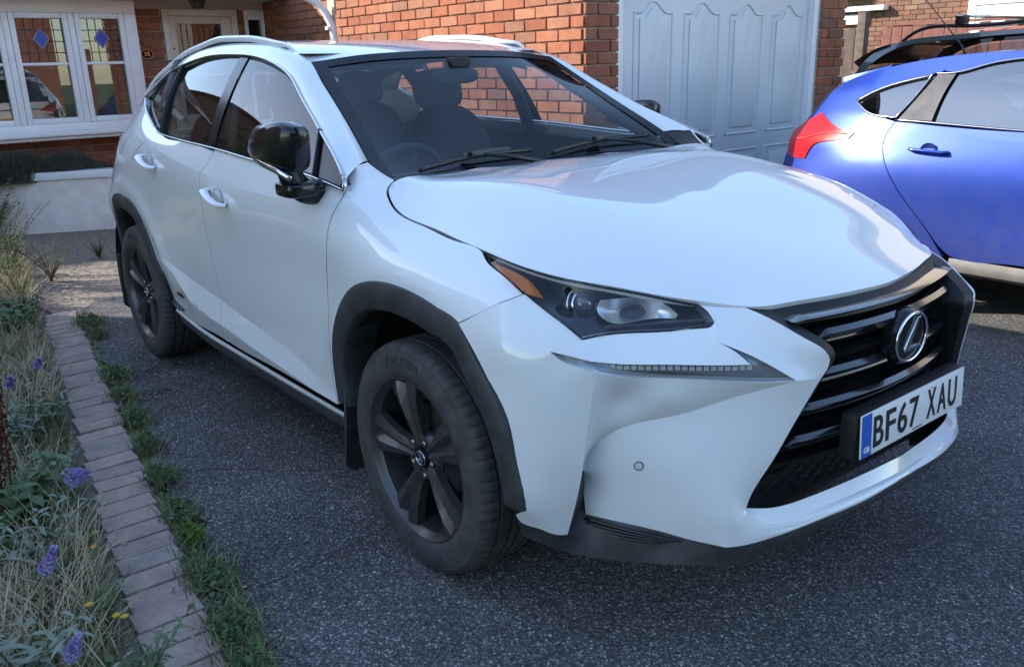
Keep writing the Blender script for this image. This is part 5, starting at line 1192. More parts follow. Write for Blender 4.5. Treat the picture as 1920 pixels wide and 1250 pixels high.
# rainwater pipe at the garage's back corner
dp = empty('drainpipe', (-5.56, 1.79, 0), label='white rainwater pipe with swan neck at the back corner of the garage wall', cat='drainpipe')
V, F = tube(resample([(0, 0, 0), (0, 0, 1.0), (0, 0, 1.93), (-.03, -.03, 1.99), (-.16, -.20, 2.12), (-.22, -.26, 2.2), (-.22, -.26, 2.5)], .03), .036, 10, up=(1, .3, 0)); obj('pipe', mesh('pipe', V, F), M['upvc'], dp)
for z in (.5, 1.80): obj('pipe_clip', box_me('pipe_clip', (.04, .03, z), (.05, .12, .03), .004), M['upvc'], dp)
# low planter wall under the bay
pw_ = empty('planter_wall', (-7.1, 0, 0), label='low white rendered planter wall below the bay window', cat='wall')
PA = [(-7.02, .12), (-7.08, .0), (-7.25, -.47), (-7.43, -.72), (-7.6, -1.1), (-7.7, -1.7)]
def pl_poly(off):
    a = np.array(PA)+np.array((off, 0)); b = np.array(PA)+np.array((-.16-off*.3, .03)); return [tuple(p) for p in a]+[tuple(p) for p in b[::-1]]
o = obj('render_face', prism('render_face', pl_poly(0), 'z', -.02, .50, .01), M['render'], pw_); o.parent = pw_; o.matrix_parent_inverse = Matrix.Translation((7.1, 0, 0))
o = obj('coping', prism('coping', pl_poly(.03), 'z', .50, .575, .012, 2), M['upvc'], pw_); o.matrix_parent_inverse = Matrix.Translation((7.1, 0, 0))
o = obj('end_face', box_me('end_face', (-7.4, .13, .27), (.72, .10, .50), .01), M['render'], pw_); o.matrix_parent_inverse = Matrix.Translation((7.1, 0, 0))
o = obj('planter_soil', prism('planter_soil', [(-7.15, .08), (-7.3, -.45), (-7.5, -.75), (-7.75, -1.7), (-7.86, -1.7), (-7.86, .08)], 'z', .40, .49), M['room'], pw_); o.matrix_parent_inverse = Matrix.Translation((7.1, 0, 0))
# ---------------------------------------------------------------- blue hatchback: body surface (own frame: y = 0 on its centre line)
FOC_LINES = [
 [(-1.25,.32,.66),(-1.0,.29,.78),(-.45,.25,.83),(.3,.24,.835),(1.5,.24,.835),(2.4,.25,.83),(2.8,.27,.70),(3.05,.30,.45)],
 [(-1.30,.42,.70),(-1.0,.38,.83),(-.45,.36,.868),(.3,.345,.872),(1.5,.345,.872),(2.4,.36,.86),(2.8,.38,.76),(3.05,.40,.5)],
 [(-1.34,.62,.72),(-1.0,.62,.865),(-.45,.63,.912),(.1,.60,.895),(.5,.58,.89),(1.5,.60,.89),(2.3,.62,.905),(2.8,.60,.80),(3.05,.58,.55)],
 [(-1.33,.82,.71),(-1.1,.85,.80),(-.8,.87,.872),(-.45,.86,.905),(.1,.85,.90),(.5,.845,.895),(1.5,.83,.895),(2.3,.80,.875),(2.8,.74,.74),(3.05,.66,.5)],
 [(-1.28,.95,.70),(-1.1,.98,.775),(-.8,.985,.835),(-.45,.975,.868),(.1,.955,.876),(.5,.95,.876),(1.5,.93,.87),(2.2,.885,.79),(2.8,.79,.62),(3.05,.70,.38)],
 [(-1.22,1.07,.665),(-1.0,1.11,.735),(-.8,1.12,.775),(-.45,1.09,.825),(.1,1.063,.838),(.5,1.05,.842),(1.5,1.02,.84),(2.2,.93,.66),(2.8,.82,.5),(3.05,.72,.3)],
 [(-1.15,1.20,.60),(-1.0,1.235,.655),(-.8,1.25,.695),(-.45,1.255,.728),(.1,1.26,.738),(.5,1.26,.74),(1.2,1.24,.74),(1.6,1.12,.72),(2.2,.96,.5),(3.05,.75,.2)],
 [(-1.1,1.27,.55),(-.95,1.31,.595),(-.75,1.36,.615),(-.35,1.425,.625),(.0,1.442,.628),(.5,1.445,.628),(1.0,1.40,.63),(1.6,1.18,.64),(2.2,.98,.4),(3.05,.77,.1)]]
FOC = Loft(FOC_LINES, [5], a=math.radians(30))
FY = 3.5
BL = empty('parked_car', (0, FY, 0), label='blue hatchback parked beside the white SUV, rear door and red tail lamp in view', cat='car')
def fl(i, x): v = spl(FOC_LINES[i], [x])[0]; return (x, -v[1], v[0])
def rowx(i, a, b, n): return [fl(i, x) for x in np.linspace(a, b, n)]
FM = []
def fpanel(name, outline, mat='blue', **k):
    o = panel(name, FOC, outline, h=.03, mat=M[mat], parent=BL, sharp=k.pop('sharp', 22), **k); FM.append(o); return o
gapd = [(-.5329, -.8229, 1.0804), (-.568, -.8551, .9902), (-.5219, -.9049, .8491), (-.385, -.9122, .6629), (-.2588, -.8958, .5209), (-.13, -.8722, .384)]
archr = [(-.74+.335*math.cos(t), -.90, .30+.335*math.sin(t)) for t in np.linspace(.12, math.pi-.12, 16)]
win_low = [(-.415, -.684, 1.328), (-.562, -.6919, 1.2974), (-.7365, -.7111, 1.239), (-.8348, -.7283, 1.1875), (-.7113, -.7903, 1.1146), (-.6184, -.8083, 1.0974)]
arch_cut = archr
fpanel('rear_quarter_panel', [(-.352, -.668, 1.352)]+rowx(7, -.352, -.95, 9)+[fl(6, -1.08), fl(5, -1.17), fl(4, -1.245), fl(3, -1.30), fl(2, -1.31), fl(1, -1.27), (-1.10, -.78, .34)]+arch_cut[::-1]+[(-.36, -.86, .345), (-.15, -.868, .36)]+gapd[4::-1]+win_low[::-1][0:]+[(-.40, -.686, 1.332)], flange=.02)
fpanel('rear_door', gapd+[(.1, -.87, .37), (.62, -.87, .36), (.66, -.88, .6), (.62, -.88, .9), (.6, -.842, 1.052), (.15, -.8421, 1.0521), (-.1658, -.8426, 1.0635)])
rdF = FM[-1]
fpanel('front_door', [(.606, -.842, 1.052), (.626, -.88, .9), (.666, -.88, .6), (.626, -.87, .36), (1.75, -.87, .36), (1.80, -.88, .6), (1.72, -.87, .9), (1.62, -.84, 1.015), (1.1, -.84, 1.035)])
archf = [(2.2+.37*math.cos(t), -.90, .32+.37*math.sin(t)) for t in np.linspace(.15, math.pi-.15, 16)]
fpanel('front_wing', [(1.63, -.84, 1.012), (1.726, -.87, .9), (1.806, -.88, .6), (1.83, -.87, .36)]+archf[::-1]+[(2.75, -.80, .34), fl(2, 2.95), fl(3, 2.98), fl(4, 2.9), (2.5, -.62, .88), fl(5, 2.0), fl(5, 1.75)])
fpanel('cant_rail', rowx(7, -.36, 1.45, 20)+[(1.46, -.70, 1.12), (1.2, -.69, 1.26), (1.05, -.68, 1.315), (.9, -.668, 1.372), (.5, -.655, 1.405), (.026, -.653, 1.40), (-.1474, -.667, 1.374), (-.2778, -.685, 1.338), (-.36, -.675, 1.345)], flange=.01)
# glass
def fglass(name, outl, mat, sink=.006, gap=.004):
    o = fpanel(name, outl, mat, gap=gap, flange=0, corner=30); o.location = (0, sink, 0); return o
qw = [(-.8243, -.7335, 1.1818), (-.7336, -.7151, 1.2332), (-.5591, -.6961, 1.2917), (-.42, -.6882, 1.3222), (-.4362, -.7155, 1.278), (-.535, -.815, 1.1003), (-.6204, -.8058, 1.1031), (-.7139, -.7867, 1.1203)]
fglass('quarter_window', qw, 'glass2')
dw = [(-.2778, -.6888, 1.3323), (-.1474, -.6702, 1.3684), (.026, -.6558, 1.3968), (.3, -.652, 1.405), (.55, -.655, 1.402), (.565, -.84, 1.05), (.1464, -.8376, 1.0586), (-.0613, -.8369, 1.0692), (-.313, -.8312, 1.0822), (-.3056, -.7559, 1.2184)]
fglass('door_window', dw, 'glass2')
fglass('front_window', [(.62, -.655, 1.398), (.9, -.668, 1.368), (1.05, -.68, 1.31), (1.2, -.69, 1.255), (1.5, -.74, 1.1), (1.58, -.83, 1.02), (.63, -.84, 1.048)], 'glass2')
fglass('pillar_cover', [(-.3873, -.6822, 1.3357), (-.2906, -.6865, 1.3351), (-.317, -.7478, 1.2319), (-.3279, -.8266, 1.0898), (-.5216, -.8205, 1.0898), (-.4505, -.7516, 1.217)], 'pillargrey', -.001, .001)
fglass('pillar_cover', [(.555, -.655, 1.402), (.615, -.655, 1.398), (.626, -.84, 1.05), (.57, -.84, 1.052)], 'satin', .0, .001)
def ftrim(name, pts, r, mat, off=.004, closed=False):
    P = FOC.ev(FOC.uv(resample(np.array(pts), .03))); P[:, 1] -= off
    V, F = tube(P, r, 7, flat=(.5, 1), up=(0, -1, .4)); o = obj(name, mesh(name, V, F), M[mat], BL); FM.append(o); return o
ftrim('window_trim', qw+[qw[0]], .010, 'trim'); ftrim('window_trim', [(-.53, -.82, 1.087), (-.313, -.8312, 1.080), (.1464, -.8376, 1.056), (.6, -.84, 1.048), (1.58, -.84, 1.012)], .010, 'trim')
ftrim('window_trim', [(-.415, -.68, 1.335), (-.2778, -.684, 1.339), (-.1474, -.666, 1.375), (.026, -.652, 1.402), (.5, -.652, 1.408), (.9, -.665, 1.376), (1.2, -.69, 1.262), (1.55, -.75, 1.08)], .008, 'trim')
# tail lamp
tl = [(-1.0539, -.7141, 1.1111), (-1.1575, -.7011, 1.0593), (-1.2554, -.6892, .9961), (-1.2725, -.7132, .9271), (-1.2599, -.7348, .8558), (-1.2118, -.758, .8406), (-1.0941, -.8034, .8421), (-1.0494, -.8086, .9195), (-.9518, -.8248, .9544), (-.7917, -.8396, .9756), (-.7654, -.8275, 1.0125), (-.9173, -.7914, 1.0443), (-1.0058, -.7466, 1.0857)]
o = fpanel('tail_lamp', tl, 'red', gap=0, flange=.015, corner=50); o.location = (-.006, -.007, 0)
ftrim('lamp_line', [(-1.24, -.71, .95), (-1.14, -.76, .955), (-1.0, -.79, .99), (-.82, -.82, 1.0)], .006, 'redlight', .012)
# handle
z = .937; x = -.30; yy = FOC.ev(FOC.uv([(x, -.88, z)]))[0][1]
V, F = lathe([(0, .004), (.03, .003), (.045, .0), (.05, -.002)], 24, 'y'); V = [(v[0]*.95+x, v[1]+yy, v[2]*.85+z) for v in V]; obj('handle_cup', orient(mesh('handle_cup', V, F), (0, -1, 0)), M['bluedark'], rdF)
P = [(x-.105, yy-.004, z+.006), (x-.09, yy-.026, z+.006), (x, yy-.034, z+.003), (x+.09, yy-.028, z-.002), (x+.105, yy-.004, z-.002)]; V, F = tube(resample(P, .012), .014, 8, flat=(.6, 1), up=(0, 1, 0)); obj('handle', mesh('handle', V, F), M['blue'], rdF)
# sill
xs2 = np.linspace(-.12, 1.9, 30)
V, F = strip([(x, -.875, .372) for x in xs2], [(x, -.870, .300) for x in xs2], 29, 3, .010, (0, -1, 0)); add(V, F, *strip([(x, -.870, .300) for x in xs2], [(x, -.80, .27) for x in xs2], 29, 1))
FM.append(obj('sill', orient(mesh('sill', V, F, sharp=30), (0, -1, 0)), M['sillblue'], BL))
# roof, spoiler, tail, bonnet
top = rowx(7, -.95, 1.45, 26)
rp_ = [p for p in top]+[(-.95, 0, 1.33), (-.6, 0, 1.402), (-.2, 0, 1.448), (.3, 0, 1.462), (.8, 0, 1.44), (1.1, 0, 1.40), (1.45, 0, 1.30)]
FR = TPS(rp_+mir([p for p in rp_ if p[1] < -.01]), (0, 0, 1), up=(0, 1, 0), lam=1e-4)
ro2 = rowx(7, -.88, .95, 14); o = panel('roof', FR, ro2+[(1.0, 0, 1.41)]+mir(ro2)[::-1], h=.06, gap=0, flange=.01, mat=M['blue'], parent=BL, sharp=30)
wsb = rowx(7, .98, 1.6, 8); FS = TPS(wsb+mir(wsb)+[(1.02, 0, 1.408), (1.75, 0, 1.09), (1.7, -.5, 1.09), (1.7, .5, 1.09)], (.5, 0, .85), up=(0, 1, 0), lam=1e-4); panel('windscreen', FS, wsb+[(1.7, -.5, 1.09), (1.75, 0, 1.09), (1.7, .5, 1.09)]+mir(wsb)[::-1]+[(1.02, 0, 1.408)], h=.08, gap=0, flange=0, mat=M['screen'], parent=BL, sharp=40)
hb = [fl(5, 1.75), fl(5, 2.0), (2.5, -.62, .885), fl(5, 2.8)]; FH = TPS(hb+mir(hb)+[(1.78, 0, 1.06), (2.3, 0, .99), (2.8, 0, .86), (2.98, 0, .78)], (0, 0, 1), up=(0, 1, 0), lam=1e-4); panel('bonnet', FH, hb+[(2.98, 0, .78)]+mir(hb)[::-1]+[(1.78, 0, 1.06)], h=.08, gap=0, flange=.02, mat=M['blue'], parent=BL, sharp=30)
nose = [(fl(i, 2.98)[0], fl(i, 2.98)[1], fl(i, 2.98)[2]) for i in (1, 2, 3, 4)]
V, F = [], []
for a, b in zip(nose[:-1], nose[1:]):
    add(V, F, *strip([a, (a[0]+.06, a[1]*.5, a[2]), (a[0]+.08, 0, a[2]), (a[0]+.06, -a[1]*.5, a[2]), (a[0], -a[1], a[2])], [b, (b[0]+.05, b[1]*.5, b[2]), (b[0]+.07, 0, b[2]), (b[0]+.05, -b[1]*.5, b[2]), (b[0], -b[1], b[2])], 16, 2))
obj('front_bumper', orient(mesh('front_bumper', V, F), (1, 0, 0)), M['blue'], BL)
sp = [(-.70, -.60, 1.385), (-.85, -.60, 1.35), (-1.03, -.585, 1.308)]
V, F = strip([(-.70, -.605, 1.382), (-.75, 0, 1.388), (-.70, .605, 1.382)], [(-1.02, -.59, 1.312), (-1.14, 0, 1.318), (-1.02, .59, 1.312)], 30, 4, .006, (0, 0, 1)); add(V, F, *strip([(-1.02, -.59, 1.312), (-1.14, 0, 1.318), (-1.02, .59, 1.312)], [(-1.0, -.585, 1.27), (-1.10, 0, 1.285), (-1.0, .585, 1.27)], 30, 1))
add(V, F, *strip([(-.70, -.605, 1.382), (-1.02, -.59, 1.312)], [(-.72, -.64, 1.33), (-1.0, -.60, 1.27)], 8, 2)); obj('roof_spoiler', mesh('roof_spoiler', V, F, sharp=35), M['blue'], BL)
def tl_(i): p = fl(i, -1.31 if i in (2, 3) else -1.27 if i in (1, 4) else -1.17 if i == 5 else -1.08); return p
ty_ = [fl(1, -1.27), fl(2, -1.31), fl(3, -1.30), fl(4, -1.245), fl(5, -1.17), fl(6, -1.08)]
V, F = [], []
def across(a, d): return [a, (a[0]-d*.75, a[1]*.55, a[2]), (a[0]-d, 0, a[2]), (a[0]-d*.75, -a[1]*.55, a[2]), (a[0], -a[1], a[2])]
for k, (a, b) in enumerate(zip(ty_[:-2], ty_[1:-1])): add(V, F, *strip(across(a, .10), across(b, .10), 16, 2))
obj('tailgate', orient(mesh('tailgate', V, F), (-1, 0, 0)), M['blue'], BL)
V, F = strip(across(ty_[-2], .10), across((-1.0, -.60, 1.29), .10), 16, 2); obj('rear_window', orient(mesh('rear_window', V, F), (-1, 0, .3)), M['privacy'], BL)
for xw in (-.74, 2.2):
    for s in (1, -1):
        w = empty('wheel', (xw, -.80*s, .315)); w.parent = BL; w.scale = (.885, s*.9, .885)
        obj('tyre', tyre_me, M['rubber'], w); rim = obj('rim', barrel_me, M['silveralloy'], w)
        for k in range(5): q = obj('spoke', spoke_me, M['silveralloy'], rim); q.rotation_euler = (0, math.radians(72*k), 0)
V, F = [], []
add(V, F, *box((.85, 0, .30), (3.6, 1.15, .14))); add(V, F, *box((.85, 0, .34), (1.9, 1.6, .12))); add(V, F, *box((1.75, 0, .7), (.05, 1.5, .6))); obj('underbody', mesh('underbody', V, F, smooth=False), M['dark'], BL)
V, F = [], []
for y in (-.38, .38): add(V, F, *blob((.55, y, .62), (.26, .25, .12), e=3.5)); add(V, F, *blob((.25, y, .95), (.09, .24, .32), e=3.5)); add(V, F, *blob((.20, y, 1.27), (.05, .13, .09), e=3))
add(V, F, *blob((-.55, 0, .92), (.10, .62, .30), e=3.5)); add(V, F, *blob((-.15, 0, .58), (.3, .62, .12), e=3.5)); obj('seats', mesh('seats', V, F), M['cabin'], BL)
for o in FM:
    if o.name.split('.')[0] not in ('sill_',): mirror(o)
# roof aerial
V, F = tube([(-.56, 0, 1.41), (-.60, 0, 1.48), (-.80, 0, 1.70), (-.93, 0, 1.84)], [.010, .004, .003, .0025], 6); obj('aerial', mesh('aerial', V, F), M['satin'], BL); obj('aerial_base', box_me('aerial_base', (-.555, 0, 1.412), (.06, .035, .03), .01), M['satin'], BL)

# ---------------------------------------------------------------- dark estate behind
EST = empty('parked_car', (0, 6.0, 0), label='dark green estate car with roof bars parked behind the blue hatchback', cat='car')
EL = [
 [(-2.35,.34,.74),(-2.0,.30,.82),(-1.0,.26,.84),(1.5,.26,.84),(2.2,.3,.7)],
 [(-2.42,.60,.78),(-2.0,.6,.88),(-1.2,.6,.91),(1.5,.6,.90),(2.2,.6,.75)],
 [(-2.42,.92,.76),(-2.0,.94,.86),(-1.2,.93,.895),(1.5,.9,.885),(2.2,.8,.7)],
 [(-2.38,1.07,.72),(-2.0,1.08,.80),(-1.2,1.06,.835),(.5,1.03,.84),(1.5,1.0,.83),(2.2,.9,.6)],
 [(-2.30,1.25,.66),(-2.0,1.30,.70),(-1.2,1.30,.735),(.3,1.29,.735),(1.0,1.15,.73),(2.2,.95,.5)],
 [(-2.22,1.36,.60),(-2.0,1.415,.625),(-1.6,1.45,.64),(-1.2,1.47,.645),(-.3,1.49,.65),(.4,1.46,.65),(1.0,1.22,.66),(2.2,1.0,.45)]]
ES = Loft(EL, [3], a=math.radians(30))
def el(i, x): v = spl(EL[i], [x])[0]; return (x, -v[1], v[0])
def erow(i, a, b, n): return [el(i, x) for x in np.linspace(a, b, n)]
EM = []
def epanel(name, outl, mat, sink=0, **k):
    o = panel(name, ES, outl, h=.05, mat=M[mat], parent=EST, sharp=22, **k); o.location = (0, sink, 0); EM.append(o); return o
epanel('body_side', erow(3, -2.36, 1.3, 14)+[el(2, 2.1), el(1, 2.15), el(0, 2.1)]+[(1.9+.36*math.cos(t), -.88, .3+.36*math.sin(t)) for t in np.linspace(.1, 3.04, 10)]+[el(0, .5), el(0, -.5)]+[(-1.35+.36*math.cos(t), -.88, .3+.36*math.sin(t)) for t in np.linspace(.1, 3.04, 10)]+[el(0, -2.2), el(1, -2.40), el(2, -2.41)], 'green', flange=.01)
epanel('roof_side', erow(5, -2.2, .95, 16)+[(.95, -.69, 1.20), (.35, -.675, 1.425), (-.3, -.672, 1.455), (-1.2, -.668, 1.435), (-1.6, -.665, 1.415), (-2.0, -.66, 1.365), (-2.28, -.70, 1.17), (-2.36, -.725, 1.06), (-2.34, -.68, 1.2)], 'green', flange=.005)
epanel('side_window', [(-2.26, -.71, 1.15), (-1.98, -.665, 1.355), (-1.6, -.67, 1.405), (-1.20, -.672, 1.425), (-1.30, -.82, 1.085), (-2.2, -.77, 1.095)], 'privacy', .006, flange=0, gap=.004)
epanel('side_window', [(-1.12, -.672, 1.428), (-.3, -.675, 1.447), (-.32, -.83, 1.065), (-1.2, -.825, 1.08)], 'privacy', .006, flange=0, gap=.004)
epanel('side_window', [(-.24, -.675, 1.447), (.33, -.678, 1.418), (.9, -.70, 1.19), (1.0, -.83, 1.03), (-.26, -.83, 1.062)], 'glass', .006, flange=0, gap=.004)
er = erow(5, -2.1, .3, 12); FRE = TPS(er+mir(er)+[(-2.15, 0, 1.41), (-1.6, 0, 1.49), (-.8, 0, 1.53), (0, 0, 1.525), (.35, 0, 1.49)], (0, 0, 1), up=(0, 1, 0), lam=1e-4)
panel('roof', FRE, er+[(.35, 0, 1.485)]+mir(er)[::-1]+[(-2.2, 0, 1.405)], h=.1, gap=0, flange=.01, mat=M['green'], parent=EST, sharp=30)
V, F = strip([(-2.08, -.64, 1.40), (-2.15, 0, 1.425), (-2.08, .64, 1.40)], [(-2.42, -.60, 1.27), (-2.50, 0, 1.29), (-2.42, .60, 1.27)], 16, 3, .02, (0, 0, 1)); add(V, F, *strip([(-2.42, -.60, 1.27), (-2.50, 0, 1.29), (-2.42, .60, 1.27)], [(-2.36, -.61, 1.23), (-2.42, 0, 1.25), (-2.36, .61, 1.23)], 16, 1)); obj('roof_spoiler', mesh('roof_spoiler', V, F, sharp=35), M['green'], EST)
V, F = strip([(-2.36, -.70, 1.08), (-2.50, 0, 1.08), (-2.36, .70, 1.08)], [(-2.28, -.61, 1.30), (-2.36, 0, 1.32), (-2.28, .61, 1.30)], 16, 3); obj('rear_window', mesh('rear_window', V, F), M['privacy'], EST)
V, F = strip([(-2.40, -.75, .40), (-2.56, 0, .40), (-2.40, .75, .40)], [(-2.37, -.72, 1.08), (-2.52, 0, 1.08), (-2.37, .72, 1.08)], 16, 4, .02, (-1, 0, 0)); obj('tailgate', orient(mesh('tailgate', V, F), (-1, 0, 0)), M['green'], EST)
V, F = strip([(.32, -.64, 1.46), (.36, 0, 1.49), (.32, .64, 1.46)], [(1.15, -.66, 1.05), (1.25, 0, 1.07), (1.15, .66, 1.05)], 16, 4); obj('windscreen', mesh('windscreen', V, F), M['screen'], EST)
V, F = strip([(1.12, -.78, 1.02), (1.2, 0, 1.06), (1.12, .78, 1.02)], [(2.2, -.62, .85), (2.3, 0, .88), (2.2, .62, .85)], 16, 4, .03, (0, 0, 1)); add(V, F, *strip([(2.2, -.62, .85), (2.3, 0, .88), (2.2, .62, .85)], [(2.2, -.7, .4), (2.34, 0, .4), (2.2, .7, .4)], 16, 4, .03, (1, 0, 0))); obj('bonnet', mesh('bonnet', V, F, sharp=40), M['green'], EST)
for s in (-1, 1):
    V, F = tube(resample([(-1.98, s*.60, 1.42), (-1.9, s*.595, 1.475), (-1.5, s*.59, 1.515), (-.8, s*.585, 1.545), (-.1, s*.585, 1.545), (.15, s*.59, 1.51)], .06), .014, 8); obj('roof_rail', mesh('roof_rail', V, F), M['satin'], EST)
for x in (-1.5, -.62):
    V, F = tube([(x, -.68, 1.585), (x, .68, 1.585)], .016, 8, flat=(1.3, .7)); cbm = obj('roof_bar', mesh('roof_bar', V, F), M['trim'], EST)
    for s in (-1, 1): obj('bar_foot', box_me('bar_foot', (x, s*.59, 1.56), (.09, .07, .06), .012), M['satin'], cbm)
for xw in (-1.35, 1.4):
    for s in (1, -1):
        w = empty('wheel', (xw, -.80*s, .315)); w.parent = EST; w.scale = (.885, s*.9, .885); obj('tyre', tyre_me, M['rubber'], w); rim = obj('rim', barrel_me, M['silveralloy'], w)
        for k in range(5): q = obj('spoke', spoke_me, M['silveralloy'], rim); q.rotation_euler = (0, math.radians(72*k), 0)
obj('underbody', box_me('underbody', (0, 0, .36), (3.9, 1.2, .2)), M['dark'], EST)
for o in EM: mirror(o)
EST.scale = (1, 1, 1.085)
# ---------------------------------------------------------------- surroundings
# boundary fence behind the cars and the next house
fn = empty('fence', (-2.5, 8, 0), label='reddish brown close-boarded timber fence behind the dark estate car', cat='fence')
rf_ = random.Random(9)
PLK = [box_me('fence_board', (0, 0, 0), (.118, .016, 1.0), .003, 1) for _ in range(2)]
x = -3.55
while x < 2.6:
    o = obj('fence_board', PLK[0], M['timber2'], fn); hgt = 1.72+rf_.uniform(-.012, .012); o.scale = (1, 1, hgt); o.location = (x+2.5, rf_.uniform(-.006, .006), hgt/2+.02); o.rotation_euler = (0, rf_.uniform(-.008, .008), 0); x += .123
for z in (.35, 1.45): obj('fence_rail', box_me('fence_rail', (2.02, .05, z), (6.2, .05, .08)), M['timber2'], fn)
obj('fence_capping', box_me('fence_capping', (2.02, 0, 1.765), (6.2, .06, .03)), M['timber2'], fn)
f2 = empty('fence', (-4.0, 7.4, 0), label='low grey weathered timber fence beside the garage corner', cat='fence')
x = -5.4
while x < -3.45:
    hgt = (1.50 if x < -4.15 else 1.72)+rf_.uniform(-.02, .02); o = obj('fence_board', PLK[1], M['timber'], f2); o.scale = (1, 1, hgt); o.location = (x+4.0, (x+4)*.1, hgt/2); o.rotation_euler = (0, rf_.uniform(-.01, .01), .1); x += .123
obj('fence_post', box_me('fence_post', (.45, .06, .95), (.10, .10, 1.9), .006), M['timber'], f2)
nh = empty('house', (0, 12, 0), label='brown brick neighbouring house beyond the fence with a white framed window', cat='house')
obj('wall_core', box_me('wall_core', (-1.0, .12, 3.0), (18, .2, 6.0)), M['mortar'], nh)
brick_face(nh, (-10.0, 0, 0), (1, 0, 0), (0, -1, 0), 18, 1.2, 3.3, seed=21, mat='bricks2'); 
for w in nh.children:
    pass
wf = empty('window'); wf.parent = nh
def nbar(a, b, c, d, dd, y, name, mat, par): return obj(name, box_me(name, ((a+b)/2, y, (c+d)/2), (b-a, dd, d-c), .008, 1), M[mat], par)
nbar(-4.45, -4.32, 1.78, 3.1, .09, -.05, 'window_frame', 'upvc', wf); nbar(-3.12, -3.0, 1.78, 3.1, .09, -.05, 'window_frame', 'upvc', wf); nbar(-4.32, -3.12, 1.78, 2.10, .08, -.045, 'window_panel', 'upvc', wf); nbar(-4.36, -3.06, 2.10, 2.17, .11, -.06, 'window_frame', 'upvc', wf)
nbar(-4.32, -3.12, 2.17, 3.1, .02, -.03, 'tile_hanging', 'tile2', wf)
wf2 = empty('window'); wf2.parent = nh
nbar(-7.6, -5.75, 2.12, 2.20, .16, -.10, 'window_sill', 'upvc', wf2); nbar(-7.5, -6.1, 1.92, 2.08, .06, -.05, 'window_panel', 'upvc', wf2); nbar(-7.5, -6.0, 2.2, 3.2, .03, -.03, 'pane', 'pane', wf2)
obj('roof', prism('roof', [(-.6, 5.9), (4, 8.2), (8.6, 5.9), (8.6, 6.0), (4, 8.35), (-.6, 6.0)], 'x', -10.4, 8.4), M['tile'], nh)
obj('wall_core', box_me('wall_core', (-9.9, 4, 3.0), (.2, 8, 6)), M['mortar'], nh)
# gabled house on the left (behind the viewer's left shoulder): shades the drive and is mirrored in the side glass
gh2 = empty('house', (-5.3, -5.5, 0), label='gabled brick house out of view on the left that shades the drive', cat='house')
obj('gable_wall', prism('gable_wall', [(-3.3, 0), (3.3, 0), (3.3, 5.2), (0, 7.2), (-3.3, 5.2)], 'y', -8, 0), M['gable3'], gh2)
obj('roof_slope', prism('roof_slope', [(-3.4, 5.15), (0, 7.22), (3.5, 5.1), (3.5, 5.22), (0, 7.38), (-3.4, 5.27)], 'y', -8.2, .12), M['tile'], gh2)
for a, c in ((-1.6, 3.8), (1.6, 3.8)):
    wnd = empty('window'); wnd.parent = gh2; obj('window_frame', box_me('window_frame', (a, .02, c), (1.1, .06, 1.1), .01), M['upvc'], wnd); obj('pane', box_me('pane', (a, .055, c), (.95, .01, .95)), M['gloss'], wnd)
bh = empty('house', (-14, -6, 0), label='dark brown gable end behind the bay-windowed house, mirrored in the SUV\'s side windows', cat='house')
obj('gable_wall', prism('gable_wall', [(-4, 0), (4, 0), (4, 4.3), (0, 7.2), (-4, 4.3)], 'x', -7, 0), M['gable'], bh); obj('roof_slope', prism('roof_slope', [(-4.3, 4.1), (0, 7.22), (4.3, 4.1), (4.3, 4.25), (0, 7.4), (-4.3, 4.25)], 'x', -7.2, .15), M['tile'], bh)
# hedge, brick pillar and house on the far side of the road (mirrored in the bay window)
def leaf_cloud(n, fn_, size, seed, aspect=.55):
    r = np.random.default_rng(seed); P = fn_(r, n); A = r.normal(size=(n, 3)); A /= np.linalg.norm(A, axis=1)[:, None]; B = np.cross(A, r.normal(size=(n, 3))); B /= np.linalg.norm(B, axis=1)[:, None]
    s = size*(.6+.8*r.random(n))[:, None]; a = A*s; b = B*s*aspect; V = np.stack([P-a, P+b, P+a, P-b], 1).reshape(-1, 3); F = np.arange(4*n).reshape(n, 4); return V, F
def fast_mesh(name, V, F):
    me = bpy.data.meshes.new(name); V = np.asarray(V, np.float32); F = np.asarray(F, np.int32); k = F.shape[1]
    me.vertices.add(len(V)); me.vertices.foreach_set('co', V.ravel()); me.loops.add(F.size); me.loops.foreach_set('vertex_index', F.ravel()); me.polygons.add(len(F)); me.polygons.foreach_set('loop_start', np.arange(0, F.size, k, dtype=np.int32)); me.polygons.foreach_set('loop_total', np.full(len(F), k, np.int32)); me.update(calc_edges=True); return me
hd_ = empty('hedge', (9, -1, 0), label='tall clipped green hedge across the road, seen only mirrored in the bay window', cat='hedge')
V, F = leaf_cloud(52000, lambda r, n: np.c_[r.normal(0, .28, n).clip(-.6, .6), r.uniform(-13, 3.2, n), 4.7*r.random(n)**.85], .09, 5); obj('foliage', fast_mesh('foliage', V, F), M['leaf'], hd_)
obj('hedge_core', box_me('hedge_core', (0, -4.9, 2.2), (.5, 16, 4.4)), M['leafdark'], hd_)
bp = empty('brick_pillar', (7.5, 3.6, 0), label='red brick gate pillar across the road, seen only mirrored in the bay window', cat='pillar')
obj('pillar_core', box_me('pillar_core', (0, 0, 1.05), (.42, .42, 2.1)), M['mortar'], bp); brick_face(bp, (-.22, -.22, 0), (0, 1, 0), (-1, 0, 0), .44, 0, 2.1, seed=31); brick_face(bp, (-.22, -.22, 0), (1, 0, 0), (0, -1, 0), .44, 0, 2.1, seed=32)
oh = empty('house', (17, -2, 0), label='red brick house across the road, seen only mirrored in the bay window', cat='house')
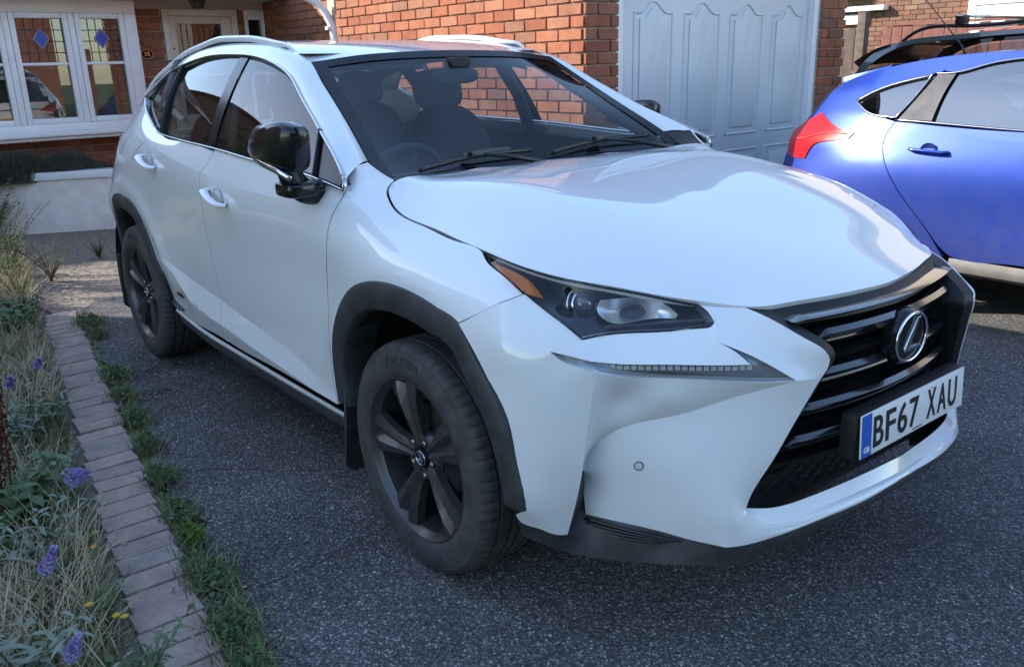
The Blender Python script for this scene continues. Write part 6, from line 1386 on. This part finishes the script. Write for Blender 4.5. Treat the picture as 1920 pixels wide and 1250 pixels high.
obj('wall_block', prism('wall_block', [(-7, 0), (7, 0), (7, 5.0), (0, 7.5), (-7, 5.0)], 'x', 0, 7), M['gable2'], oh); obj('roof_slope', prism('roof_slope', [(-7.4, 4.85), (0, 7.5), (7.4, 4.85), (7.4, 5.0), (0, 7.72), (-7.4, 5.0)], 'x', -.3, 7.3), M['tile'], oh)
# tree on the left whose leaves dapple the sunlight behind the SUV
tr = empty('tree', (-12.5, -6.2, 0), label='small leafy tree beside the gabled house, out of view on the left', cat='tree')
V, F = tube([(0, 0, 0), (.05, .03, 1.5), (-.04, .1, 3.0), (.06, .05, 4.4)], [.13, .11, .08, .04], 8)
for k in range(9):
    a = k*2.4; z = 2.2+.25*k; add(V, F, *tube([(0, 0, z), (.6*math.cos(a), .6*math.sin(a), z+.5), (1.2*math.cos(a), 1.2*math.sin(a), z+.8)], [.05, .03, .012], 6))
obj('trunk', mesh('trunk', V, F), M['timber'], tr)
def crown(r, n):
    c = r.normal(size=(46, 3))*np.array((1.15, 1.15, .95))+np.array((0, 0, 3.9)); k = r.integers(0, 46, n); return c[k]+r.normal(size=(n, 3))*.26
V, F = leaf_cloud(1900, crown, .075, 8); obj('crown', fast_mesh('crown', V, F), M['leaf'], tr)
# ---------------------------------------------------------------- ground
def asphalt():
    m, t, o = nmat('worn_asphalt'); p = N(t, 'ShaderNodeBsdfPrincipled'); setin(p, Roughness=.85); p.inputs['Specular IOR Level'].default_value = .35; t.links.new(p.outputs[0], o.inputs[0])
    g = N(t, 'ShaderNodeNewGeometry'); v = N(t, 'ShaderNodeTexVoronoi'); setin(v, Scale=150, Randomness=1); t.links.new(g.outputs['Position'], v.inputs[0])
    sx = N(t, 'ShaderNodeSeparateColor'); t.links.new(v.outputs['Color'], sx.inputs[0])
    r = N(t, 'ShaderNodeValToRGB'); E_ = r.color_ramp.elements; E_[0].position = 0; E_[0].color = (.10, .10, .10, 1); E_[1].position = 1; E_[1].color = (.60, .60, .58, 1)
    for pos, c in ((.5, .16), (.8, .24), (.93, .36)): e = E_.new(pos); e.color = (c, c*.99, c*.97, 1)
    t.links.new(sx.outputs[0], r.inputs[0])
    d = N(t, 'ShaderNodeMapRange'); setin(d, From_Min=.0, From_Max=.6, To_Min=1.2, To_Max=.34); t.links.new(v.outputs['Distance'], d.inputs[0])
    n = N(t, 'ShaderNodeTexNoise'); setin(n, Scale=1.6, Detail=6, Roughness=.6); t.links.new(g.outputs['Position'], n.inputs[0])
    n1 = N(t, 'ShaderNodeMapRange'); setin(n1, From_Min=.3, From_Max=.7, To_Min=.75, To_Max=1.3); t.links.new(n.outputs[0], n1.inputs[0])
    n3 = N(t, 'ShaderNodeTexNoise'); setin(n3, Scale=.55, Detail=3); t.links.new(g.outputs['Position'], n3.inputs[0]); n4 = N(t, 'ShaderNodeMapRange'); setin(n4, From_Min=.35, From_Max=.65, To_Min=.8, To_Max=1.2); t.links.new(n3.outputs[0], n4.inputs[0])
    a0 = N(t, 'ShaderNodeMath', operation='MULTIPLY'); t.links.new(n4.outputs[0], a0.inputs[0]); t.links.new(n1.outputs[0], a0.inputs[1])
    vc = N(t, 'ShaderNodeTexVoronoi', feature='DISTANCE_TO_EDGE'); setin(vc, Scale=1.1); nw = N(t, 'ShaderNodeTexNoise'); setin(nw, Scale=4, Detail=5); t.links.new(g.outputs['Position'], nw.inputs[0]); mw = N(t, 'ShaderNodeMix', data_type='VECTOR'); mw.inputs['Factor'].default_value = .12; t.links.new(g.outputs['Position'], mw.inputs['A']); t.links.new(nw.outputs['Color'], mw.inputs['B']); t.links.new(mw.outputs['Result'], vc.inputs[0])
    ck = N(t, 'ShaderNodeMapRange'); setin(ck, From_Min=.0, From_Max=.007, To_Min=.45, To_Max=1); t.links.new(vc.outputs['Distance'], ck.inputs[0])
    sxp = N(t, 'ShaderNodeSeparateXYZ'); t.links.new(g.outputs['Position'], sxp.inputs[0]); ew = N(t, 'ShaderNodeMapRange'); setin(ew, From_Min=-1.25, From_Max=-.7, To_Min=0, To_Max=1); t.links.new(sxp.outputs[1], ew.inputs[0])
    cm = N(t, 'ShaderNodeMath', operation='MAXIMUM'); t.links.new(ck.outputs[0], cm.inputs[0]); t.links.new(ew.outputs[0], cm.inputs[1])
    a1 = N(t, 'ShaderNodeMath', operation='MULTIPLY'); t.links.new(a0.outputs[0], a1.inputs[0]); t.links.new(cm.outputs[0], a1.inputs[1])
    a = N(t, 'ShaderNodeMath', operation='MULTIPLY'); t.links.new(d.outputs[0], a.inputs[0]); t.links.new(a1.outputs[0], a.inputs[1])
    x = N(t, 'ShaderNodeVectorMath', operation='SCALE'); t.links.new(r.outputs[0], x.inputs[0]); t.links.new(a.outputs[0], x.inputs['Scale']); t.links.new(x.outputs[0], p.inputs['Base Color'])
    b = N(t, 'ShaderNodeBump'); setin(b, Strength=.9, Distance=.005, ); b.invert = True; t.links.new(v.outputs['Distance'], b.inputs['Height']); t.links.new(b.outputs[0], p.inputs['Normal'])
    return m
M['asphalt'] = asphalt()
M['soil'] = pbr('dry_soil', (.13, .105, .08), .95, noise=(18, .5), bump=(40, .8))
M['paver'] = brick_mat('concrete_block', [(.36, .28, .24), (.42, .315, .265), (.31, .255, .23), (.39, .30, .25)])
M['gravel'] = pbr('dusty_gravel', (.20, .165, .135), .95, noise=(25, .45), bump=(60, .9))
def sheet(name, pts, z, mat, h=None):
    me = bpy.data.meshes.new(name); me.from_pydata([(x, y, z) for x, y in pts], [], [tuple(range(len(pts)))]); o = obj(name, me, mat, kind='structure'); return o
M['lawn'] = pbr('mown_lawn', (.11, .15, .05), .9, noise=(4, .35), bump=(60, .6))
sheet('ground', [(-150, -150), (150, -150), (150, 150), (-150, 150)], -.020, M['lawn'])
sheet('verge_soil', [(-7.0, -.7), (-4.0, -1.0), (3.5, -1.95), (3.5, -4.2), (-7.0, -3.4)], -.012, M['soil'])
def ey(x): return -1.521-.131*(x-.066)                 # inner edge of the block edging
rg = random.Random(3)
edge_pts = [(x, ey(x)+.05+.035*math.sin(x*7)+.02*math.sin(x*17+1)+rg.uniform(-.012, .012)) for x in np.arange(3.0, -4.05, -.05)]
sheet('driveway', [(12, ey(3)-.0), (3.05, ey(3.05)+.05)]+edge_pts+[(-4.12, -.85), (-4.2, -.3), (-4.35, .4), (-4.5, 1.75), (-2.0, 1.83), (-2.0, 30), (12, 30)], 0, M['asphalt'])
sheet('back_path', [(-3.6, -1.05), (-3.8, -.85), (-3.9, -.3), (-4.0, .4), (-4.2, 1.8), (-7.9, 2.19), (-7.9, .1), (-7.0, .1), (-7.4, -.8), (-6.0, -1.3), (-4.5, -1.2)], -.004, M['gravel'])
ed = empty('block_edging', (0, -1.6, 0), kind='structure')
ang = math.atan2(-.131, 1); PV = []
for k in range(4): PV.append(box_me('paving_block', (0, 0, 0), (.0985, .182, .07), .006, 2))
s = 0; x = 1.2
while x > -4.0:
    k = rg.randrange(4); o = obj('paving_block', PV[k], M['paver'], ed)
    o.location = (x, ey(x)-.097+rg.uniform(-.006, .006)+1.6, -.031+rg.uniform(-.003, .003)); o.rotation_euler = (rg.uniform(-.02, .02), rg.uniform(-.02, .02), ang+rg.uniform(-.02, .02)+.12)
    x -= .1045

# loose grit lying on the tarmac, thicker towards its edge
r9 = np.random.default_rng(33); n9 = 1500; gx = r9.uniform(-3.6, 1.6, n9); gy = ey(gx)+.05+np.abs(r9.normal(0, .35, n9)); gx2 = r9.uniform(-.5, 1.7, 500); gy2 = r9.uniform(-1.5, 2.4, 500); GP_ = np.c_[np.r_[gx, gx2], np.r_[gy, gy2]]
V, F = [], []
for (a, b), sz in zip(GP_, .0018+.004*r9.random(len(GP_))**3): q = r9.normal(size=(5, 3))*sz*.35; base = np.array(((0, 0, .9), (1, 0, .1), (-.4, .9, .1), (-.6, -.8, .1), (0, 0, -.4)))*sz+q+np.array((a, b, .001)); add(V, F, base, [(0, 1, 2), (0, 2, 3), (0, 3, 1), (4, 2, 1), (4, 3, 2), (4, 1, 3)])
M['grit'] = brick_mat('grit', [(.35, .33, .31), (.5, .48, .45), (.22, .21, .2)], True); obj('grit', mesh('grit', V, F, smooth=False), M['grit'], kind='stuff', label='loose grit scattered over the tarmac', cat='grit')
# ---------------------------------------------------------------- plants
def blades(P, h, w, lean, r, seg=3, curl=.6):
    """grass blades rooted at P (n,3): thin bent ribbons"""
    n = len(P); a = r.uniform(0, 2*np.pi, n); d = np.c_[np.cos(a), np.sin(a), np.zeros(n)]; s = np.c_[-np.sin(a), np.cos(a), np.zeros(n)]
    H_ = h*(.45+.75*r.random(n)); L = lean*(.3+r.random(n)); V = []
    for k in range(seg+1):
        t = k/seg; c = P+d*(H_*L*t**(1+curl))[:, None]; c[:, 2] += H_*t*(1-.25*L*t); ww = w*(1-t**1.6)*(.6+.6*r.random(n))/2+.0004
        V.append(c-s*ww[:, None]); V.append(c+s*ww[:, None])
    V = np.stack(V, 1); m = 2*(seg+1); base = (np.arange(n)*m)[:, None]
    F = np.concatenate([base+np.array([[2*k, 2*k+1, 2*k+3, 2*k+2]]) for k in range(seg)], 0); return V.reshape(-1, 3), F
def leaf(base, d, up, L, W, droop=.3):
    """one leaf: six-face folded blade"""
    base, d, up = np.array(base), np.array(d), np.array(up); d = d/np.linalg.norm(d); s = np.cross(d, up); s /= np.linalg.norm(s)+1e-9; n = np.cross(s, d); V = []
    for t, w in ((0, .06), (.25, .75), (.55, 1.0), (.82, .6), (1, .03)):
        c = base+d*L*t-np.array((0, 0, 1))*droop*L*t*t; V += [c-s*W*w/2+n*W*w*.12, c, c+s*W*w/2+n*W*w*.12]
    F = []
    for k in range(4):
        for j in (0, 1): F.append((k*3+j, k*3+j+1, (k+1)*3+j+1, (k+1)*3+j))
    return V, F
def stem_plant(r, h, nst, npair, L, W, spread, droop=.35):
    """several stems with opposite leaves; returns stem and leaf geometry and the tips"""
    SV, SF, LV, LF, tips = [], [], [], [], []
    for q in range(nst):
        a = r.uniform(0, 2*math.pi); k = spread*(.3+r.random()); hh = h*(.55+.5*r.random()); P = []
        for t in np.linspace(0, 1, 7): P.append((k*math.cos(a)*t**1.4*hh, k*math.sin(a)*t**1.4*hh, hh*t*(1-.15*k*t)))
        P = np.array(P); add(SV, SF, *tube(P, np.linspace(.0035, .0015, 7)*(h/.35)**.5, 5)); tips.append((P[-1], P[-1]-P[-2]))
        for i in range(npair):
            t = .15+.85*(i+.5)/npair; p = P[0]+(P[-1]-P[0])*t; j = min(5, int(t*6)); p = P[j]+(P[j+1]-P[j])*(t*6-j); b = i*1.57+a+r.uniform(-.3, .3); sz = (1-.45*t)*(.7+.5*r.random())
            for s in (0, math.pi): add(LV, LF, *leaf(p, (math.cos(b+s), math.sin(b+s), .45+r.uniform(-.2, .4)), (0, 0, 1), L*sz, W*sz, droop))
    return SV, SF, LV, LF, tips
def spike(tip, d, L, R, r, n=170):
    """flower spike: cone of tiny four-petal faces"""
    d = np.array(d)/np.linalg.norm(d); V, F = [], []
    for k in range(n):
        t = r.random(); rad = R*(1-.75*t)*(.75+.35*r.random()); a = r.uniform(0, 2*math.pi); u = np.cross(d, (.3, .9, .2)); u /= np.linalg.norm(u); v = np.cross(d, u); o = u*math.cos(a)+v*math.sin(a)
        c = np.array(tip)+d*L*t+o*rad; s = .0052*(.7+.6*r.random()); p1 = np.cross(o, d)*s; p2 = np.cross(o, p1); p2 = p2/np.linalg.norm(p2)*s; w = o*.0025
        i = len(V); V += [tuple(c+p1+w), tuple(c+p2+w), tuple(c-p1+w), tuple(c-p2+w), tuple(c-o*.003)]; F += [(i, i+1, i+4), (i+1, i+2, i+4), (i+2, i+3, i+4), (i+3, i, i+4)]
    return V, F
M['grass'] = leaf_mat('grass_blades', [(.13, .17, .07), (.18, .21, .09), (.25, .25, .13), (.34, .30, .17)], .6)
M['dry'] = leaf_mat('dry_grass', [(.46, .37, .24), (.58, .47, .31), (.36, .29, .19), (.64, .54, .38)], .8)
M['greyleaf'] = leaf_mat('grey_green_leaf', [(.21, .27, .20), (.26, .31, .235), (.17, .235, .165)], .65)
M['midleaf'] = leaf_mat('mid_green_leaf', [(.085, .15, .06), (.11, .18, .075), (.14, .20, .09)], .55)
M['yelleaf'] = leaf_mat('yellow_green_leaf', [(.14, .15, .04), (.18, .17, .05), (.10, .12, .035)], .6)
M['stem'] = pbr('plant_stem', (.11, .12, .06), .7); M['purple'] = leaf_mat('purple_petals', [(.36, .31, .57), (.44, .38, .64), (.30, .25, .50)], .6)
M['rust'] = leaf_mat('rust_seed_heads', [(.11, .028, .02), (.15, .045, .03), (.08, .02, .018)], .8); M['yellow'] = leaf_mat('yellow_petals', [(.62, .36, .02), (.68, .42, .03)], .6)
M['lav'] = leaf_mat('lavender_leaf', [(.10, .115, .085), (.14, .15, .115), (.08, .09, .07)], .7)
R0 = np.random.default_rng(11)
def bed_pts(n, x0=-6.6, x1=1.0, w0=.02, w1=1.9, pw=1.0):
    x = R0.uniform(x0, x1, n); k = R0.random(n)**pw; y = ey(x)-.215-w0-k*(w1-w0); return np.c_[x, y, np.full(n, -.012)]
def clumpy(P, f=3.2, thr=.45, seed=0):
    v = np.sin(P[:, 0]*f+seed)*np.cos(P[:, 1]*f*1.3+seed*2)+.6*np.sin(P[:, 0]*f*2.3+1.7*seed+P[:, 1]*4); return P[v+R0.normal(0, .5, len(P)) > thr-.5]
P = clumpy(bed_pts(30000, pw=1.2), seed=1); V, F = blades(P, .15, .0055, .7, R0); obj('verge_grass', fast_mesh('verge_grass', V, F), M['grass'], kind='stuff', label='unkempt green grass filling the verge beside the block edging', cat='grass')
P = clumpy(bed_pts(42000, pw=1.0), seed=3.3); V, F = blades(P, .24, .0042, .9, R0); obj('verge_dry_grass', fast_mesh('verge_dry_grass', V, F), M['dry'], kind='stuff', label='straw-coloured dry grass among the weeds of the verge', cat='grass')
# low ground-cover leaves in the verge
P = bed_pts(14000, pw=1.2); P[:, 2] += .01+.09*R0.random(len(P)); LVv, LFf = leaf_cloud(len(P), lambda r, n: P, .022, 21, .5); obj('verge_ground_cover', fast_mesh('verge_ground_cover', LVv, LFf), M['midleaf'], kind='stuff', label='low leafy ground cover between the grasses of the verge', cat='ground cover')
def place(name, loc, label, cat, group, kind, seed, **k):
    r = np.random.default_rng(seed); e = empty(name, loc, label=label, cat=cat, group=group)
    SV, SF, LV, LF, tips = stem_plant(r, **k)
    obj('stems', mesh('stems', SV, SF), M['stem'], e); obj('leaves', mesh('leaves', LV, LF), M[kind], e); return e, tips, r
# butterfly bushes with purple flower spikes
bl = [((-.70, -1.80, 0), .34, 3, 'large butterfly bush with a broad purple flower head beside the block edging', [(-.672, -1.685, .30)], .031, .06),
      ((-.16, -1.95, 0), .36, 4, 'butterfly bush with one upright purple flower spike near the lower left corner', [(-.116, -1.854, .33)], .017, .08),
      ((.20, -1.93, 0), .32, 5, 'nearest butterfly bush with a leaning purple spike at the foot of the picture', [(.20, -1.875, .29)], .017, .065),
      ((-1.80, -1.66, 0), .36, 6, 'distant butterfly bush with one small purple tip leaning over the edging', [(-1.757, -1.569, .34)], .016, .04),
      ((-1.50, -1.80, 0), .40, 7, 'butterfly bush at the left frame edge with a thin purple spike', [(-1.447, -1.712, .38)], .015, .045)]
for loc, h, sd, lab, fl_, R_, L_ in bl:
    e, tips, r = place('butterfly_bush', loc, lab, 'bush', 'butterfly bushes in the verge', 'greyleaf', sd, h=h, nst=7, npair=7, L=.10, W=.020, spread=.75, droop=.5)
    for f in fl_:
        q = np.array(f)-np.array(loc); d = np.array((.35, .25, .75)) if R_ < .03 else np.array((.5, .6, .25)); V, F = tube([(0, 0, .05), tuple(q*.6), tuple(q)], .003, 5); obj('flower_stem', mesh('flower_stem', V, F), M['stem'], e)
        V, F = spike(q, d, L_, R_, r, 260 if R_ > .03 else 150); obj('flower_spike', mesh('flower_spike', V, F, smooth=False), M['purple'], e)
# broad-leaved and bushy weeds, each one a plant
wd = [(-.95, -1.82, .26, 'midleaf', .15, .055, 'broad-leaved green weed in front of the rust-coloured dock'), (-.55, -1.74, .16, 'midleaf', .05, .014, 'low bushy green weed behind the purple flower head'), (-.30, -1.72, .20, 'midleaf', .045, .012, 'fine-leaved green weed hugging the near block edging'),
      (.05, -1.72, .22, 'midleaf', .05, .013, 'dense fine-leaved weed with yellow flowers at the edging'), (.38, -1.80, .26, 'greyleaf', .09, .016, 'silvery narrow-leaved weed in the bottom left corner'), (-1.25, -1.68, .22, 'greyleaf', .07, .02, 'grey-green weed halfway along the verge'),
      (-1.95, -1.55, .20, 'midleaf', .05, .016, 'green weed left of the edging beside the rear wheel'), (-2.45, -1.50, .24, 'midleaf', .06, .018, 'bushy weed at the verge level with the rear door'), (-2.95, -1.48, .26, 'yelleaf', .05, .014, 'yellowish weed in the verge near the sunlit path'), (-3.45, -1.42, .30, 'midleaf', .10, .05, 'large-leaved weed at the left edge beside the sunlit patch'),
      (-5.0, -.93, .42, 'yelleaf', .045, .010, 'tall feathery yellow-green weed standing on the back path'), (-5.6, -.45, .20, 'yelleaf', .04, .01, 'small straggly weed on the back path near the planter'), (-4.3, -1.25, .34, 'yelleaf', .05, .012, 'yellowing weed in the sunlit patch left of the path'), (-4.7, -1.45, .45, 'yelleaf', .06, .014, 'tall dry weed behind the sunlit patch'), (-3.9, -1.30, .24, 'midleaf', .07, .03, 'leafy weed at the far end of the block edging'), (-5.5, -1.25, .5, 'midleaf', .08, .02, 'tall green weed left of the back path'), (-5.0, -1.20, .55, 'midleaf', .07, .022, 'dense green weed halfway between edging and planter'), (-5.9, -1.05, .60, 'yelleaf', .06, .016, 'tall yellowish weed nearer the planter wall'), (-6.4, -1.25, .7, 'greyleaf', .08, .02, 'tall grey-green weed in the far left corner'), (-4.4, -1.55, .42, 'midleaf', .08, .03, 'bushy green weed at the left edge behind the edging'), (-7.35, -.95, .55, 'midleaf', .09, .03, 'leafy shrub growing against the white planter wall'), (-6.6, -1.05, .45, 'midleaf', .06, .02, 'shrubby weed at the left end of the planter wall'), (-6.2, .05, .22, 'midleaf', .08, .012, 'grassy weed behind the rear wheel on the back path')]
for i, (x, y, h, kd, L, W, lab) in enumerate(wd): place('weed', (x, y, -.01), lab, 'weed', 'weeds in the verge', kd, 40+i, h=h, nst=9 if x > -3.8 else 16, npair=8 if x > -3.8 else 12, L=L, W=W, spread=.6)
# yellow flowers
for i, (x, y, z) in enumerate(((-.42, -1.70, .19), (-.06, -1.735, .18), (-.01, -1.725, .20), (-.60, -1.66, .14), (-.12, -1.78, .20))):
    e = empty('yellow_flower', (x, y, z), label=['small yellow daisy just below the broad purple flower head', 'orange-yellow daisy touching the block edging', 'upper of two yellow daisies side by side at the edging', 'farthest tiny yellow daisy at the edging, above the others', 'lone yellow daisy set back among the fine-leaved weeds'][i], cat='flower', group='yellow daisies by the edging'); V, F = [], []
    for k in range(9): a = k*.698; add(V, F, *leaf((0, 0, 0), (math.cos(a), math.sin(a), .15), (0, 0, 1), .011, .006, .1))
    obj('petals', mesh('petals', V, F), M['yellow'], e); V, F = tube([(0, 0, 0), (.01, .01, -.1), (.01, .02, -z)], .0012, 4); obj('flower_stem', mesh('flower_stem', V, F), M['stem'], e)
# rust-coloured dock with tall seed heads
for i, (x, y, lab) in enumerate(((-1.00, -1.84, 'rust-red dock with tall seed spikes at the left frame edge'), (-1.25, -1.86, 'smaller rust-red dock behind the tall one'), (-5.3, -1.35, 'dry brown dock stalks in the far left corner'))):
    r = np.random.default_rng(70+i); e = empty('dock', (x, y, 0), label=lab, cat='weed', group='docks in the verge'); SV, SF, HV, HF = [], [], [], []
    for k in range(8):
        a = r.uniform(0, 6.3); t = np.array((.10*math.cos(a), .10*math.sin(a), .50+.14*r.random())); b = np.array((.03*math.cos(a), .03*math.sin(a), 0)); add(SV, SF, *tube([b, (b+t)/2, t], .003, 5)); V, F = spike(b+(t-b)*.35, t-b, np.linalg.norm(t-b)*.68, .017, r, 170); add(HV, HF, V, F)
    obj('stems', mesh('stems', SV, SF), M['rust'], e); obj('seed_heads', mesh('seed_heads', HV, HF, smooth=False), M['rust'], e)
# tufts along the edge of the tarmac
tf = [(-3.55, .30, 'broad tuft of grass at the far end of the tarmac edge'), (-3.25, .16, 'small tuft beyond the rear wheel'), (-2.42, .22, 'tuft on the tarmac edge level with the rear wheel'), (-2.10, .18, 'second tuft in front of the rear wheel'), (-1.78, .20, 'tuft beside the blocks level with the rear door'), (-1.45, .16, 'small tuft level with the door join'), (-1.11, .18, 'leafy tuft in the joint beside the front door'), (-.80, .17, 'pale leafy tuft left of the front wheel'), (-.60, .15, 'bright green cushion of moss-like grass on the tarmac edge'), (-.34, .24, 'large clover-like tuft below the bright green one'), (-.06, .24, 'spreading tuft near the bottom of the picture'), (.15, .20, 'last straggly tuft at the bottom edge')]
for i, (x, s, lab) in enumerate(tf):
    r = np.random.default_rng(90+i); e = empty('edge_tuft', (x, ey(x)+.045, 0), label=lab, cat='weed', group='tufts along the tarmac edge'); s *= .62; n = int(420*s/.2); q = r.normal(size=(n, 2))*np.array((s*.5, s*.27)); P = np.c_[q, np.zeros(n)]
    V, F = blades(P, .055 if i != 8 else .04, .0045, 1.0, r, 2); obj('blades', fast_mesh('blades', V, F), M['grass'], e, kind='stuff')
    q = r.normal(size=(n, 2))*np.array((s*.36, s*.18)); P2 = np.c_[q, .012+.03*r.random(n)]; V, F = leaf_cloud(n, lambda rr, m: P2, .010, 95+i, .6); obj('leaves', fast_mesh('leaves', V, F), M['midleaf' if i != 8 else 'moss'], e, kind='stuff')
# lavender in the planter
for i, (x, y, s, lab) in enumerate(((-7.42, -.62, 1.0, 'big grey-green lavender bush at the left of the planter'), (-7.36, -.22, .9, 'grey-green lavender bush in the middle of the planter'), (-7.38, -1.05, 1.0, 'lavender bush at the planter\'s far left end'), (-7.30, .02, .45, 'small clipped heather plant at the right end of the planter'))):
    r = np.random.default_rng(120+i); e = empty('lavender_bush', (x, y, .48), label=lab, cat='bush', group='bushes in the planter'); n = int(5200*s); th = r.uniform(0, 2*np.pi, n); rr_ = np.sqrt(r.random(n)); q = np.c_[rr_*np.cos(th)*.15, rr_*np.sin(th)*.26]*s**.5; P = np.c_[q, np.zeros(n)]; P[:, 2] = .16*s*(1-rr_**2)*r.random(n); V, F = blades(P, .20*s, .006, .6, r, 2); obj('foliage', fast_mesh('foliage', V, F), M['lav'], e)
    P3 = np.c_[q*1.12, (.04+.26*s*np.sqrt(np.clip(1-rr_**2*.85, 0, 1))*(.35+.65*r.random(n)))]; V, F = leaf_cloud(n, lambda rr, m: P3, .013, 130+i, .3); obj('leaves', fast_mesh('leaves', V, F), M['lav'], e)
# leaf litter and twigs on the drive
V, F = leaf_cloud(420, lambda r, n: np.c_[r.uniform(-3.9, 1.0, n), np.zeros(n), np.full(n, .006)], .009, 77, .6); V = V.reshape(-1, 4, 3); xx = V[:, :, 0].mean(1); V[:, :, 1] += (ey(xx)-.10+R0.normal(0, .22, len(xx)))[:, None]; V[:, :, 2] = .006+(V[:, :, 2]-.006)*.15; obj('leaf_litter', fast_mesh('leaf_litter', V.reshape(-1, 3), F), M['dry'], kind='stuff', label='dry leaf crumbs scattered along the block edging', cat='leaf litter')
